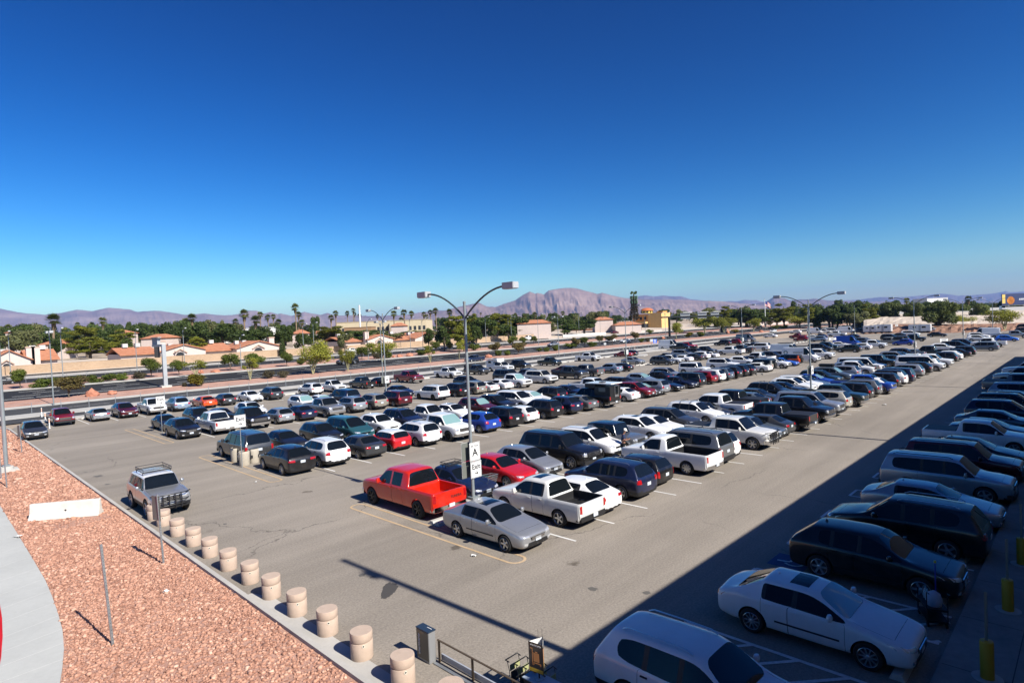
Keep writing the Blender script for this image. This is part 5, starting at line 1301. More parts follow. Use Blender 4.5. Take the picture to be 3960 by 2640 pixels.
# ---------------------------------------------------------------- man in the navy shirt
def skin_mesh(name, verts, edges, radii, m, parent, sub=1):
    me = bpy.data.meshes.new(name); me.from_pydata(verts, edges, [])
    o = bpy.data.objects.new(name, me); C.objects.link(o)
    sk = o.modifiers.new('s', 'SKIN'); sk.use_smooth_shade = True
    for i, v in enumerate(me.skin_vertices[0].data):
        v.radius = radii[i] if isinstance(radii[i], tuple) else (radii[i], radii[i]); v.use_root = (i == 0)
    ss = o.modifiers.new('u', 'SUBSURF'); ss.levels = sub; ss.render_levels = sub
    dg = bpy.context.evaluated_depsgraph_get()
    r = bpy.data.meshes.new_from_object(o.evaluated_get(dg)); r.name = name
    bpy.data.objects.remove(o)
    r.materials.clear()
    return meshob(name, r, m, parent, smooth=80)
def person():
    x, y = 31.75, 21.75
    t = empty('person', (x, y, 0), R(-50), 'person in a navy shirt and white-fronted cap looking down at a phone', 'person')
    M_SKIN = mat('tan skin', (0.28, 0.135, 0.085), 0.55); M_SHIRT = mat('navy shirt', (0.012, 0.025, 0.075), 0.85); M_TRO = mat('dark trousers', (0.015, 0.016, 0.02), 0.85); M_CAPW = mat('white cap front', (0.68, 0.66, 0.6), 0.8); M_HAIR = mat('black hair', (0.012, 0.01, 0.009), 0.7)
    V = [(0, 0, 0.95), (0.0, 0, 1.15), (0.01, 0, 1.35), (0.02, 0, 1.46), (0.06, 0, 1.53), (0.10, 0, 1.62), (0.11, 0, 1.70)]
    Rr = [(0.15, 0.11), (0.15, 0.11), (0.17, 0.115), (0.07, 0.07), (0.055, 0.055), (0.085, 0.095), (0.075, 0.09)]
    E_ = [(0, 1), (1, 2), (2, 3), (3, 4), (4, 5), (5, 6)]
    for s_ in (-1, 1):
        k = len(V)
        V += [(0.0, s_ * 0.19, 1.41), (0.02, s_ * 0.25, 1.13), (0.27, s_ * 0.12, 1.13), (0.35, s_ * 0.07, 1.15)]; Rr += [0.062, 0.045, 0.032, 0.035]
        E_ += [(2, k), (k, k + 1), (k + 1, k + 2), (k + 2, k + 3)]
        for q in range(4):
            j = len(V); V += [(0.39, s_ * (0.055 - 0.018 * (q - 1.5)) , 1.175 - 0.012 * q), (0.415, s_ * (0.025 - 0.012 * (q - 1.5)), 1.19 - 0.016 * q)]; Rr += [0.011, 0.009]; E_ += [(k + 3, j), (j, j + 1)]
        j = len(V); V += [(0.37, s_ * 0.03, 1.19), (0.40, s_ * 0.02, 1.215)]; Rr += [0.012, 0.010]; E_ += [(k + 3, j), (j, j + 1)]
        k = len(V); V += [(0, s_ * 0.10, 0.86), (0.02, s_ * 0.11, 0.48), (-0.02, s_ * 0.11, 0.09), (0.12, s_ * 0.13, 0.045)]; Rr += [0.09, 0.06, 0.042, 0.035]; E_ += [(0, k), (k, k + 1), (k + 1, k + 2), (k + 2, k + 3)]
    bd = skin_mesh('body', V, E_, Rr, M_SKIN, t)
    SV = [(0, 0, 0.93), (0, 0, 1.15), (0.01, 0, 1.36), (0.02, 0, 1.47)]; SR = [(0.18, 0.135), (0.175, 0.13), (0.19, 0.135), (0.085, 0.085)]; SE = [(0, 1), (1, 2), (2, 3)]
    for s_ in (-1, 1):
        k = len(SV); SV += [(0.0, s_ * 0.20, 1.41), (0.015, s_ * 0.245, 1.20)]; SR += [0.085, 0.075]; SE += [(2, k), (k, k + 1)]
    skin_mesh('shirt', SV, SE, SR, M_SHIRT, t)
    TV = [(0, 0, 0.95)]; TR = [(0.17, 0.125)]; TE = []
    for s_ in (-1, 1):
        k = len(TV); TV += [(0, s_ * 0.10, 0.84), (0.02, s_ * 0.11, 0.48), (-0.02, s_ * 0.11, 0.10)]; TR += [0.105, 0.08, 0.07]; TE += [(0, k), (k, k + 1), (k + 1, k + 2)]
    skin_mesh('trousers', TV, TE, TR, M_TRO, t)
    for s_ in (-1, 1): MB().box((0.06, s_ * 0.12, 0.05), (0.29, 0.105, 0.10)).build('shoe', M_INK, t, bevel=0.03, smooth=60)
    MB().lathe([(0.108, 0.0), (0.108, 0.05), (0.095, 0.10), (0.06, 0.135), (0, 0.145)], 16, M=Matrix.Translation((0.095, 0, 1.69)) @ Matrix.Rotation(R(18), 4, 'Y')).build('hair', M_HAIR, t, smooth=60)
    cp = MB().lathe([(0.113, 0.0), (0.113, 0.06), (0.10, 0.11), (0.06, 0.145), (0, 0.155)], 16, M=Matrix.Translation((0.105, 0, 1.70)) @ Matrix.Rotation(R(22), 4, 'Y')).build('cap', M_CAPW, t, smooth=60)
    MB().box((0.23, 0, 1.67), (0.12, 0.17, 0.015), M=None).build('brim', M_CAPW, cp, bevel=0.006)
    for s_ in (-1, 1):
        MB().lathe([(0.0, -0.02), (0.016, 0), (0.0, 0.02)], 8, M=Matrix.Translation((0.10, s_ * 0.088, 1.625))).build('ear', M_SKIN, bd)
        MB().lathe([(0.0, -0.009), (0.010, 0), (0.0, 0.009)], 8, M=Matrix.Translation((0.178, s_ * 0.035, 1.635))).build('eye', M_INK, bd)
    MB().lathe([(0.0, -0.025), (0.016, -0.01), (0.0, 0.03)], 8, M=Matrix.Translation((0.19, 0, 1.61))).build('nose', M_SKIN, bd)
    MB().box((0.175, 0, 1.567), (0.012, 0.05, 0.008)).build('mouth', mat('lips', (0.22, 0.07, 0.06)), bd)
    ph = MB().box((0.40, 0, 1.20), (0.008, 0.075, 0.15), M=None).build('phone', M_BLACKM, None, bevel=0.004)
    ph.location = (x, y, 0); ph.rotation_euler = (0, 0, R(-50)); tag(ph, 'black phone held in both hands by the person in navy', 'phone')
person()

# ---------------------------------------------------------------- fences, walls and roadside furniture
def wire_fence(name, x0, x1, y, n, h, lb, zfun=gz, wires=(0.08, 0.62, 1.0)):
    t = empty(name, (x0, y, zfun(x0, y)), 0, lb, 'fence')
    L = x1 - x0
    pm = MB().tube([(0, 0, 0), (0, 0, h)], 0.035, 6).mesh('post'); pm.materials.append(M_STEEL)
    for i in range(n):
        p = part('post', pm, t); p.location = (L * i / (n - 1), 0, 0)
    for f_ in wires:
        P = []
        for i in range(n - 1):
            a = L * i / (n - 1); d = L / (n - 1)
            sag = 0.10 if 0.3 < f_ < 0.9 else 0.015
            P += [(a, 0.02, h * f_), (a + d * 0.5, 0.02, h * f_ - sag)]
        P.append((L, 0.02, h * f_))
        MB().tube(P, 0.014, 4).build('wire', M_STEEL, t)
    return t
wire_fence('wire_fence', -4.0, 205.0, 98.45, 69, 1.45, 'grey wire fence between the lot and the service road')
wire_fence('wire_fence', -6.0, 214.0, 146.3, 70, 1.3, 'grey wire fence on the median before the far road')
t = empty('guard_rail', (-10, 156.9, gz(0, 156.9)), 0, 'dark rail along the far pavement below the block wall', 'guard rail')
MB().box((90, 0, 0.62), (200, 0.06, 0.28)).build('rail', M_BLACKM, t)
for i in range(51): MB().box((-10 + 4 * i, 0.06, 0.3), (0.08, 0.08, 0.6)).build('post', M_STEEL, t)
M_WALL = None
def block_wall_mat():
    m, n, l, b = nt('tan block wall'); tc = n.new('ShaderNodeTexCoord'); br = n.new('ShaderNodeTexBrick')
    mp = n.new('ShaderNodeMapping'); mp.inputs['Rotation'].default_value = (R(90), 0, 0); l.new(tc.outputs['Object'], mp.inputs['Vector']); l.new(mp.outputs[0], br.inputs['Vector'])
    br.inputs['Color1'].default_value = (0.40, 0.275, 0.175, 1); br.inputs['Color2'].default_value = (0.47, 0.335, 0.22, 1); br.inputs['Mortar'].default_value = (0.36, 0.26, 0.175, 1)
    br.inputs['Scale'].default_value = 1.0; br.inputs['Brick Width'].default_value = 0.4; br.inputs['Row Height'].default_value = 0.2; br.inputs['Mortar Size'].default_value = 0.012
    no = n.new('ShaderNodeTexNoise'); no.inputs['Scale'].default_value = 0.3; l.new(tc.outputs['Object'], no.inputs['Vector'])
    mx = n.new('ShaderNodeMix'); mx.data_type = 'RGBA'; mx.blend_type = 'MULTIPLY'; mx.inputs[0].default_value = 0.35
    l.new(br.outputs['Color'], mx.inputs[6]); l.new(no.outputs['Fac'], mx.inputs[7]); l.new(mx.outputs[2], b.inputs['Base Color']); b.inputs['Roughness'].default_value = 0.9
    return m
M_WALL = block_wall_mat()
wx1 = on_row(2064, 169.0, gz(0, 169) + 1.0)
def wall(name, x0, y0, x1, y1, h, m, lb, th=0.2, cap=True):
    L = math.hypot(x1 - x0, y1 - y0)
    t = empty(name, (x0, y0, gz(x0, y0) - 0.1), math.atan2(y1 - y0, x1 - x0), lb, 'wall')
    MB().box((L / 2, 0, h / 2), (L, th, h)).build('wall_body', m, t)
    if cap: MB().box((L / 2, 0, h + 0.03), (L, th + 0.06, 0.07)).build('coping', m, t)
    return t
wall('block_wall', -30, 169.0, wx1, 169.0, 1.95, M_WALL, 'long tan block wall in front of the tile-roofed houses')
# overhead road-sign gantry
x, y = at(641, 1497)
t = empty('sign_gantry', (x, y, gz(x, y)), 0, 'thick grey cantilever sign gantry seen from behind over the road', 'sign gantry')
gh = top_z(636, 1330, x, y) - gz(x, y)
M_GAN = mat('galvanised gantry', (0.36, 0.38, 0.39), 0.5, metal=0.3, var=0.08, scale=0.8)
MB().box((0, 0, 0.15), (1.6, 1.6, 0.3)).build('footing', M_CONCO, t)
MB().box((0, 0, gh / 2), (0.62, 0.62, gh)).build('column', M_GAN, t, bevel=0.04)
MB().box((0, 2.9, gh - 0.25), (0.5, 6.0, 0.45)).build('arm', M_GAN, t, bevel=0.03)
MB().box((0.1, 4.3, gh - 1.3), (0.25, 2.4, 2.2)).build('sign_back', M_BLACKM, t)
for k in range(4): MB().box((0, 2.6 + k * 1.0, gh + 0.55), (0.5, 0.09, 1.2)).build('light_bracket', M_GAN, t)
MB().box((0, 4.1, gh + 1.2), (0.6, 4.4, 0.12)).build('walkway', M_GAN, t)
# second gantry: a long dark sign bridge near the orange building
x, y = at(2792, 1284); xg, yg = at(2590, 1302)
t = empty('sign_bridge', (xg, yg, gz(xg, yg)), 0, 'long dark sign bridge with lights spanning the road by the orange building', 'sign gantry')
zt = top_z(2600, 1226, xg, yg) - gz(xg, yg)
ex, ey = x - xg, y - yg; Lg = math.hypot(ex, ey); ag = math.atan2(ey, ex)
Mz = Matrix.Rotation(ag, 4, 'Z')
MB().box((Lg / 2 - 3, 0, zt), (Lg + 6, 0.8, 0.55), M=Mz).build('beam', M_BLACKM, t)
for q in (0.0, Lg): MB().box((q, 0, zt / 2), (0.7, 0.7, zt), M=Mz).build('column', M_BLACKM, t)
for c_ in (0.30, 0.62, 0.88):
    MB().box((Lg * c_, 0.5, zt + 0.2), (Lg * 0.17, 0.2, 2.6), M=Mz).build('sign_back', mat('grey sign back', (0.26, 0.27, 0.28), 0.5), t)
    MB().box((Lg * c_, -0.5, zt + 1.75), (Lg * 0.16, 0.5, 0.25), M=Mz).build('sign_light', M_HEADBOX, t)
# blue and white roadside signs by the white camper van
def road_sign(px, pb, ptop, w_, hfrac, m, lb, txt=None):
    x, y = at(px, pb); z1 = top_z(px, ptop, x, y)
    t = empty('road_sign', (x, y, gz(x, y)), R(-45), lb, 'sign')
    h = z1 - gz(x, y)
    MB().tube([(0, 0.03, 0), (0, 0.03, h)], 0.045, 6).build('post', M_STEEL, t)
    sh = h * hfrac
    o = MB().box((0, -0.03, h - sh / 2), (w_, 0.02, sh)).build('sign_face', m, t)
    for k in range(3): MB().box((0, -0.044, h - sh * (0.2 + 0.3 * k)), (w_ * (0.7 - 0.2 * (k % 2)), 0.006, sh * 0.12)).build('text_line', M_SIGN if m is not M_SIGN else M_INK, o)
road_sign(2534, 1354, 1311, 1.05, 0.37, mat('blue sign', (0.01, 0.10, 0.55), 0.5), 'blue road sign on a post beside the white camper van')
road_sign(2521, 1351, 1311, 0.95, 0.26, mat('grey sign', (0.40, 0.42, 0.43), 0.5), 'small grey road sign left of the blue one')
road_sign(2341, 1363, 1325, 0.6, 0.22, M_SIGN, 'small white road sign above the fence near the lifted white pickup')
road_sign(3221, 1361, 1305, 1.5, 0.18, M_SIGN, 'white sign on a yellowish base beside the dark green crossover')
road_sign(3651, 1351, 1309, 1.6, 0.30, M_SIGN, 'white arrow sign on a post between the black pickup and the crossover')
road_sign(3468, 1283, 1254, 1.0, 0.25, M_SIGN, 'small sign on a post before the rocky bank at far right')
road_sign(3799, 1265, 1246, 1.2, 0.4, M_SIGN, 'small white sign on the rocky bank left of the white van')
for k, (px, pb) in enumerate(((2815, 1289), )): pass
# traffic island kerbs at the lot entry
for pts, lb in ((((2490, 1352), (2540, 1349), (2600, 1346), (2612, 1352), (2560, 1356), (2500, 1358)), 1), (((2462, 1371), (2500, 1369), (2506, 1373), (2490, 1378), (2440, 1379)), 2)):
    poly('traffic_island', [at(*p) for p in pts], 0.14, M_CONC, h=0.16)
# ---------------------------------------------------------------- vegetation
def leaf_mat(name, c, var=0.35):
    m, n, l, b = nt(name)
    tc = n.new('ShaderNodeTexCoord'); no = n.new('ShaderNodeTexNoise'); no.inputs['Scale'].default_value = 0.9; no.inputs['Detail'].default_value = 5
    l.new(tc.outputs['Object'], no.inputs['Vector'])
    r = n.new('ShaderNodeValToRGB'); e = r.color_ramp.elements
    e[0].position = 0.3; e[0].color = (*[q * (1 - var) for q in c], 1); e[1].position = 0.72; e[1].color = (min(1, c[0] * (1 + var) * 1.1), min(1, c[1] * (1 + var)), c[2] * (1 + 0.3 * var), 1)
    oi = n.new('ShaderNodeObjectInfo'); hs = n.new('ShaderNodeHueSaturation')
    ma = n.new('ShaderNodeMath'); ma.operation = 'MULTIPLY_ADD'; ma.inputs[1].default_value = 0.5; ma.inputs[2].default_value = 0.75
    l.new(oi.outputs['Random'], ma.inputs[0]); l.new(ma.outputs[0], hs.inputs['Value'])
    l.new(no.outputs['Fac'], r.inputs['Fac']); l.new(r.outputs[0], hs.inputs['Color']); l.new(hs.outputs[0], b.inputs['Base Color'])
    b.inputs['Roughness'].default_value = 0.65; b.inputs['Specular IOR Level'].default_value = 0.25
    tr = n.new('ShaderNodeBsdfTranslucent'); l.new(hs.outputs[0], tr.inputs['Color'])
    mx = n.new('ShaderNodeMixShader'); mx.inputs[0].default_value = 0.38
    l.new(b.outputs[0], mx.inputs[1]); l.new(tr.outputs[0], mx.inputs[2]); l.new(mx.outputs[0], n['Material Output'].inputs['Surface'])
    return m
LEAF = {'palo': leaf_mat('palo verde foliage', (0.225, 0.245, 0.04)), 'orn': leaf_mat('ornamental foliage', (0.098, 0.132, 0.023)), 'dark': leaf_mat('dark evergreen foliage', (0.062, 0.095, 0.024)), 'olive': leaf_mat('olive grey foliage', (0.150, 0.168, 0.074)),
        'pine': leaf_mat('pine foliage', (0.137, 0.153, 0.018)), 'mesq': leaf_mat('mesquite foliage', (0.125, 0.163, 0.050)), 'brown': leaf_mat('dry brownish foliage', (0.125, 0.108, 0.042)), 'yellow': leaf_mat('yellow flowering foliage', (0.17, 0.15, 0.018)),
        'grey': leaf_mat('grey desert shrub foliage', (0.105, 0.095, 0.060)), 'palm': leaf_mat('palm frond', (0.125, 0.15, 0.03)), 'palmdark': leaf_mat('dark palm frond', (0.07, 0.092, 0.024))}
M_BARK = mat('bark', (0.085, 0.065, 0.045), 0.9, var=0.25, scale=4)
M_PALOB = mat('pale green bark', (0.27, 0.25, 0.13), 0.8, var=0.2, scale=3)
M_PALMB = mat('palm trunk', (0.19, 0.135, 0.085), 0.9, var=0.25, scale=2)
M_SKIRT = mat('dry palm skirt', (0.16, 0.11, 0.055), 0.9, var=0.3, scale=3)
def leaf_cloud(centers, radii, n, size, shell=0.55, seed=0, flat=0.0, droop=0.0, aspect=1.7):
    """n small leaf faces spread through a set of ellipsoidal clumps"""
    g_ = np.random.default_rng(seed)
    centers = np.array(centers, float); radii = np.array(radii, float)
    w = radii.prod(1) ** (2 / 3); idx = g_.choice(len(centers), n, p=w / w.sum())
    d = g_.normal(size=(n, 3)); d /= np.linalg.norm(d, axis=1)[:, None]
    rr = (shell + (1 - shell) * g_.random(n)) * np.where(g_.random(n) < 0.12, 1.15, 1.0)
    rr = np.where(g_.random(n) < 0.25, g_.random(n) ** 0.5, rr)
    P = centers[idx] + d * radii[idx] * rr[:, None]
    nrm = d + g_.normal(size=(n, 3)) * 0.8; nrm[:, 2] += 0.35; nrm /= np.linalg.norm(nrm, axis=1)[:, None]
    a = np.cross(nrm, g_.normal(size=(n, 3))); a /= np.linalg.norm(a, axis=1)[:, None]
    if droop: a[:, 2] -= droop; a /= np.linalg.norm(a, axis=1)[:, None]
    b_ = np.cross(nrm, a); b_ /= np.maximum(np.linalg.norm(b_, axis=1)[:, None], 1e-6)
    s = size * (0.6 + 0.8 * g_.random(n))[:, None]
    V = np.stack([P - a * s * aspect * 0.5, P + b_ * s * 0.5, P + a * s * aspect * 0.5, P - b_ * s * 0.5], 1).reshape(-1, 3)
    return V
def quads_mesh(name, V, m):
    n = len(V) // 4
    me = bpy.data.meshes.new(name)
    me.vertices.add(len(V)); me.vertices.foreach_set('co', V.reshape(-1).astype(np.float32))
    me.loops.add(n * 4); me.loops.foreach_set('vertex_index', np.arange(n * 4, dtype=np.int32))
    me.polygons.add(n); me.polygons.foreach_set('loop_start', np.arange(0, n * 4, 4, dtype=np.int32))
    me.update(calc_edges=True); me.materials.append(m); return me
def lobes(n, W, H, z0, seed, r0=0.26, r1=0.42, zsq=0.8):
    g_ = np.random.default_rng(seed); c = []; r = []
    for k in range(n):
        a = g_.random() * 6.283; q = (g_.random() ** 0.6) * (W / 2) * 0.68
        z = z0 + (H - z0) * (0.22 + 0.6 * g_.random())
        c.append((q * math.cos(a), q * math.sin(a), z)); s = W * (r0 + (r1 - r0) * g_.random()) * 0.62
        r.append((s, s, s * zsq))
    return c, r
def limbs(b, c, z0, r, base=(0, 0, 0), spread=1.0):
    for p in c:
        p = Vector(p); q = Vector((p.x * 0.25, p.y * 0.25, z0 + (p.z - z0) * 0.3))
        b.tube([(base[0], base[1], z0 * 0.6), q, p], [r * 0.7, r * 0.45, r * 0.12], 5, cap=False)
PROTO = {}
def proto_tree(kind, v):
    """meshes of one kind of tree: H, W, trunk mesh, crown mesh"""
    key = (kind, v)
    if key in PROTO: return PROTO[key]
    sd = hash_(kind) + v * 17
    g_ = np.random.default_rng(sd)
    b = MB(); H = W = 5.0; bark = M_BARK; leaf = kind
    if kind == 'palo':
        H, W = 5.0, 6.0; bark = M_PALOB
        c, r = lobes(11, W, H, 1.5, sd, 0.26, 0.40, 0.7)
        for s_ in (-0.25, 0.2): b.tube([(0, 0, 0), (s_, 0.1 * s_, 0.9), (s_ * 2.4, s_, 2.0)], [0.12, 0.085, 0.055], 6)
        limbs(b, c, 1.5, 0.08)
        V = leaf_cloud(c, r, 3600, 0.15, 0.35, sd)
    elif kind == 'sparse':
        H, W = 4.5, 4.5; bark = M_PALOB; leaf = 'palo'
        c, r = lobes(9, W, H, 1.8, sd, 0.2, 0.34, 0.7)
        for s_ in (-0.2, 0.25): b.tube([(0, 0, 0), (s_, 0.1, 1.0), (s_ * 2.2, -s_, 2.2)], [0.09, 0.07, 0.04], 6)
        limbs(b, c, 1.3, 0.06)
        V = leaf_cloud(c, r, 1500, 0.13, 0.3, sd)
    elif kind in ('orn', 'brown'):
        H, W = 4.0, 4.2
        c, r = lobes(9, W, H, 1.5, sd, 0.28, 0.42, 0.75)
        b.tube([(0, 0, 0), (0.05, 0.03, 0.8), (0.0, 0.0, 1.7)], [0.11, 0.09, 0.08], 6); limbs(b, c, 1.5, 0.09)
        V = leaf_cloud(c, r, 2600, 0.17, 0.6, sd)
    elif kind == 'dark' or kind == 'olive':
        H, W = 9.0, 8.0
        c, r = lobes(15, W, H, 1.6, sd, 0.22, 0.36, 0.85)
        b.tube([(0, 0, 0), (0.1, 0, 2.0), (0, 0, 4.5)], [0.32, 0.24, 0.14], 7); limbs(b, c, 2.2, 0.2)
        V = leaf_cloud(c, r, 3600, 0.36, 0.62, sd)
    elif kind == 'pine':
        H, W = 11.0, 12.0
        c = []; r = []
        for k in range(26):
            a = g_.random() * 6.283; z = 2.6 + 7.6 * g_.random(); q = (W / 2) * (1.0 - 0.055 * (z - 2.6)) * (0.35 + 0.55 * g_.random())
            c.append((q * math.cos(a), q * math.sin(a), z)); r.append((1.7, 1.7, 0.55))
        b.tube([(0, 0, 0), (0.15, 0, 4), (0, 0, 9)], [0.42, 0.3, 0.12], 7); limbs(b, c, 3.0, 0.16)
        V = leaf_cloud(c, r, 7500, 0.26, 0.5, sd, aspect=2.2)
    elif kind == 'mesq':
        H, W = 9.0, 8.5
        c, r = lobes(14, W, H, 1.6, sd, 0.22, 0.34, 1.15)
        b.tube([(0, 0, 0), (0.3, 0, 1.6), (0.1, 0.2, 3.6)], [0.34, 0.27, 0.18], 7); limbs(b, c, 2.2, 0.22)
        V = leaf_cloud(c, r, 5200, 0.27, 0.5, sd, droop=0.9, aspect=3.0)
    elif kind == 'cypress':
        H, W = 9.0, 3.0; leaf = 'dark'
        c = [(0, 0, 0.9 + k) for k in range(8)]; r = [(0.5 + 0.9 * math.sin(min(1, (8.6 - k) / 7) * 1.5),) * 2 + (0.9,) for k in range(8)]
        b.tube([(0, 0, 0), (0, 0, 7)], [0.2, 0.06], 6)
        V = leaf_cloud(c, r, 2200, 0.25, 0.7, sd)
    elif kind in ('shrub', 'shrub_grey', 'shrub_yellow', 'hedge'):
        H, W = 1.5, 2.4; leaf = {'shrub': 'orn', 'shrub_grey': 'grey', 'shrub_yellow': 'yellow', 'hedge': 'orn'}[kind]
        c, r = lobes(9, W, H, 0.1, sd, 0.3, 0.45, 0.7)
        for k in range(6): b.tube([(0, 0, 0), (0.5 * math.cos(k), 0.5 * math.sin(k), 0.9)], [0.03, 0.012], 4)
        V = leaf_cloud(c, r, 1500, 0.12, 0.55, sd)
    V[:, 2] = np.maximum(V[:, 2], 0.02)
    tm = b.mesh('trunk'); tm.materials.append(bark); smooth_mesh(tm, 60)
    hh, ww = float(np.percentile(V[:, 2], 99.3)), float(np.percentile(np.hypot(V[:, 0], V[:, 1]), 98) * 2)
    PROTO[key] = (hh, ww, tm, quads_mesh('crown', V, LEAF[leaf]))
    return PROTO[key]
def hash_(s): return sum((i + 3) * ord(ch) for i, ch in enumerate(s))
def palm_proto(v):
    key = ('palm', v)
    if key in PROTO: return PROTO[key]
    g_ = np.random.default_rng(300 + v); H = 12.0
    lean = g_.uniform(-0.5, 0.5, 2)
    b = MB().tube([(0, 0, 0), (lean[0] * 0.3, lean[1] * 0.3, H * 0.5), (lean[0], lean[1], H - 1.2)], [0.33, 0.25, 0.22], 8)
    tm = b.mesh('trunk'); tm.materials.append(M_PALMB); smooth_mesh(tm, 60)
    top = Vector((lean[0], lean[1], H - 1.2)); vs = []
    for k in range(58):
        a = g_.random() * 6.283; el = g_.uniform(-0.6, 1.45); L = g_.uniform(0.85, 1.35)
        d = Vector((math.cos(a) * math.cos(el), math.sin(a) * math.cos(el), math.sin(el)))
        side = d.cross(Vector((0, 0, 1)))
        side = side.normalized() if side.length > 1e-3 else Vector((1, 0, 0))
        up = side.cross(d)
        c = top + d * L * 0.75 + Vector((0, 0, 0.15))
        for q in range(7):      # a fan of narrow blades
            an = (q - 3) * 0.36; e_ = (d * math.cos(an) + side * math.sin(an)); e_.z -= 0.16 * abs(q - 3) * 0.4 + 0.12
            tip = c + e_ * L * 0.95; w_ = up.cross(e_).normalized() * 0.09
            mid = c.lerp(tip, 0.55)
            vs += [c, mid + w_, tip, mid - w_]
    fm = quads_mesh('fronds', np.array([tuple(p) for p in vs]), LEAF['palm' if v % 2 == 0 else 'palmdark'])
    sk = []
    for k in range(60):
        a = g_.random() * 6.283; z = H - 1.4 - g_.random() * 1.7; rr = 0.30 + 0.35 * g_.random() * (1 - (H - 1.4 - z) / 2.2)
        p = Vector((lean[0] + rr * math.cos(a), lean[1] + rr * math.sin(a), z)); t_ = Vector((-math.sin(a), math.cos(a), 0)) * 0.14
        sk += [p + Vector((0, 0, 0.5)) + t_, p + Vector((0, 0, 0.5)) - t_, p - t_ * 0.6 - Vector((0, 0, 0.35)), p + t_ * 0.6 - Vector((0, 0, 0.35))]
    sm = quads_mesh('dead_frond_skirt', np.array([tuple(p) for p in sk]), M_SKIRT)
    PROTO[key] = (H, 3.6, tm, fm, sm); return PROTO[key]
NAMES = {'palo': 'palo_verde_tree', 'sparse': 'young_desert_tree', 'orn': 'small_round_tree', 'brown': 'small_round_tree', 'dark': 'broadleaf_tree', 'olive': 'olive_tree', 'pine': 'pine_tree', 'mesq': 'mesquite_tree', 'cypress': 'columnar_tree', 'shrub': 'shrub', 'shrub_grey': 'shrub', 'shrub_yellow': 'shrub', 'hedge': 'hedge'}
TI = 0
def plant(kind, x, y, W, H, lab, group=None, z=None):
    global TI; TI += 1
    hh, ww, tm, cm = proto_tree(kind, TI % 3)
    t = empty(NAMES[kind], (x, y, (gz(x, y) if z is None else z) - 0.05), random.random() * 6.28, lab, 'tree' if 'shrub' not in kind and kind != 'hedge' else 'shrub', group)
    t.scale = (W / ww, W / ww, H / hh)
    part('trunk', tm, t); part('crown', cm, t)
    return t
def plant_px(kind, px, pb, wpx, hpx, lab, group=None):
    x, y = at(px, pb); d = depth(x, y, gz(x, y))
    return plant(kind, x, y, wpx * d / F_PX, hpx * d / F_PX, lab, group)
def far_pt(px, py, D):
    p = np.array([0, 0, CAM_H]) + D * ray(px, py)
    return float(p[0]), float(p[1]), float(p[2])
def tree_top(kind, px, ptop, wpx, D, lab, group=None):
    x, y, z = far_pt(px, ptop, D); z0 = gz(x, y)
    if z - z0 < 2.0: return None
    return plant(kind, x, y, wpx * D / F_PX, z - z0, lab, group)
def palm(px, ptop, wpx, lab, group='fan palms over the houses', v=None, D=None):
    global TI; TI += 1
    D = D or 4.1 * F_PX / wpx
    x, y, z = far_pt(px, ptop, D); z0 = gz(x, y)
    H = max(z - z0, 4.0)
    pr = palm_proto((TI if v is None else v) % 4)
    k = 1.3 * (wpx * D / F_PX) / 4.1
    t = empty('fan_palm', (x, y, z0 - 0.05), random.random() * 6.28, lab, 'palm tree', group)
    # trunk stretched to the height, crown kept round
    tr = part('trunk', pr[2], t); tr.scale = (k, k, (H - 0.9 * k) / 10.8)
    dz = (H - 0.9 * k) - 10.8 * k
    for nm, me in (('fronds', pr[3]), ('dead_frond_skirt', pr[4])):
        c = part(nm, me, t); c.scale = (k, k, k); c.location = (0, 0, dz)
    return t
M_BOULDER = mat('red sandstone boulder', (0.40, 0.165, 0.10), 0.9, var=0.2, scale=1.2, bump=0.5, bscale=5)
def boulder(px, pb, wpx, hpx, lab):
    x, y = at(px, pb); d = depth(x, y, gz(x, y)); W = wpx * d / F_PX; H = hpx * d / F_PX
    bm = bmesh.new(); bmesh.ops.create_icosphere(bm, subdivisions=2, radius=0.5)
    g_ = np.random.default_rng(int(px))
    for v in bm.verts:
        n_ = 1 + 0.28 * g_.normal() * 0.5
        v.co = Vector((v.co.x * W * n_, v.co.y * W * 0.8 * n_, max(v.co.z * H * 1.7 * n_ + H * 0.3, -0.1)))
    me = bpy.data.meshes.new('boulder'); bm.to_mesh(me); bm.free()
    o = meshob('boulder', me, M_BOULDER, None, (x, y, gz(x, y)), (0, 0, g_.random() * 6)); tag(o, lab, 'boulder', 'red boulders on the medians'); return o
NEAR_M, MID_M = 'on the near median', 'on the far median'
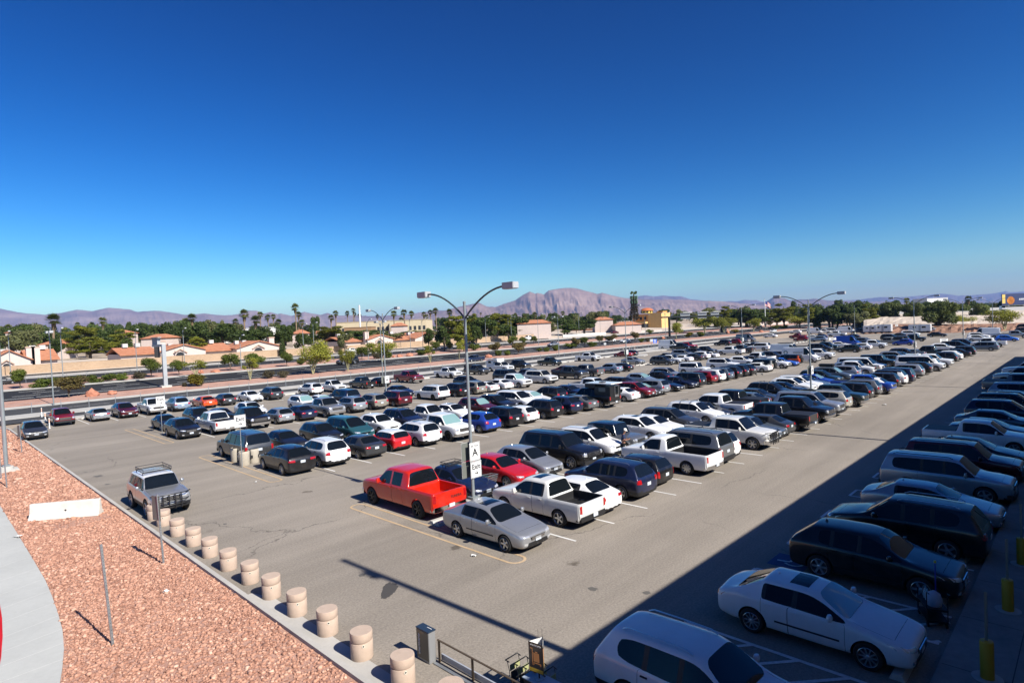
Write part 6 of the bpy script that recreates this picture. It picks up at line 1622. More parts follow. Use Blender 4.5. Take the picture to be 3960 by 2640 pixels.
for (k, px, pb, w, h, lab) in [
    ('palo', 1211, 1447, 150, 130, 'largest pale green palo verde on the near median, left of the nearest lamps'), ('palo', 1346, 1437, 66, 88, 'palo verde in front of the black car on the road'),
    ('sparse', 968, 1470, 66, 88, 'thin young palo verde left of the two round grey shrubs'), ('sparse', 757, 1458, 100, 66, 'wispy pale tree above the yellow flowering shrub'), ('palo', 1478, 1400, 119, 78, 'wide palo verde directly behind the second lamp'),
    ('sparse', 1664, 1401, 52, 66, 'bare branched young tree left of the white pickup at the fence'), ('sparse', 1776, 1388, 50, 74, 'spindly green tree just left of the nearest lamp pole'),
    ('palo', 2615, 1309, 64, 62, 'bright palo verde right above the white camper van'), ('palo', 2725, 1287, 96, 64, 'broad palo verde under the dark sign bridge'), ('palo', 2800, 1285, 80, 58, 'palo verde at the right end of the sign bridge'),
    ('palo', 2820, 1277, 64, 48, 'palo verde left of the flagpole lamp'), ('palo', 2915, 1281, 56, 50, 'small palo verde before the flagpole'), ('palo', 3080, 1270, 92, 56, 'dense palo verde left of the tall dark lamp'), ('palo', 3165, 1263, 66, 48, 'palo verde just right of the tall dark lamp'),
    ('palo', 3225, 1263, 80, 56, 'palo verde above the white vans at the far edge'), ('palo', 3315, 1263, 98, 54, 'wide palo verde over the blue and white trucks'), ('palo', 3885, 1277, 132, 80, 'big pale palo verde at far right below the billboard'),
    ('orn', 78, 1502, 70, 74, 'round topped small tree near the left edge of the road'), ('orn', 585, 1459, 78, 76, 'round small tree left of the grey gantry column'), ('orn', 692, 1451, 58, 60, 'small round tree right of the grey gantry column'),
    ('orn', 891, 1434, 68, 66, 'small tree with a forked trunk before the gabled house'), ('orn', 985, 1425, 80, 60, 'wide small tree behind the thin palo verde'), ('orn', 1109, 1417, 60, 56, 'small tree with a green base left of the largest palo verde'), ('orn', 1400, 1391, 52, 50, 'small round tree right of the black car on the road'),
    ('orn', 1687, 1361, 46, 42, 'small round tree under the house with the left chimney'), ('orn', 1737, 1361, 36, 42, 'small pale round tree left of the nearest lamp'), ('brown', 1916, 1376, 50, 52, 'brownish small tree right of the nearest lamp pole'), ('orn', 1984, 1343, 40, 44, 'small round tree below the white car on the far road'),
    ('orn', 2024, 1336, 32, 34, 'small round tree at the end of the block wall'), ('orn', 2065, 1331, 28, 32, 'small tree just past the end of the block wall'), ('brown', 2005, 1372, 70, 48, 'wide brownish tree with a thin trunk by the fence'), ('brown', 2226, 1347, 40, 42, 'brownish tree left of the convertible on the road'),
    ('orn', 2261, 1341, 38, 38, 'small tree beside the white convertible on the road'), ('brown', 2318, 1331, 32, 34, 'small brownish tree above the white convertible'), ('brown', 2368, 1331, 56, 38, 'broad brownish tree between the two white cars on the road'), ('brown', 2456, 1326, 40, 44, 'dark brownish tree below the disguised tower'),
    ('brown', 268, 1537, 116, 82, 'leaning brown leaved tree beside the red boulders at left'), ('orn', 2513, 1297, 32, 24, 'low bushy tree below the orange building'),
    ('mesq', 3446, 1258, 94, 88, 'weeping mesquite behind the camper trailer at far right'), ('mesq', 3530, 1257, 82, 86, 'tall mesquite with a yellow bush, left of the white motorhome'), ('mesq', 3633, 1279, 130, 108, 'largest weeping mesquite at far right, behind the black sedan'), ('mesq', 3725, 1237, 54, 60, 'rounded olive mesquite on the highway bank'), ('palo', 3729, 1266, 78, 48, 'low yellow green tree under the rounded mesquite'), ('mesq', 3788, 1247, 68, 72, 'mesquite in front of the retaining wall, left of the big palo verde'), ('mesq', 3955, 1206, 66, 52, 'dark tree cut by the right edge below the billboard')]:
    plant_px(k, px, pb, w, h, lab)
for (k, px, pb, w, h, lab) in [
    ('hedge', 150, 1500, 70, 36, 'left end of the clipped dark hedge on the far median'), ('hedge', 205, 1496, 70, 36, 'middle of the dark hedge on the far median'), ('hedge', 290, 1487, 80, 34, 'brownish shrub mass right of the lamp on the far median'), ('hedge', 372, 1480, 64, 32, 'left of three joined green bushes on the far median'), ('hedge', 425, 1476, 60, 32, 'middle of three joined green bushes on the far median'), ('hedge', 474, 1472, 52, 30, 'right of three joined green bushes on the far median'),
    ('shrub_grey', 536, 1466, 58, 30, 'round grey-green bush left of the small tree by the gantry'), ('shrub_yellow', 762, 1493, 76, 48, 'large yellow flowering bush on the near median'), ('shrub_grey', 717, 1495, 24, 18, 'tiny grey bush left of the yellow flowering one'), ('shrub_grey', 1037, 1464, 48, 34, 'left of the two round grey bushes on the near median'), ('shrub_grey', 1100, 1460, 48, 28, 'right of the two round grey bushes on the near median'),
    ('hedge', 1160, 1411, 34, 22, 'clipped green bush behind the largest palo verde'), ('hedge', 1208, 1408, 50, 20, 'wide clipped bush under the largest palo verde'), ('shrub_grey', 1457, 1388, 40, 26, 'grey bush left of the green one by the second lamp'), ('shrub', 1497, 1385, 40, 24, 'green bush right of the second lamp'), ('shrub', 1626, 1374, 50, 22, 'low dark bushes beside the red boulders'), ('shrub', 1836, 1355, 48, 28, 'yellowish bush right behind the nearest lamp pole'),
    ('shrub', 1930, 1376, 32, 22, 'green bush at the foot of the brownish tree'), ('shrub', 1962, 1374, 34, 20, 'green bush right of the brownish tree foot'), ('shrub', 2085, 1360, 26, 16, 'low bush behind the fence left of the lamp post'), ('shrub', 2115, 1360, 28, 18, 'second low bush left of the two-headed lamp post'), ('shrub', 2150, 1357, 36, 24, 'dark bush at the two-headed lamp post'), ('shrub', 2207, 1347, 54, 24, 'wide dark bush right of the two-headed lamp post'), ('shrub', 2287, 1341, 42, 20, 'green bush below the white convertible'),
    ('shrub', 2482, 1323, 26, 16, 'bush right of the brownish tree by the van'), ('shrub_grey', 2508, 1322, 24, 16, 'grey bush left of the blue road sign'), ('shrub_yellow', 2666, 1304, 36, 20, 'yellow-green bush right of the bright palo verde'), ('shrub', 2708, 1302, 34, 20, 'dark bush under the broad palo verde'), ('shrub_yellow', 2842, 1288, 32, 15, 'yellow bush beside the upright red boulder'), ('brown', 2980, 1266, 30, 24, 'brown bushy tree right of the flagpole'), ('shrub', 3000, 1271, 34, 14, 'low bush left of the dense palo verde'), ('shrub', 3030, 1270, 34, 14, 'low bush at the foot of the dense palo verde'), ('shrub_yellow', 3556, 1250, 30, 24, 'bright yellow flowering bush beside the tall mesquite')]:
    plant_px(k, px, pb, w, h, lab)
for (px, pb, w, h, lab) in [(356, 1532, 60, 25, 'largest red boulder, beside the leaning tree at left'), (432, 1525, 40, 15, 'low red boulder right of the largest one'), (778, 1443, 24, 13, 'red boulder behind the yellow flowering bush'), (834, 1441, 38, 12, 'flat red boulder behind the yellow flowering bush'), (1523, 1382, 16, 8, 'small red boulder by the second lamp'), (1545, 1380, 24, 9, 'middle red boulder by the second lamp'), (1584, 1377, 28, 11, 'right red boulder by the second lamp'), (1890, 1382, 34, 11, 'pale red boulder behind the blue pickup on the road'), (2563, 1310, 20, 7, 'red boulder left of the bright palo verde'), (2815, 1289, 13, 11, 'upright red boulder by the yellow bush'), (2944, 1284, 16, 7, 'red boulder near the white sedan on the road')]:
    boulder(px, pb, w, h, lab)
for (px, pt, w, lab) in [(200, 1226, 52, 'tallest palm at far left, with a thick crown'), (33, 1260, 26, None), (95, 1257, 17, None), (113, 1256, 19, None), (147, 1282, 30, 'yellowish young palm at far left'), (298, 1250, 18, None), (354, 1251, 24, None), (394, 1234, 34, 'palm over the two-storey orange house'), (746, 1222, 38, 'tall palm of the pair right of the gantry'), (719, 1237, 32, 'shorter palm of the pair right of the gantry'), (912, 1238, 26, None), (941, 1205, 40, 'thick crowned palm over the gabled house'),
                       (983, 1230, 40, None), (1004, 1211, 25, None), (1037, 1222, 24, None), (1054, 1220, 22, None), (1079, 1240, 28, None), (1142, 1182, 32, 'tallest of all the palms, above the largest palo verde'), (1152, 1211, 26, None), (1169, 1241, 26, None), (1278, 1224, 26, None), (1297, 1207, 24, None), (1343, 1207, 20, None), (1364, 1196, 20, 'tall palm left of the white pole'), (1371, 1212, 16, None), (1389, 1217, 17, 'palm just right of the white pole'), (1459, 1220, 16, None),
                       (1522, 1207, 27, None), (1563, 1203, 27, None), (1589, 1208, 24, None), (1549, 1233, 24, None), (1637, 1210, 22, None), (1664, 1203, 22, None), (1685, 1197, 26, 'bright palm left of the nearest lamp'), (1735, 1201, 27, None), (1652, 1220, 20, None), (1859, 1210, 10, None), (1992, 1215, 18, None), (2066, 1212, 22, None), (2030, 1220, 18, None), (2140, 1222, 14, None), (2176, 1207, 18, None), (2262, 1240, 20, None), (2300, 1236, 18, None), (2560, 1240, 20, 'low palm at the corner of the orange building'), (2760, 1190, 16, None), (2890, 1195, 14, None), (3505, 1157, 24, None), (3745, 1150, 26, None)]:
    palm(px, pt, w, lab or 'slender fan palm rising from the tree belt behind the houses', 'fan palms in the tree belt' if lab is None else None)
# trees behind the wall, larger first
BEL = [('pine', 330, 1262, 130, 190, 'upper tier of the spreading pine at left'), ('pine', 345, 1318, 150, 178, 'low spreading pine over the block wall at left'), ('pine', 425, 1325, 70, 178, 'right flank of the spreading pine at left'), ('dark', 215, 1310, 56, 176, 'dark tree left of the spreading pine'), ('cypress', 487, 1308, 60, 178, 'dark upright tree right of the spreading pine'), ('olive', 45, 1280, 120, 200, 'grey-green tree at the left edge'), ('olive', 100, 1278, 90, 215, 'second grey-green tree near the left edge'),
       ('dark', 150, 1262, 80, 260, 'dark tree under the tallest palm at far left'), ('dark', 492, 1246, 36, 290, 'dark tree behind the two-storey house'), ('olive', 800, 1240, 70, 230, 'brownish tree left of the gabled houses'), ('dark', 830, 1248, 50, 240, 'dark tree behind the first gabled house'), ('olive', 868, 1240, 36, 280, 'loose tree over the first gabled house'), ('pine', 760, 1302, 74, 170, 'tree beside the first gabled house'), ('dark', 1000, 1278, 90, 200, 'dark trees behind the chimney of the second house'), ('dark', 1095, 1270, 90, 205, 'dark tree right of the chimney of the second house'),
       ('cypress', 1090, 1310, 26, 172, 'small upright tree beside the second chimney'), ('dark', 1170, 1290, 70, 190, 'tree behind the largest palo verde'), ('pine', 1275, 1262, 130, 215, 'broad tree left of the third house'), ('dark', 1215, 1225, 40, 300, 'tall tree in the belt above the largest palo verde'), ('olive', 1330, 1290, 60, 185, 'green bushy tree beside the third house'), ('pine', 1765, 1222, 120, 195, 'large yellow-green tree left of the nearest lamp pole'), ('pine', 1790, 1262, 90, 180, 'lower yellow-green tree at the nearest lamp pole'), ('pine', 1830, 1214, 60, 240, 'yellow-green tree right behind the nearest lamp pole'),
       ('dark', 1715, 1262, 70, 185, 'dark round tree left of the yellow-green tree'), ('dark', 1655, 1270, 40, 190, 'dark tree between the fourth and fifth houses'), ('dark', 1840, 1260, 50, 200, 'dark tree behind the last house'), ('dark', 1965, 1255, 70, 230, 'dark hedge-like trees behind the last house'), ('dark', 1990, 1250, 80, 260, 'dark tree mass right of the last house'), ('olive', 2050, 1232, 60, 280, 'grey palm-like tree past the end of the wall'), ('dark', 2180, 1232, 70, 280, 'dark tree above the bare dirt field'), ('olive', 2226, 1217, 36, 300, 'silvery pointed tree above the bare dirt field'),
       ('dark', 2330, 1205, 50, 340, 'dark dense tree left of the disguised tower'), ('dark', 3065, 1165, 34, 500, 'tall dark pine crown right of the flagpole'), ('dark', 3240, 1160, 40, 560, 'dark tree top right of the tall dark lamp'), ('dark', 3310, 1163, 46, 600, 'tall dark tree above the wide palo verde'), ('dark', 3350, 1167, 50, 620, 'dark tree above the blue truck'), ('dark', 3210, 1190, 60, 560, 'yellow-green round tree right of the tall dark lamp'), ('olive', 3030, 1215, 46, 480, 'grey leafed tree before the white low building')]
for (k, px, pt, w, D, lab) in BEL: tree_top(k, px, pt, w, D, lab)
g_ = np.random.default_rng(11)
topx = [-60, 0, 200, 330, 420, 560, 640, 800, 900, 1000, 1100, 1300, 1450, 1600, 1700, 1800, 1900, 2000, 2100, 2200, 2350, 2450, 2650, 2800, 2900, 3000, 3100, 3200, 3300, 3400, 3500, 3700, 3960, 4020]
topy = [1268, 1262, 1262, 1258, 1256, 1256, 1250, 1248, 1250, 1258, 1252, 1250, 1252, 1246, 1234, 1226, 1222, 1218, 1216, 1212, 1206, 1214, 1196, 1192, 1190, 1182, 1182, 1180, 1172, 1170, 1166, 1166, 1158, 1158]
for i in range(300):
    px = -50 + 4060 * (i + g_.random()) / 300; D = float(g_.choice([230, 270, 320, 380, 450, 540, 640]) * g_.uniform(0.9, 1.1))
    base = float(np.interp(px, topx, topy)); pt = base + g_.uniform(-7, 34) * (1 if D > 300 else 1.3)
    if 1280 < px < 1690 and pt < 1276: pt = 1276 + g_.uniform(0, 8); D = min(D, 330.0)
    if 2380 < px < 2640 and D < 430: continue
    if px > 3380 and D < 420: D = 450.0
    for _ in range(30):
        fx, fy, _q = far_pt(px, pt, D)
        if fy > 172 or fx > 330: break
        D *= 1.05
    k = str(g_.choice(['dark', 'dark', 'dark', 'olive', 'pine', 'cypress'], p=[0.3, 0.2, 0.15, 0.17, 0.14, 0.04]))
    lab = {'dark': 'dark green broadleaf tree in the wooded belt behind the houses', 'olive': 'grey-green loose tree in the wooded belt behind the houses', 'pine': 'yellow-green spreading tree in the wooded belt behind the houses', 'cypress': 'upright dark tree in the wooded belt behind the houses'}[k]
    tree_top(k, px, pt, g_.uniform(8.5, 13) * F_PX / D * (0.45 if k == 'cypress' else 1.0), D, lab, {'dark': 'dark trees of the wooded belt', 'olive': 'grey-green trees of the wooded belt', 'pine': 'yellow-green trees of the wooded belt', 'cypress': 'upright trees of the wooded belt'}[k])
# the wood beyond, one mass
cs, rs = [], []
for i in range(2600):
    px = g_.uniform(-120, 4100); D = g_.uniform(620, 2600) ** 1.0
    x, y, z = far_pt(px, 1250, D); z0 = gz(x, y); h = g_.uniform(5, 10.5)
    ymax = float(np.interp(px, topx, topy)) + 6
    zt = far_pt(px, ymax, D)[2]
    h = min(h, max(zt - z0, 3.0))
    cs.append((x, y, z0 + h * 0.55)); rs.append((g_.uniform(3, 6), g_.uniform(3, 6), h * 0.45))
far_wood = meshob('far_wood', quads_mesh('far_wood', leaf_cloud(cs, rs, 62000, 1.5, 0.6, 5), LEAF['dark']))
tag(far_wood, 'distant wooded suburb reading as one dark green mass below the mountains', 'wood', kind='stuff')

# ---------------------------------------------------------------- houses and buildings
M_WSTUC = mat('pale pink stucco', (0.52, 0.43, 0.385), 0.9, var=0.05, scale=1.0)
M_TRIM = mat('tan trim', (0.45, 0.32, 0.24), 0.85)
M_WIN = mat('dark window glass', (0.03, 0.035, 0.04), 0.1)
M_WHITEP = mat('white shutters', (0.72, 0.70, 0.67), 0.7)
M_AC = mat('air conditioner', (0.45, 0.45, 0.43), 0.6)
def tile_mat():
    m, n, l, b = nt('terracotta tile'); tc = n.new('ShaderNodeTexCoord')
    wv = n.new('ShaderNodeTexWave'); wv.inputs['Scale'].default_value = 1.1; wv.bands_direction = 'Y'; wv.inputs['Distortion'].default_value = 0.6
    l.new(tc.outputs['Object'], wv.inputs['Vector'])
    no = n.new('ShaderNodeTexNoise'); no.inputs['Scale'].default_value = 1.3; no.inputs['Detail'].default_value = 6; l.new(tc.outputs['Object'], no.inputs['Vector'])
    r = n.new('ShaderNodeValToRGB'); e = r.color_ramp.elements; e[0].position = 0.3; e[0].color = (0.42, 0.155, 0.075, 1); e[1].position = 0.7; e[1].color = (0.56, 0.245, 0.13, 1)
    l.new(no.outputs['Fac'], r.inputs['Fac'])
    mx = n.new('ShaderNodeMix'); mx.data_type = 'RGBA'; mx.blend_type = 'MULTIPLY'; mx.inputs[0].default_value = 0.3; l.new(r.outputs[0], mx.inputs[6]); l.new(wv.outputs['Color'], mx.inputs[7])
    l.new(mx.outputs[2], b.inputs['Base Color']); b.inputs['Roughness'].default_value = 0.85
    bp = n.new('ShaderNodeBump'); bp.inputs['Strength'].default_value = 0.5; bp.inputs['Distance'].default_value = 0.08; l.new(wv.outputs['Fac'], bp.inputs['Height']); l.new(bp.outputs['Normal'], b.inputs['Normal'])
    return m
M_TILE = tile_mat()
def gable_roof(x0, x1, y0, y1, ze, zr, over=0.5, th=0.22):
    """ridge along y; tiles as a slab with thickness"""
    xm = (x0 + x1) / 2; s = (zr - ze) / (xm - x0)
    a0, a1 = x0 - over, x1 + over; zo = ze - s * over
    P = [(a0, zo), (xm, zr), (a1, zo)]
    vs = []
    for yy in (y0 - over, y1 + over):
        vs += [(p, yy, q) for p, q in P] + [(p, yy, q + th) for p, q in P]
    fs = [(0, 1, 4, 3), (1, 2, 5, 4), (6, 9, 10, 7), (7, 10, 11, 8), (3, 4, 10, 9), (4, 5, 11, 10), (0, 6, 7, 1), (1, 7, 8, 2), (0, 3, 9, 6), (2, 8, 11, 5)]
    return vs, fs
def house(px0, px1, v0, lab, eave=3.0, ridge=5.2, deep=14.0, chim=None, ztop_px=None, wings=True, arch=0.55):
    zb = gz(0, v0)
    xa, xb = on_row(px0, v0, zb + 2.5), on_row(px1, v0, zb + 2.5)
    t = empty('tiled_house', (xa, v0, zb - 0.05), 0, lab, 'house')
    W = xb - xa
    if ztop_px: ridge = max(top_z((px0 + px1) / 2, ztop_px, (xa + xb) / 2, v0) - zb, 3.4); eave = min(eave, ridge - 0.14 * W)
    b = MB(); vs = [(0, 0, 0), (W, 0, 0), (W, 0, eave), (W / 2, 0, ridge - 0.02), (0, 0, eave)]
    vs += [(x, deep, z) for x, y, z in vs]
    b.add(vs, [(0, 1, 2, 3, 4), (9, 8, 7, 6, 5), (0, 5, 6, 1), (1, 6, 7, 2), (4, 9, 5, 0)])
    b.build('wall', M_WSTUC, t)
    rf = MB(); rf.add(*gable_roof(0, W, 0, deep, eave, ridge)); ro = rf.build('roof', M_TILE, t)
    bmx = bmesh.new(); bmx.from_mesh(ro.data); bmesh.ops.recalc_face_normals(bmx, faces=bmx.faces); bmx.to_mesh(ro.data); bmx.free()
    # arched window with its little hood
    xw = W * arch; r = min(1.25, W * 0.10); zs = eave * 0.52
    P = [(xw + r * math.cos(k * math.pi / 10), -0.03, zs + r * math.sin(k * math.pi / 10)) for k in range(11)]
    w_ = MB(); w_.add([(xw - r, -0.03, zs - 0.9), (xw + r, -0.03, zs - 0.9)] + P, [tuple([0, 1] + list(range(2, 13)))]); wi = w_.build('window', M_WIN, t)
    MB().box((xw, -0.10, zs - 0.45), (r * 2.0, 0.12, 0.9)).build('sill', M_WHITEP, wi)
    hd = MB()
    for s_ in (-1, 1):
        hd.box((xw + s_ * (r + 0.35), -0.2, zs - 0.15), (0.28, 0.4, 0.9))
        hd.tube([(xw + s_ * (r + 0.55), -0.25, zs + r * 0.75), (xw, -0.25, zs + r + 0.75)], 0.17, 6)
    hd.build('window_hood', M_TRIM, t)
    for cx_ in (chim or []):
        c = MB().box((cx_ * W, 1.2, (eave + 2.6) / 2), (1.5, 1.1, eave + 2.6)).build('chimney', M_WSTUC, ro)
        MB().box((cx_ * W, 1.2, eave + 2.68), (1.8, 1.35, 0.22)).build('chimney_cap', M_TRIM, ro)
    for k in range(2):
        MB().box((W * (0.25 + 0.2 * k), deep * 0.6 + k, ridge - 0.1), (1.1, 1.1, 1.0)).build('roof_cooler', M_AC, ro)
    if wings:
        sd = -1 if wings != 'right' else 1
        w2 = W * 0.75; x0 = -w2 if sd < 0 else W
        b = MB().box((x0 + w2 / 2, 3.5 + deep / 2, eave * 0.46), (w2, deep, eave * 0.92)); b.build('wall', M_WSTUC, t)
        rf = MB(); vs = [(x0 - 0.4, 2.6, eave * 0.9), (x0 + w2 + 0.4, 2.6, eave * 0.9), (x0 + w2 + 0.4, 3.0 + deep * 0.55, ridge * 0.99), (x0 - 0.4, 3.0 + deep * 0.55, ridge * 0.99), (x0 - 0.4, 3.6 + deep, eave * 0.9), (x0 + w2 + 0.4, 3.6 + deep, eave * 0.9)]
        rf.add(vs + [(x, y, z - 0.22) for x, y, z in vs], [(0, 1, 2, 3), (3, 2, 5, 4), (0, 6, 7, 1), (6, 9, 8, 7), (9, 10, 11, 8), (1, 7, 8, 2), (2, 8, 11, 5), (0, 3, 9, 6), (3, 4, 10, 9)])
        r2 = rf.build('roof', M_TILE, t)
        for k in range(2): MB().box((x0 + w2 * (0.3 + 0.35 * k), 3 + deep * 0.5, ridge + 0.45), (1.2, 1.2, 1.0)).build('roof_cooler', M_AC, r2)
    return t
house(-45, 118, 173.0, 'pale gabled house cut by the left edge, with a row of stepped chimneys', ztop_px=1355, chim=[1.02, 1.16], wings='right', arch=0.42)
house(622, 795, 174.0, 'gabled house with tile roof right behind the gantry', ztop_px=1332, chim=[0.06], arch=0.42)
house(915, 1085, 174.0, 'gabled tile-roofed house with a tall chimney in the middle of the wall', ztop_px=1318, chim=[0.82], arch=0.48)
house(1422, 1520, 176.0, 'gabled house with a chimney at its left, behind the second lamp', ztop_px=1294, chim=[0.02], arch=0.45)
house(1605, 1715, 176.0, 'gabled house with a chimney at its right end, left of the nearest lamp', ztop_px=1284, chim=[0.84], arch=0.52)
house(1880, 1973, 177.0, 'gabled house right of the nearest lamp, last along the wall', ztop_px=1266, chim=[0.08], arch=0.52)
def block(name, px0, px1, ptop, D, deep, m, lab, cat='building', windows=0, roofm=None, ang=-45.0, pbot=None):
    """flat-roofed building whose front runs from px0 to px1 at distance D"""
    x0, y0, z0 = far_pt(px0, ptop, D); x1, y1, z1 = far_pt(px1, ptop, D)
    zt = (z0 + z1) / 2; zb = gz((x0 + x1) / 2, (y0 + y1) / 2) - 0.2; h = max(zt - zb, 2.5); L = math.hypot(x1 - x0, y1 - y0)
    t = empty(name, (x0, y0, zb), math.atan2(y1 - y0, x1 - x0), lab, cat)
    MB().box((L / 2, deep / 2, h / 2), (L, deep, h)).build('wall', m, t)
    MB().box((L / 2, deep / 2, h + 0.12), (L + 0.5, deep + 0.5, 0.25)).build('roof', roofm or m, t)
    if roofm is M_TILE:
        rf = MB(); o_ = 0.5; e_ = 1.7
        rf.add([(-o_, -o_, h + 0.2), (L + o_, -o_, h + 0.2), (L + o_, deep + o_, h + 0.2), (-o_, deep + o_, h + 0.2), (min(3, L * 0.3), deep / 2, h + e_), (max(L - 3, L * 0.7), deep / 2, h + e_)], [(0, 1, 5, 4), (1, 2, 5), (2, 3, 4, 5), (3, 0, 4)]); rf.build('tile_roof', M_TILE, t)
    for k in range(windows): MB().box((L * (k + 0.5) / windows, -0.03, h * 0.45), (L / windows * 0.55, 0.08, h * 0.28)).build('window', M_WIN, t)
    return t
M_CREAM = mat('cream stucco', (0.50, 0.42, 0.28), 0.9, var=0.04, scale=0.5); M_ORB = mat('orange stucco', (0.56, 0.27, 0.085), 0.9, var=0.06, scale=0.6); M_TANB = mat('amber stucco', (0.60, 0.38, 0.15), 0.9, var=0.05, scale=0.6); M_GREYB = mat('grey block building', (0.36, 0.36, 0.35), 0.85); M_WHB = mat('white building', (0.68, 0.68, 0.66), 0.8)
block('school_building', 1300, 1505, 1244, 400, 30, M_CREAM, 'long cream flat building behind the palms, left part', windows=12)
block('school_building', 1505, 1648, 1238, 392, 30, M_CREAM, 'cream flat building behind the palms, right part', windows=8)
block('brick_building', 1330, 1435, 1266, 345, 12, mat('brown block', (0.28, 0.17, 0.09), 0.9), 'low brown building in front of the cream one')
block('two_storey_house', 390, 458, 1292, 232, 12, M_WSTUC, 'two-storey amber house above the spreading pine', roofm=M_TILE, windows=3)
block('white_house', 845, 1060, 1270, 330, 14, M_WHB, 'long white low building among the palms', windows=8)
block('white_house', 1180, 1290, 1290, 330, 12, M_WSTUC, 'pale building hidden behind the trees left of the third house', roofm=M_TILE)
for (a, c, tp, D, m, lab) in ((20, 130, 1286, 260, M_WSTUC, 'tile-roofed house glimpsed between trees at far left'), (150, 205, 1335, 182, M_WSTUC, 'tile-roofed house behind the lamp heads at left'), (545, 640, 1310, 215, M_WSTUC, 'tile-roofed house behind the gantry arm'), (1130, 1160, 1292, 220, M_WSTUC, 'small tile roof under the tallest palm'), (1512, 1560, 1262, 260, M_WSTUC, 'tile roof below the cream building'), (2000, 2130, 1252, 250, M_WSTUC, 'low house with a shaded porch past the wall end'), (2300, 2370, 1238, 300, M_WSTUC, 'small pale house above the bare dirt field'), (2380, 2480, 1257, 290, M_WSTUC, 'white low house left of the round orange tower')):
    block('tiled_house', a, c, tp, D, 10, m, lab, 'house', roofm=M_TILE if m is not M_WHB else M_GREYB)
block('grey_building', 2955, 3040, 1219, 500, 14, M_GREYB, 'grey flat building with a pale roof right of the flagpole', roofm=M_WHB)
block('hotel_block', 3585, 3665, 1153, 560, 20, M_WHB, 'bright white building above the weeping mesquite', windows=6)
t = bpy.data.objects.new('white_pole', MB().tube([(0, 0, 0), (0, 0, 1)], 0.5, 10).mesh('white_pole')); C.objects.link(t); t.data.materials.append(M_WHB)
x, y, z = far_pt(1389, 1180, 385); t.location = (x, y, gz(x, y)); t.scale = (1, 1, z - gz(x, y)); tag(t, 'tall plain white pole in front of the cream building', 'pole')
# orange civic building with a tiled dome
D0 = 350.0
xc, yc, zc = far_pt(2557, 1208, D0); zb = gz(xc, yc) - 0.2; hh = zc - zb
t = empty('civic_building', (xc, yc, zb), 0, 'orange stucco building with a red tiled dome', 'building')
MB().box((5, 4.5, hh / 2), (10, 9, hh)).build('wall', M_TANB, t)
MB().box((4.5, 14.5, hh * 0.47), (8.4, 11, hh * 0.94)).build('wall', M_ORB, t)
MB().box((3.5, 22, hh * 0.26), (7, 9, hh * 0.52)).build('wall', M_TANB, t)
MB().box((-1.2, 14.5, hh * 0.40), (3.2, 10.8, 1.2)).build('balcony', M_TANB, t)
MB().box((-1.2, 14.5, hh * 0.20), (2.6, 10.4, hh * 0.30)).build('painted_balcony_shade', M_WIN, t)  # solid dark block standing in for the shade below the balcony
for k in range(3): MB().box((0.25, 11 + k * 3.0, hh * 0.68), (0.12, 1.6, 1.7)).build('window', M_WIN, t)
MB().lathe([(3.3, 0), (3.3, 1.7)], 28, c=(4, 12, hh), cap=False).build('drum', mat('yellow stucco', (0.55, 0.42, 0.10), 0.9), t, smooth=30)
for k in range(10): a = k * 0.628; MB().box((4 + 3.3 * math.cos(a), 12 + 3.3 * math.sin(a), hh + 0.85), (0.5, 0.8, 0.9)).build('drum_window', M_WIN, t)
MB().lathe([(3.9, 1.6), (3.8, 1.85), (3.0, 2.6), (1.8, 3.1), (0, 3.3)], 28, c=(4, 12, hh)).build('dome', mat('dome tile', (0.42, 0.12, 0.045), 0.85), t, smooth=40)
MB().lathe([(3.1, 0), (3.1, hh * 0.45), (3.0, hh * 0.47), (0, hh * 0.47)], 28, c=(0, 27.5, 0)).build('round_tower', M_ORB, t, smooth=30)
MB().box((6, 3, hh + 0.4), (5, 4, 0.8)).build('roof_parapet', M_ORB, t)
wall('brown_wall', *at(2482, 1276), *at(2210, 1280), 2.0, mat('brown block wall', (0.17, 0.075, 0.045), 0.9, var=0.1), 'dark brown wall behind the bare dirt field')
for k in range(9):
    x, y = at(2190 + k * 17.5, 1303 - k * 1.1)
    o = meshob('road_barrier', bpy.data.objects['barrier_body'].data, None, None, (x, y, gz(x, y)), (0, 0, 0)); o.scale = (1.5, 1.4, 1.3); tag(o, 'pale concrete barrier in the row edging the bare dirt field', 'barrier', 'barriers edging the dirt field')
wall('white_wall', *at(2470, 1284), *at(2560, 1281), 0.7, M_WSTUC, 'low white wall in front of the orange building')
wall('pale_wall', *at(2900, 1262), *at(3050, 1252), 2.2, M_WSTUC, 'pale wall right of the flagpole behind the road')
# mobile phone mast dressed as a pine
x, y, z = far_pt(2450, 1126, 318); zb = gz(x, y); H = z - zb
t = empty('disguised_mast', (x, y, zb), 0, 'tall phone mast disguised as a sparse pine beside the orange building', 'mast')
MB().tube([(0, 0, 0), (0, 0, H - 1.5)], [0.5, 0.3], 8).build('pole', M_BARK, t)
br = MB(); cs, rs = [], []
g_ = np.random.default_rng(4)
for k in range(130):
    z_ = H * (0.30 + 0.52 * k / 130); a = k * 2.4; L = 2.6 * (1.15 - 0.6 * k / 130) * g_.uniform(0.7, 1.1)
    br.tube([(0, 0, z_), (L * math.cos(a), L * math.sin(a), z_ + 0.15)], [0.06, 0.03], 4); cs.append((L * 0.75 * math.cos(a), L * 0.75 * math.sin(a), z_ + 0.1)); rs.append((0.7, 0.7, 0.22))
br.build('branch_frame', M_BARK, t)
part('needles', quads_mesh('needles', leaf_cloud(cs, rs, 2800, 0.28, 0.3, 3, aspect=2.5), leaf_mat('dull needles', (0.045, 0.040, 0.022))), t)
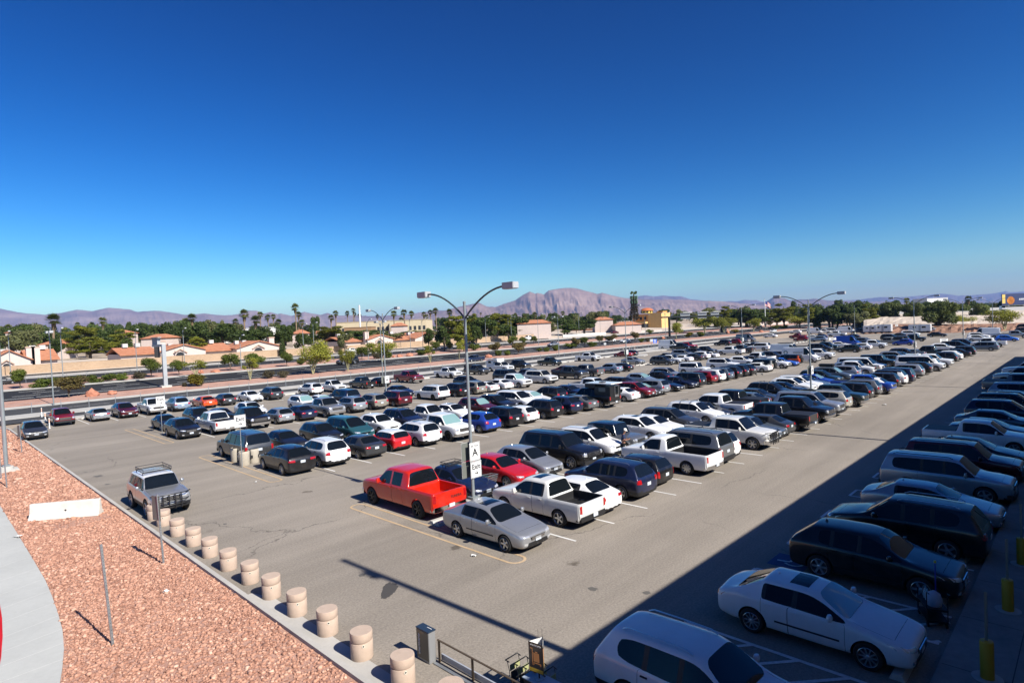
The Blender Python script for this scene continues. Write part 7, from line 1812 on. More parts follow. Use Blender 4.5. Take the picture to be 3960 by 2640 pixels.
for lv in range(2):
    for k in range(8): a = k * 0.785; MB().box((1.7 * math.cos(a), 1.7 * math.sin(a), H - 3.4 - lv * 2.2), (0.3, 0.55, 1.9), rz=0).build('antenna_panel', mat('antenna green', (0.10, 0.17, 0.10), 0.6), t)
part('crown_needles', quads_mesh('crown_needles', leaf_cloud([(1.4 * math.cos(k), 1.4 * math.sin(k), H - 0.8 + 0.4 * math.sin(3 * k)) for k in range(7)], [(0.5, 0.5, 0.6)] * 7, 300, 0.4, 0.3, 9), LEAF['dark']), t)
# flagpole
x, y, z = far_pt(2957, 1157, 345); zb = gz(x, y); H = z - zb
t = empty('flagpole', (x, y, zb), 0, 'white flagpole carrying a striped flag above the trees', 'flagpole')
MB().tube([(0, 0, 0), (0, 0, H)], [0.30, 0.16], 8).build('pole', M_WHB, t)
MB().lathe([(0.0, 0), (0.25, 0.2), (0, 0.45)], 8, c=(0, 0, H)).build('finial', M_RIM, t)
fl = MB(); nx = 10
STR = [mat('flag red', (0.42, 0.03, 0.04), 0.8), mat('flag white', (0.66, 0.64, 0.62), 0.8), mat('flag blue', (0.03, 0.05, 0.20), 0.8)]
for r_ in range(7):
    for c_ in range(nx):
        def P(i, j): return (0.25 + 3.4 * i / nx * 0.8, -2.2 * i / nx + 0.25 * math.sin(i * 0.9), H - 1.0 - 2.7 * j / 7 - 1.8 * (i / nx) ** 1.3)
        fl.add([P(c_, r_), P(c_ + 1, r_), P(c_ + 1, r_ + 1), P(c_, r_ + 1)], [(0, 1, 2, 3)], 2 if (c_ < 4 and r_ < 4) else r_ % 2)
fl.build('flag', STR, t)
# billboard by the highway
D0 = 430.0
x0, y0, z0 = far_pt(3873, 1137, D0); x1, y1, z1 = far_pt(3990, 1133, D0 + 4); x2, y2, z2 = far_pt(3873, 1180, D0)
L = math.hypot(x1 - x0, y1 - y0); hb = z0 - z2
t = empty('billboard', (x0, y0, z2), math.atan2(y1 - y0, x1 - x0), 'large dark blue billboard with an orange shape and white lettering at right edge', 'billboard')
pn = MB().box((L / 2, 0, hb / 2), (L, 0.4, hb)).build('panel', mat('billboard navy', (0.015, 0.025, 0.085), 0.5), t)
for q in (0.25, 0.75): MB().box((L * q, 0.6, -4.5), (0.6, 0.6, 9.5)).build('leg', M_GREYB, t)
MB().box((L / 2, -0.5, -0.5), (L, 1.0, 0.15)).build('catwalk', M_GREYB, t)
MB().lathe([(0.42, 0), (0, 0.0)], 20, M=Matrix.Translation((L * 0.29, -0.22, hb * 0.40)) @ Matrix.Rotation(R(90), 4, 'X') @ Matrix.Diagonal((L * 0.30, hb * 0.85, 1, 1))).build('orange_shape', mat('billboard orange', (0.62, 0.22, 0.03), 0.5), pn)
MB().box((L * 0.06, -0.22, hb * 0.55), (L * 0.10, 0.03, hb * 0.8)).build('yellow_shape', mat('billboard yellow', (0.60, 0.42, 0.10), 0.5), pn)
meshob('lettering', text_mesh('AWAKENING', hb * 0.26, align='LEFT', bold=0.02), M_SIGN, pn, (L * 0.56, -0.22, hb * 0.46), (R(90), 0, 0))
# rocky bank and raised highway at the far right
def bank(name, near, far, m, n=60, rough=0.0, kind='structure', lab=None):
    """slope between two pixel lines: lists of (px, py, D)"""
    vs = []; fs = []; g_ = np.random.default_rng(8); rows = 8
    pxs = np.linspace(near[0][0], near[-1][0], n)
    for px in pxs:
        a = [float(np.interp(px, [q[0] for q in near], [q[k] for q in near])) for k in (1, 2)]; c = [float(np.interp(px, [q[0] for q in far], [q[k] for q in far])) for k in (1, 2)]
        A = np.array(far_pt(px, a[0], a[1])); B_ = np.array(far_pt(px, c[0], c[1]))
        for r_ in range(rows + 1):
            p = A + (B_ - A) * r_ / rows
            if 0 < r_ < rows: p[2] += g_.normal() * rough
            vs.append(tuple(p))
    for i in range(n - 1):
        for r_ in range(rows): a = i * (rows + 1) + r_; fs.append((a, a + 1, a + rows + 2, a + rows + 1))
    me = bpy.data.meshes.new(name); me.from_pydata(vs, [], fs); me.update()
    bm = bmesh.new(); bm.from_mesh(me); bmesh.ops.recalc_face_normals(bm, faces=bm.faces); bm.to_mesh(me); bm.free()
    o = meshob(name, me, m); o['kind'] = kind; return o
M_BANK = ground_mat('brown rock bank', (0.155, 0.085, 0.055), (0.27, 0.155, 0.105), fine=0.5, patch=0.35, fine_scale=1.6, bump=1.0)
def zD(px, py, z=0.0):
    d = ray(px, py); return (z - CAM_H) / d[2]
nb = [(px, py, zD(px, py)) for px, py in ((3340, 1291), (3480, 1287), (3640, 1288), (3800, 1284), (4080, 1270))]
fb = [(px, py, d[2] + 22) for (px, py), d in zip(((3340, 1262), (3480, 1252), (3640, 1253), (3800, 1252), (4080, 1245)), nb)]
bank('rock_bank', nb, fb, M_BANK, rough=0.25)
fb2 = [(px, py - 30, D + 110) for (px, py, D) in fb]
bank('embankment', [(p, q + 0.5, D + 2) for p, q, D in fb], [(3340, 1224, 330), (3480, 1214, 335), (3640, 1208, 340), (3800, 1204, 345), (4080, 1194, 350)], M_DIRT, rough=0.1)
bank('highway', [(3340, 1224, 330), (3480, 1214, 335), (3640, 1208, 340), (3800, 1204, 345), (4080, 1194, 350)], [(3340, 1214, 420), (3480, 1204, 420), (3640, 1197, 420), (3800, 1191, 420), (4080, 1180, 420)], M_CONC)
def far_wall(pa, pb, D, h, m, lab):
    a = far_pt(*pa, D[0]); b_ = far_pt(*pb, D[1]); L = math.hypot(b_[0] - a[0], b_[1] - a[1])
    t = empty('retaining_wall', (a[0], a[1], min(a[2], b_[2]) - h), math.atan2(b_[1] - a[1], b_[0] - a[0]), lab, 'wall')
    MB().box((L / 2, 0, h / 2), (L, 0.4, h)).build('wall_body', m, t); MB().box((L / 2, 0, h + 0.08), (L, 0.6, 0.16)).build('coping', M_CONC, t)
far_wall((3340, 1230), (3520, 1236), (300, 290), 3.0, M_DIRT, 'pale retaining wall behind the weeping mesquite at left'); far_wall((3560, 1216), (3760, 1214), (322, 330), 3.2, M_DIRT, 'upper pale retaining wall behind the largest mesquite'); far_wall((3540, 1246), (3740, 1250), (276, 270), 1.4, M_BANK, 'low dark wall above the rocky bank')

# ---------------------------------------------------------------- mountains
def mountain_mat(name, c1, c2):
    m, n, l, b = nt(name); tc = n.new('ShaderNodeTexCoord'); mp = n.new('ShaderNodeMapping'); mp.inputs['Scale'].default_value = (0.0012, 0.0012, 0.006); l.new(tc.outputs['Object'], mp.inputs['Vector'])
    no = n.new('ShaderNodeTexNoise'); no.inputs['Scale'].default_value = 1.0; no.inputs['Detail'].default_value = 9; no.inputs['Roughness'].default_value = 0.65; l.new(mp.outputs[0], no.inputs['Vector'])
    r = n.new('ShaderNodeValToRGB'); e = r.color_ramp.elements; e[0].position = 0.35; e[0].color = (*c1, 1); e[1].position = 0.66; e[1].color = (*c2, 1); l.new(no.outputs['Fac'], r.inputs['Fac']); l.new(r.outputs[0], b.inputs['Base Color'])
    b.inputs['Roughness'].default_value = 0.95; b.inputs['Specular IOR Level'].default_value = 0.1
    return m
def fbm(x, y, seed, oct=6, ridged=False):
    g_ = np.random.default_rng(seed); t = np.zeros_like(x); a = 1.0; f = 1.0
    for o in range(oct):
        tab = g_.random((64, 64)); xi = x * f; yi = y * f; x0 = np.floor(xi).astype(int); y0 = np.floor(yi).astype(int); fx = xi - x0; fy = yi - y0; fx = fx * fx * (3 - 2 * fx); fy = fy * fy * (3 - 2 * fy)
        v = (tab[x0 % 64, y0 % 64] * (1 - fx) + tab[(x0 + 1) % 64, y0 % 64] * fx) * (1 - fy) + (tab[x0 % 64, (y0 + 1) % 64] * (1 - fx) + tab[(x0 + 1) % 64, (y0 + 1) % 64] * fx) * fy
        t += a * ((1 - np.abs(2 * v - 1)) if ridged else (2 * v - 1)); a *= 0.52; f *= 2.03
    return t
def mountain(pts, D, m, lab, seed, depth_f=0.22, step=3.0, amp=0.32, gul=1.0):
    px = np.arange(pts[0][0], pts[-1][0] + step, step); py = np.interp(px, [p[0] for p in pts], [p[1] for p in pts]) + fbm(px / 30, px * 0 + seed, seed, 4) * 0.9
    rows = 26; V = []
    top = np.array([far_pt(a, b_, D) for a, b_ in zip(px, py)])
    zb = -5.0
    for r_ in range(rows + 1):
        t_ = r_ / rows; Dt = D * (1 - depth_f * (1 - t_))
        bx = np.array([far_pt(a, 1259 - 0.0443 * (a - 1980), Dt) for a in px])
        prof = t_ ** 1.5
        n_ = fbm(px / 30 * gul + 1.5 * t_, px * 0 + t_ * 5.0 + px / 90, seed + 1, 6, True) - 1.0
        z = zb + (top[:, 2] - zb) * np.clip(prof * (1 + amp * n_ * (1 - t_) * 1.6) + amp * 0.30 * n_ * t_ * (1 - t_), 0, 1.0)
        if r_ == rows: z = top[:, 2]
        V.append(np.stack([bx[:, 0], bx[:, 1], z], 1))
    bx = np.array([far_pt(a, 1259 - 0.0443 * (a - 1980), D * 1.12) for a in px]); V.append(np.stack([bx[:, 0], bx[:, 1], px * 0 - 5.0], 1))
    n = len(px); V = np.concatenate(V); fs = []
    for r_ in range(rows + 1):
        for i in range(n - 1): a = r_ * n + i; fs.append((a, a + 1, a + n + 1, a + n))
    me = bpy.data.meshes.new('mountain'); me.from_pydata([tuple(v) for v in V], [], fs); me.update()
    o = meshob('mountain', me, m, smooth=50); tag(o, lab, 'mountain', kind='structure'); return o
LEFT = [(-160, 1180), (0, 1190), (76, 1207), (180, 1217), (245, 1209), (306, 1197), (363, 1203), (425, 1189), (470, 1192), (509, 1197), (535, 1205), (627, 1201), (719, 1217), (750, 1215), (799, 1212), (872, 1220), (930, 1214), (968, 1200), (998, 1201), (1025, 1213), (1052, 1207), (1079, 1215), (1090, 1212), (1132, 1222), (1182, 1205), (1209, 1211), (1243, 1217), (1270, 1209), (1297, 1219), (1350, 1219), (1427, 1222), (1560, 1218), (1630, 1208), (1698, 1199), (1760, 1200), (1900, 1215)]
MAIN = [(1560, 1232), (1660, 1222), (1737, 1197), (1775, 1187), (1821, 1178), (1855, 1170), (1886, 1185), (1920, 1187), (1951, 1176), (1997, 1161), (2027, 1140), (2054, 1126), (2077, 1136), (2081, 1131), (2108, 1138), (2127, 1122), (2165, 1115), (2188, 1113), (2222, 1114), (2245, 1117), (2268, 1124), (2314, 1136), (2333, 1132), (2375, 1143), (2417, 1151), (2482, 1157), (2559, 1159), (2605, 1157), (2666, 1159), (2712, 1164), (2769, 1163), (2827, 1168), (2900, 1176), (2966, 1180)]
BACK = [(2380, 1160), (2463, 1147), (2498, 1142), (2532, 1146), (2567, 1142), (2597, 1147), (2635, 1145), (2674, 1157), (2740, 1164), (2800, 1166), (2854, 1164), (2880, 1160), (2929, 1161), (2949, 1167), (3050, 1168)]
RIGHT = [(2880, 1180), (2966, 1166), (2995, 1146), (3012, 1148), (3038, 1153), (3055, 1161), (3087, 1159), (3156, 1155), (3202, 1161), (3259, 1162), (3330, 1166), (3420, 1166), (3520, 1168), (3640, 1168), (3800, 1166)]
FAR = [(3150, 1166), (3259, 1162), (3331, 1157), (3368, 1153), (3409, 1148), (3457, 1149), (3510, 1148), (3572, 1141), (3633, 1136), (3676, 1138), (3704, 1143), (3762, 1141), (3848, 1135), (3891, 1126), (3905, 1130), (3948, 1128), (4120, 1124)]
MM = mountain_mat('desert mountain', (0.145, 0.088, 0.068), (0.29, 0.20, 0.155))
MM2 = mountain_mat('dark desert mountain', (0.10, 0.058, 0.048), (0.21, 0.14, 0.11))
mountain(MAIN, 9500, MM, 'pinkish rocky mountain massif in the centre', 3)
mountain(RIGHT, 11000, MM2, 'darker mountain with a pointed peak right of the flag', 9, gul=1.2)
mountain(LEFT, 11500, MM, 'pale lavender mountain range behind the palms at left', 21, amp=0.2)
mountain(BACK, 15500, MM2, 'bluish back range right of the massif', 33)
mountain(FAR, 16000, MM2, 'blue far range at right', 45)
# haze over the whole valley
HZ = 22000.0
hz = MB().box((0, 0, 0), (2 * HZ, 2 * HZ, 1)).build('haze', None or mat('unused', (1, 1, 1)))
zlo, zhi = -8.0, 830.0
hz.location = (0, 0, (zlo + zhi) / 2); hz.scale = (1, 1, zhi - zlo)
m = bpy.data.materials.new('valley haze'); m.use_nodes = True; n = m.node_tree.nodes; l = m.node_tree.links
n.remove(n['Principled BSDF']); pv = n.new('ShaderNodeVolumePrincipled'); l.new(pv.outputs[0], n['Material Output'].inputs['Volume'])
pv.inputs['Density'].default_value = HAZE_D; pv.inputs['Color'].default_value = (0.22, 0.47, 1.0, 1); pv.inputs['Anisotropy'].default_value = 0.0
hz.data.materials.clear(); hz.data.materials.append(m); tag(hz, 'thin blue valley haze', 'haze', kind='stuff')
# ---------------------------------------------------------------- the parked vehicles, row by row
ROWV = {'R0': 5.75, 'R1a': 18.0, 'R1b': 24.2, 'R2a': 37.7, 'R2b': 44.4, 'R3a': 59.2, 'R3b': 66.0, 'R4': 82.0}
def put(row, T, col, d, px, dv=0.0, **kw):
    """px: photo column of the middle of the roof; d: 'N' nose to the camera side, 'F' nose away"""
    t = get_type(T); v = ROWV[row] + dv
    yr = v - t['xroof'] if d == 'N' else v + t['xroof']
    x = on_row(px, yr, t['H'])
    return car(T, col, x, v, R(-90) + random.uniform(-0.012, 0.012) if d == 'N' else R(90) + random.uniform(-0.012, 0.012), row=row, px=px, d=d, **kw)
def put_px(T, col, d, px, py, row='far', **kw):
    """by the photo position of the roof's middle"""
    t = get_type(T); dd = ray(px, py); k = (t['H'] - CAM_H) / dd[2]
    X, Y = k * dd[0], k * dd[1]
    rz = {'N': R(-90), 'F': R(90), 'L': R(180), 'Rr': 0.0}[d]
    x = X - t['xroof'] * math.cos(rz); y = Y - t['xroof'] * math.sin(rz)
    return car(T, col, x, y, rz, row=row, px=px, d=d, **kw)
def put_road(T, col, px, pb, rz, lab, py=None):
    """on a road, by the photo position of the tyres' middle"""
    x, y = at(px, pb)
    r_ = car(T, col, x, y, R(rz), z=gz(x, y), row='road', px=px, d='', name=NAME[T].replace('parked', 'passing'), group='vehicles on the divided road')
    CARS.pop(); r_['label'] = lab
    return r_
R0I = iter(R0U)
def put_u(a):
    kw = dict(a[4]); dv = kw.pop('dv', 0.0); t = get_type(a[0]); u = next(R0I)
    v = 2.78 + t['L'] / 2 * kw.get('scale', 1.0) + dv
    car(a[0], a[1], u, v, R(-90) if a[2] == 'N' else R(90), row='R0', px=a[3], d=a[2], **kw)
# shaded row along the walkway
for a in [('suv', 'white', 'N', 2625, dict(dv=1.1, roof='white')), ('sedan', 'white', 'N', 2985, dict(dv=0.4, sunroof=True, shade=True, rim='ten', scale=1.01)), ('crossover', 'black', 'N', 3270, dict(rim='six', dv=0.2)), ('suv', 'black', 'F', 3478, dict(scale=1.05)), ('sedan', 'silver', 'N', 3556, dict(rim='ten')), ('big_suv', 'silver', 'N', 3620, dict(scale=0.94)),
          ('big_suv', 'maroon', 'N', 3700, dict(scale=0.92)), ('sedan', 'black', 'N', 3768, {}), ('small_pickup', 'white', 'N', 3800, dict(tonneau=True)), ('coupe', 'slate', 'N', 3826, {}), ('sedan', 'slate', 'N', 3842, {}), ('suv', 'navy', 'N', 3858, {}), ('suv', 'black', 'N', 3886, {}), ('sedan', 'black', 'N', 3915, {}), ('suv', 'silver', 'N', 3930, {}), ('pickup', 'grey', 'N', 3946, dict(tonneau=True)), ('pickup', 'silver', 'F', 3958, {}), ('pickup', 'white', 'F', 3966, {}), ('sedan', 'black', 'N', 3978, {})]:
    put_u(a)
# first double row
for a in [('sedan', 'silver', 'N', 1880, dict(sunroof=True, dv=-0.15)), ('small_pickup', 'pearl', 'F', 2108, dict(sunroof=True, rim='five', dv=0.1)), ('sedan', 'white', 'F', 2238, dict(scale=0.98)), ('suv', 'navy', 'F', 2400, dict(rim='five')), ('mini', 'black', 'F', 2492, dict(roof='black')), ('single_pickup', 'white', 'F', 2568, dict(rim='steel')), ('big_suv', 'grey', 'F', 2700, dict(dv=0.2)), ('suv', 'white', 'F', 2746, dict(rack='bars')), ('pickup', 'pearl', 'N', 2822, dict(guard=True, rim='six', tonneau=True)), ('sedan', 'slate', 'N', 2874, {}), ('sedan', 'dark grey', 'F', 2955, {}), ('pickup', 'black', 'F', 2988, dict(tonneau=True)), ('pickup', 'black', 'N', 3068, dict(grille='chrome')), ('hatch', 'black', 'F', 3118, {}), ('big_suv', 'silver', 'N', 3086, dict(dv=0)), ('suv', 'beige', 'F', 3212, {}), ('pickup', 'dark green', 'N', 3216, {}), ('suv', 'black', 'F', 3302, {}), ('suv', 'grey', 'F', 3338, {}), ('crossover', 'white', 'F', 3365, dict(rack='bars')), ('pickup', 'blue', 'N', 3337, dict(tonneau=True)), ('suv', 'black', 'F', 3415, {}), ('suv', 'white', 'F', 3437, dict(roof='black', scale=1.08)),
          ('minivan', 'navy', 'F', 3470, {}), ('suv', 'silver', 'F', 3515, {}), ('crossover', 'black', 'F', 3545, dict(rim='ten')), ('suv', 'white', 'F', 3583, {}), ('van', 'white', 'N', 3532, {}), ('pickup', 'white', 'N', 3592, dict(cap='body')), ('suv', 'black', 'F', 3655, {}), ('crossover', 'white', 'F', 3672, {}), ('sedan', 'black', 'F', 3700, {})]:
    put('R1a', *a[:4], **a[4])
for a in [('pickup', 'orange red', 'F', 1586, dict(rim='black', scale=1.03, dv=0.1, bedpaint=True, name_plate='TUNDRA')), ('coupe', 'navy', 'N', 1748, dict(rack='basket')), ('sedan', 'red', 'N', 1905, {}), ('hatch', 'silver', 'N', 2008, {}), ('big_suv', 'black', 'N', 2122, dict(rim='six')), ('suv', 'white', 'N', 2243, dict(sunroof=True, roof='white')), ('jeep_pickup', 'grey', 'N', 2345, dict(roof='black')), ('crossover', 'white', 'N', 2442, dict(sunroof=True)), ('sedan', 'white', 'N', 2505, {}), ('suv', 'dark grey', 'N', 2555, {}), ('suv', 'white', 'N', 2652, dict(rack='bars')), ('sedan', 'black', 'N', 2708, {}), ('pickup', 'white', 'F', 2768, dict(tonneau=True)), ('pickup', 'black', 'F', 2832, dict(tonneau=True)), ('sedan', 'slate', 'F', 2892, {}), ('sedan', 'dark grey', 'N', 2908, {}), ('suv', 'black', 'N', 2952, dict(rack='bars')), ('sedan', 'black', 'N', 3010, {}), ('crossover', 'white', 'N', 3037, dict(sunroof=True)), ('suv', 'white', 'N', 3063, {}), ('sedan', 'slate', 'N', 3100, {}), ('sedan', 'blue', 'N', 3131, dict(shade=True)), ('suv', 'dark green', 'N', 3145, {}), ('suv', 'slate', 'N', 3192, dict(rack='box', shade=True)), ('sedan', 'black', 'N', 3244, {}), ('suv', 'silver', 'F', 3272, {}), ('pickup', 'grey', 'F', 3298, {}), ('suv', 'light blue', 'N', 3268, {}), ('pickup', 'white', 'N', 3292, {}), ('hatch', 'navy', 'N', 3342, {}), ('van', 'white', 'N', 3302, {}), ('sedan', 'black', 'N', 3395, {}), ('jeep', 'black', 'N', 3373, dict(roof='black')), ('sedan', 'black', 'F', 3442, {}), ('suv', 'silver', 'N', 3440, {}), ('sedan', 'dark grey', 'N', 3470, {}), ('suv', 'dark grey', 'N', 3476, dict(dv=0.6)), ('sedan', 'slate', 'F', 3530, {})]:
    kw = dict(a[4]); np_ = kw.pop('name_plate', None)
    r_ = put('R1b', *a[:4], **kw)
    if np_: meshob('lettering', text_mesh(np_, 0.15, bold=0.003), M_INK, r_, (-2.882, -0.35, 0.93), (R(90), 0, R(-90)))
# second double row
for a in [('crossover', 'black', 'F', 1122, dict(rim='ten', rails=True)), ('suv', 'white', 'F', 1263, {}), ('sedan', 'dark grey', 'F', 1397, {}), ('mini', 'red', 'F', 1517, dict(roof='white', rim='black')), ('suv', 'white', 'F', 1625, dict(sunroof=True)), ('pickup', 'white', 'N', 1707, dict(rim='black', shade=True)), ('hatch', 'blue', 'F', 1858, dict(scale=1.06)), ('suv', 'black', 'F', 1950, {}), ('hatch', 'white', 'F', 2018, dict(scale=0.97)), ('suv', 'black', 'F', 2107, {}), ('crossover', 'navy', 'F', 2181, {}), ('sedan', 'grey', 'F', 2238, {}), ('pickup', 'black', 'F', 2288, dict(camper='black')), ('sedan', 'white', 'F', 2402, {}), ('suv', 'dark red', 'N', 2432, {}), ('sedan', 'dark grey', 'N', 2466, dict(shade=True)), ('suv', 'silver', 'F', 2532, {}), ('coupe', 'black', 'N', 2556, {}), ('sedan', 'navy', 'N', 2610, {}), ('big_suv', 'black', 'F', 2672, dict(scale=0.94)), ('suv', 'dark red', 'F', 2722, {}), ('suv', 'white', 'F', 2754, {}), ('suv', 'slate', 'F', 2787, {}), ('suv', 'black', 'F', 2821, {}), ('suv', 'black', 'F', 2850, dict(dv=0.2)), ('crossover', 'black', 'F', 2874, {}), ('sedan', 'white', 'F', 2931, dict(rim='ten')), ('jeep', 'beige', 'F', 2955, dict(roof='black')), ('small_pickup', 'white', 'N', 2986, {}), ('coupe', 'bright blue', 'N', 3020, {}), ('jeep', 'orange', 'F', 3060, dict(roof='black')), ('high_van', 'white', 'N', 3078, dict(roofgear=True, graphic=True)), ('pickup', 'white', 'N', 3160, {}), ('crossover', 'dark green', 'F', 3296, {}), ('hatch', 'white', 'F', 3341, {})]:
    kw = dict(a[4]); gr = kw.pop('graphic', None); kw.pop('rails', None)
    r_ = put('R2a', *a[:4], **kw)
    if gr:
        MB().lathe([(0.36, 0), (0.22, 0.0)], 24, M=Matrix.Translation((-2.2, -1.012, 1.75)) @ Matrix.Rotation(R(90), 4, 'X'), cap=False).build('ring_emblem', mat('teal graphic', (0.03, 0.12, 0.14), 0.5), r_)
        meshob('lettering', text_mesh('INSIGHT', 0.42, bold=0.004), mat('grey graphic', (0.12, 0.12, 0.13)), r_, (-0.1, -1.012, 1.75), (R(90), 0, 0))
for a in [('big_suv', 'dark grey', 'F', 958, dict(rim='ten', scale=1.02)), ('sedan', 'black', 'N', 1090, {}), ('suv', 'black', 'N', 1222, dict(scale=0.95)), ('minivan', 'teal', 'N', 1328, {}), ('crossover', 'white', 'N', 1447, dict(scale=0.96)), ('suv', 'navy', 'N', 1539, dict(rack='bars')), ('small_pickup', 'white', 'N', 1649, {}), ('sedan', 'white', 'N', 1738, dict(sunroof=True)), ('suv', 'maroon', 'N', 1827, dict(scale=0.97, shade=True)), ('crossover', 'black', 'N', 1900, {}), ('minivan', 'white', 'N', 1974, {}), ('sedan', 'white', 'N', 2042, dict(shade=True)), ('suv', 'black', 'F', 2134, dict(rack='bars')), ('sedan', 'navy', 'N', 2189, {}), ('pickup', 'white', 'N', 2286, dict(tonneau=True)), ('sedan', 'black', 'F', 2403, {}), ('sedan', 'dark grey', 'N', 2376, dict(dv=0.4)), ('hatch', 'light blue', 'N', 2463, dict(shade=True)), ('sedan', 'black', 'F', 2547, {}), ('suv', 'silver', 'N', 2559, {}), ('jeep', 'white', 'N', 2668, dict(roof='white')), ('big_suv', 'white', 'N', 2776, dict(scale=0.95)), ('crossover', 'white', 'N', 2856, {}), ('sedan', 'grey', 'N', 2903, {}), ('pickup', 'white', 'F', 2930, {}), ('suv', 'dark grey', 'N', 2968, {}), ('sedan', 'navy', 'N', 3010, {}), ('high_van', 'white', 'N', 3026, dict(roofgear=True)), ('minivan', 'black', 'N', 3155, {}), ('pickup', 'dark green', 'N', 3190, {}), ('sedan', 'white', 'N', 3241, {}), ('suv', 'slate', 'F', 3333, {})]:
    put('R2b', *a[:4], **a[4])
# third double row
for a in [('crossover', 'black', 'N', 694, {}), ('pickup', 'white', 'F', 830, dict(tonneau=True)), ('pickup', 'black', 'N', 960, dict(grille='chrome')), ('hatch', 'silver', 'F', 1084, {}), ('sedan', 'navy', 'F', 1162, {}), ('pickup', 'silver', 'N', 1252, {}), ('suv', 'silver', 'F', 1364, {}), ('suv', 'tan', 'F', 1447, {}), ('minivan', 'maroon', 'F', 1535, {}), ('big_suv', 'white', 'F', 1685, dict(rim='black', scale=0.94)), ('suv', 'black', 'F', 1767, {}), ('minivan', 'tan', 'F', 1832, dict(scale=0.95)), ('coupe', 'white', 'F', 1880, {}), ('sedan', 'white', 'F', 1932, {}), ('pickup', 'white', 'N', 1984, dict(shade=True)), ('big_suv', 'pearl', 'N', 2074, {}), ('pickup', 'dark grey', 'N', 2204, dict(scale=1.03)), ('pickup', 'grey', 'F', 2266, dict(tonneau=True)), ('crossover', 'light blue', 'F', 2366, {}), ('sedan', 'black', 'F', 2404, {}), ('suv', 'dark grey', 'N', 2547, {}), ('small_pickup', 'white', 'N', 2589, {}), ('sedan', 'white', 'F', 2641, {}), ('sedan', 'dark grey', 'F', 2685, {}), ('suv', 'white', 'F', 2714, {}), ('coupe', 'white', 'F', 2746, {}), ('pickup', 'white', 'F', 2826, {}), ('pickup', 'dark grey', 'F', 2866, {}), ('big_suv', 'white', 'F', 2948, {}), ('suv', 'light blue', 'F', 3176, {})]:
    put('R3a', *a[:4], **a[4])
for a in [('coupe', 'black', 'N', 636, {}), ('suv', 'black', 'N', 757, {}), ('sedan', 'navy', 'F', 848, {}), ('crossover', 'white', 'N', 958, dict(sunroof=True)), ('suv', 'white', 'N', 1160, dict(sunroof=True, shade=True)), ('sedan', 'white', 'N', 1238, dict(shade=True)), ('big_suv', 'navy', 'F', 1338, {}), ('sedan', 'navy', 'N', 1536, {}), ('crossover', 'black', 'N', 1795, {}), ('big_suv', 'dark grey', 'N', 1950, {}), ('suv', 'slate', 'F', 2046, {}), ('sedan', 'maroon', 'F', 2187, {}), ('sedan', 'silver', 'N', 2440, {}), ('coupe', 'black', 'N', 2578, {}), ('minivan', 'silver', 'N', 2628, {}), ('suv', 'dark grey', 'N', 2679, dict(rack='box')), ('pickup', 'dark grey', 'N', 2723, {}), ('sedan', 'white', 'N', 2893, {}), ('sedan', 'dark grey', 'N', 2920, {}), ('hatch', 'dark red', 'F', 3106, {}), ('sedan', 'white', 'N', 3142, {}), ('sedan', 'navy', 'F', 3176, {})]:
    put('R3b', *a[:4], **a[4])
# row along the roads
for a in [('hatch', 'dark grey', 'N', 122, dict(dv=-9.2, scale=1.05)), ('small_pickup', 'dark red', 'N', 232, dict(tonneau=True, dv=0.4, roof='black')), ('coupe', 'silver', 'F', 378, {}), ('crossover', 'maroon', 'N', 474, {}), ('pickup', 'white', 'N', 586, dict(scale=0.97)), ('suv', 'light blue', 'F', 690, {}), ('sedan', 'orange', 'F', 793, {}), ('hatch', 'dark grey', 'F', 872, {}), ('sedan', 'white', 'N', 961, {}), ('suv', 'dark grey', 'F', 1052, {}), ('suv', 'white', 'F', 1208, {}), ('small_pickup', 'white', 'N', 1284, {}), ('small_pickup', 'black', 'F', 1400, {}), ('sedan', 'black', 'F', 1468, {}), ('pickup', 'dark red', 'N', 1580, dict(scale=1.04)), ('pickup', 'white', 'N', 1732, dict(rim='black')), ('small_pickup', 'dark grey', 'N', 1842, dict(cap='dark')), ('pickup', 'white', 'N', 1934, dict(camper='white')), ('pickup', 'black', 'N', 2002, {}), ('small_pickup', 'dark green', 'N', 2124, {}), ('pickup', 'white', 'N', 2274, dict(rim='black', scale=1.02)), ('sedan', 'dark red', 'F', 2416, {}), ('hatch', 'black', 'F', 2442, {})]:
    put('R4', *a[:4], **a[4])
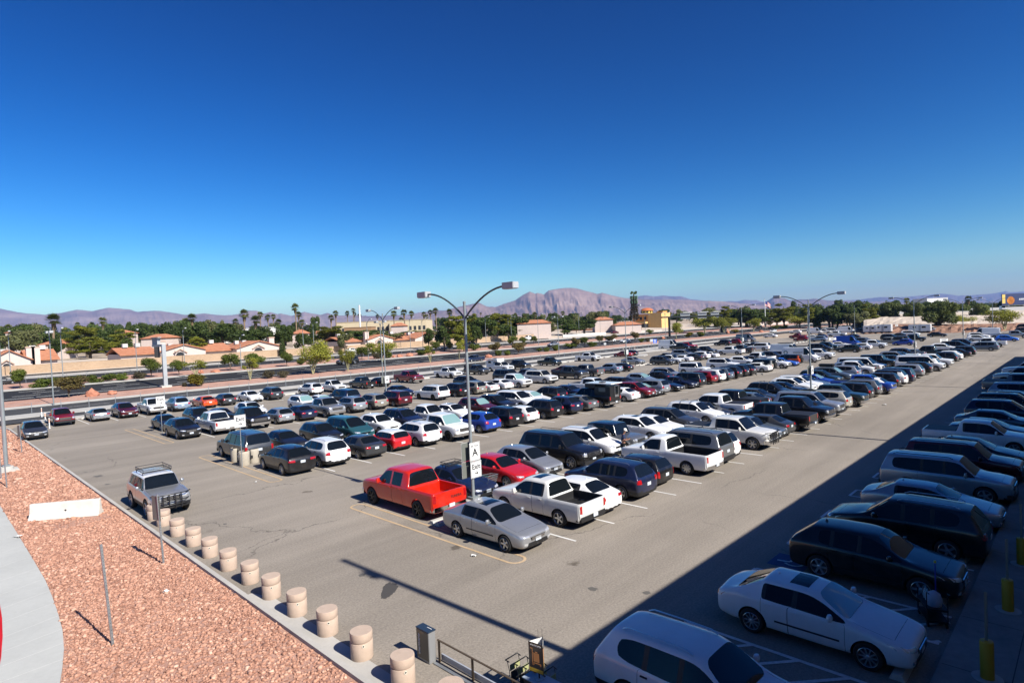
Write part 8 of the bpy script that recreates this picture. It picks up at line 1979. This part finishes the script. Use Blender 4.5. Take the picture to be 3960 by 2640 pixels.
# far end, by photo position
for a in [('high_van', 'white', 'N', 2578, 1313, {}), ('pickup', 'black', 'N', 2632, 1326, {}), ('pickup', 'red', 'N', 2655, 1323, {}), ('suv', 'black', 'F', 2804, 1314, dict(scale=1.05)), ('suv', 'dark red', 'F', 2848, 1310, {}), ('pickup', 'silver', 'F', 2862, 1303, {}), ('high_van', 'grey', 'N', 2874, 1290, dict(roofgear=True)), ('sedan', 'white', 'F', 2984, 1290, {}),
          ('suv', 'white', 'F', 3083, 1274, {}), ('small_pickup', 'dark red', 'F', 3085, 1288, {}), ('high_van', 'white', 'N', 3143, 1265, dict(scale=0.95)), ('pickup', 'white', 'N', 3186, 1271, dict(cap='dark')), ('van', 'white', 'N', 3210, 1268, {}), ('pickup', 'white', 'F', 3236, 1279, {}), ('high_van', 'white', 'N', 3265, 1262, {}), ('pickup', 'navy', 'F', 3330, 1269, {}), ('high_van', 'blue', 'N', 3262, 1297, dict(roofgear=True)), ('sedan', 'black', 'F', 3300, 1291, {}), ('sedan', 'grey', 'F', 3346, 1308, {}), ('pickup', 'white', 'N', 3372, 1313, {}), ('pickup', 'tan', 'F', 3438, 1303, dict(cap='dark')), ('suv', 'black', 'N', 3430, 1291, {}), ('sedan', 'dark grey', 'F', 3478, 1286, {}), ('minivan', 'white', 'N', 3509, 1277, {}), ('jeep_pickup', 'black', 'N', 3530, 1292, dict(roof='black')), ('suv', 'dark grey', 'F', 3489, 1298, {}), ('hatch', 'blue', 'F', 3505, 1310, {}),
          ('sedan', 'black', 'N', 3617, 1283, {}), ('suv', 'navy', 'N', 3709, 1310, {}), ('pickup', 'black', 'F', 3592, 1336, {}), ('crossover', 'white', 'N', 3632, 1327, {}), ('minivan', 'black', 'N', 3676, 1318, {}), ('suv', 'black', 'F', 3730, 1338, {}), ('minivan', 'slate', 'F', 3818, 1320, {}), ('pickup', 'white', 'F', 3822, 1305, {}), ('hatch', 'bright blue', 'N', 3880, 1295, {}), ('crossover', 'white', 'N', 3772, 1294, {}), ('suv', 'white', 'N', 3770, 1285, {}), ('high_van', 'white', 'F', 3828, 1266, {}), ('suv', 'black', 'N', 3812, 1276, {}), ('sedan', 'silver', 'N', 3815, 1283, {}), ('pickup', 'silver', 'N', 3922, 1277, {}), ('suv', 'dark grey', 'N', 3950, 1266, {}), ('suv', 'black', 'N', 3955, 1252, {}), ('minivan', 'maroon', 'F', 2905, 1326, dict(scale=0.9)) if 0 else ('sedan', 'black', 'F', 2918, 1325, {})]:
    put_px(*a[:5], **a[5])
# off-roader by the kerb
fj = car('boxy_offroader', 'silver', 8.98, 35.15, R(-90), rim='five', roof='white', rack='basket', guard=True, row='kerb', px=535, d='N'); CARS.pop()
fj['label'] = 'silver boxy off-roader with a black roof basket and bull bar beside the bollards'
# vehicles on the roads
put_road('big_suv', 'black', 1345, 1408, 180, 'black large SUV driving left on the main road behind a palo verde')
put_road('small_pickup', 'navy', 1836, 1399, 180, 'dark blue pickup on the service road behind the fence')
put_road('coupe', 'white', 2361, 1322, 180, 'white open-topped car driving left between brownish trees'); put_road('sedan', 'white', 2418, 1325, 180, 'white sedan with a roof load on the main road by the lamp')
put_road('sedan', 'silver', 2140, 1338, 180, 'silver sedan on the main road behind dark bushes'); put_road('sedan', 'maroon', 2378, 1290, 0, 'maroon car on the far road beside the dirt field')
put_road('pickup', 'white', 2044, 1315, 0, 'white pickup on the far road at the end of the block wall'); put_road('sedan', 'white', 1364, 1363, 0, 'white car on the far road beneath the third gabled house')
put_road('suv', 'black', 2796, 1281, 180, 'black SUV at the foot of the right sign bridge column'); put_road('suv', 'black', 2936, 1270, 180, 'dark SUV driving left on the main road below the flagpole'); put_road('sedan', 'white', 2990, 1285, 180, 'white sedan on the service road right of the flagpole')
put_road('sedan', 'dark grey', 8, 1487, 0, 'dark car cut by the left edge on the far road'); put_road('pickup', 'dark grey', 1822, 1343, 0, 'pale pickup on the far road behind the nearest lamp pole')
xb_, yb_, zb_ = far_pt(3878, 1200, 352)
r_ = car('high_van', 'white', xb_, yb_, R(200), z=zb_, row='road', px=3878, d='', name='passing_van', group=None); CARS.pop(); r_['label'] = 'long white shuttle van on the raised highway below the billboard'
# camper trailers at the far edge
def trailer(px, py, L, H, lb, rz=-90, front=False):
    x, y = at(px, py)
    t = empty('camper_trailer', (x, y, 0), R(rz), lb, 'camper', 'campers parked at the far edge')
    bo = MB().box((0, 0, 0.55 + H / 2), (L, 2.2, H)).build('body', PAINT['white'], t, bevel=0.12, smooth=50)
    for s_ in (-1, 1):
        MB().box((L * 0.2, s_ * 1.105, 0.55 + H * 0.62), (L * 0.18, 0.02, H * 0.24)).build('window', M_GLASS, bo); MB().box((-L * 0.22, s_ * 1.105, 0.55 + H * 0.62), (L * 0.14, 0.02, H * 0.2)).build('window', M_GLASS, bo)
    MB().box((L * 0.02, -1.108, 0.55 + H * 0.44), (0.65, 0.02, H * 0.8)).build('door', M_HEADBOX, bo)
    MB().box((-L / 2 - 0.005, 0, 0.55 + H * 0.62), (0.02, 1.5, H * 0.3)).build('rear_window', M_GLASS, bo)
    MB().box((0, 0, 0.42), (L * 0.96, 2.1, 0.28)).build('chassis', M_DARK, t)
    MB().box((0, 0, 0.6 + H), (0.7, 0.6, 0.18)).build('roof_vent', M_DARK, t)
    for s_ in (-1, 1):
        for wx in ((-0.5, L * 0.36) if front else (-0.45, 0.45)):
            w_ = part('wheel', ME_TYRE, t); w_.location = (wx, s_ * 0.98, 0.36); w_.scale = (0.36, 0.22, 0.36); part('rim', ME_RIMS['steel'], w_)
    return t
trailer(3368, 1289, 4.6, 2.3, 'white cargo trailer behind the dark blue pickup'); trailer(3415, 1288, 5.6, 2.6, 'boxy pale camper beside the white cargo trailer', front=True); trailer(3558, 1287, 6.4, 2.35, 'white motorhome in front of the rocky bank', front=True)
car('pickup', 'white', *at(3598, 1284), R(-90), row='far', px=3598, d='N')

# ---------------------------------------------------------------- a label of its own for every parked vehicle
RN = {'R0': 'shaded kerbside row', 'R1a': 'first sunlit row', 'R1b': 'second sunlit row', 'R2a': 'third sunlit row', 'R2b': 'fourth sunlit row', 'R3a': 'fifth sunlit row', 'R3b': 'sixth sunlit row', 'R4': 'road-side row', 'far': 'far end'}
SHORT = {'pickup': 'pickup', 'single_pickup': 'pickup', 'small_pickup': 'pickup', 'big_suv': 'SUV', 'mini': 'hatchback', 'jeep': 'off-roader', 'jeep_pickup': 'pickup', 'high_van': 'van'}
EXTRA = {'camper': 'with a camper shell', 'guard': 'with a bull bar', 'rack': 'with roof bars', 'cap': 'with a covered bed', 'sunroof': 'with a sunroof'}
by = {}
for c in CARS: by.setdefault(c['row'], []).append(c)
used = {}
for row, cs_ in by.items():
    cs_.sort(key=lambda c: c['px'] if row == 'far' else c['x'])
    for i, c in enumerate(cs_):
        nm = lambda q: q['col'] + ' ' + SHORT.get(q['T'], WORD[q['T']])
        me_ = c['col'] + ' ' + WORD[c['T']]
        if i == 0: s_ = f'{me_} at the left end of the {RN[row]}, beside the {nm(cs_[1])}'
        elif i == len(cs_) - 1: s_ = f'{me_} at the right end of the {RN[row]}, beside the {nm(cs_[-2])}'
        else: s_ = f'{me_} between {nm(cs_[i-1])} and {nm(cs_[i+1])}, {RN[row]}'
        if len(s_.split()) > 16: s_ = f'{me_} right of {nm(cs_[i-1])}, {RN[row]}'
        if s_ in used:
            s_ = f'{me_} right of the {nm(cs_[i-1])}, number {i+1} of the {RN[row]}'
        used[s_] = 1
        c['root']['label'] = s_
        c['root']['group'] = {'far': 'vehicles parked at the far end of the lot'}.get(row, 'vehicles parked in the ' + RN[row])
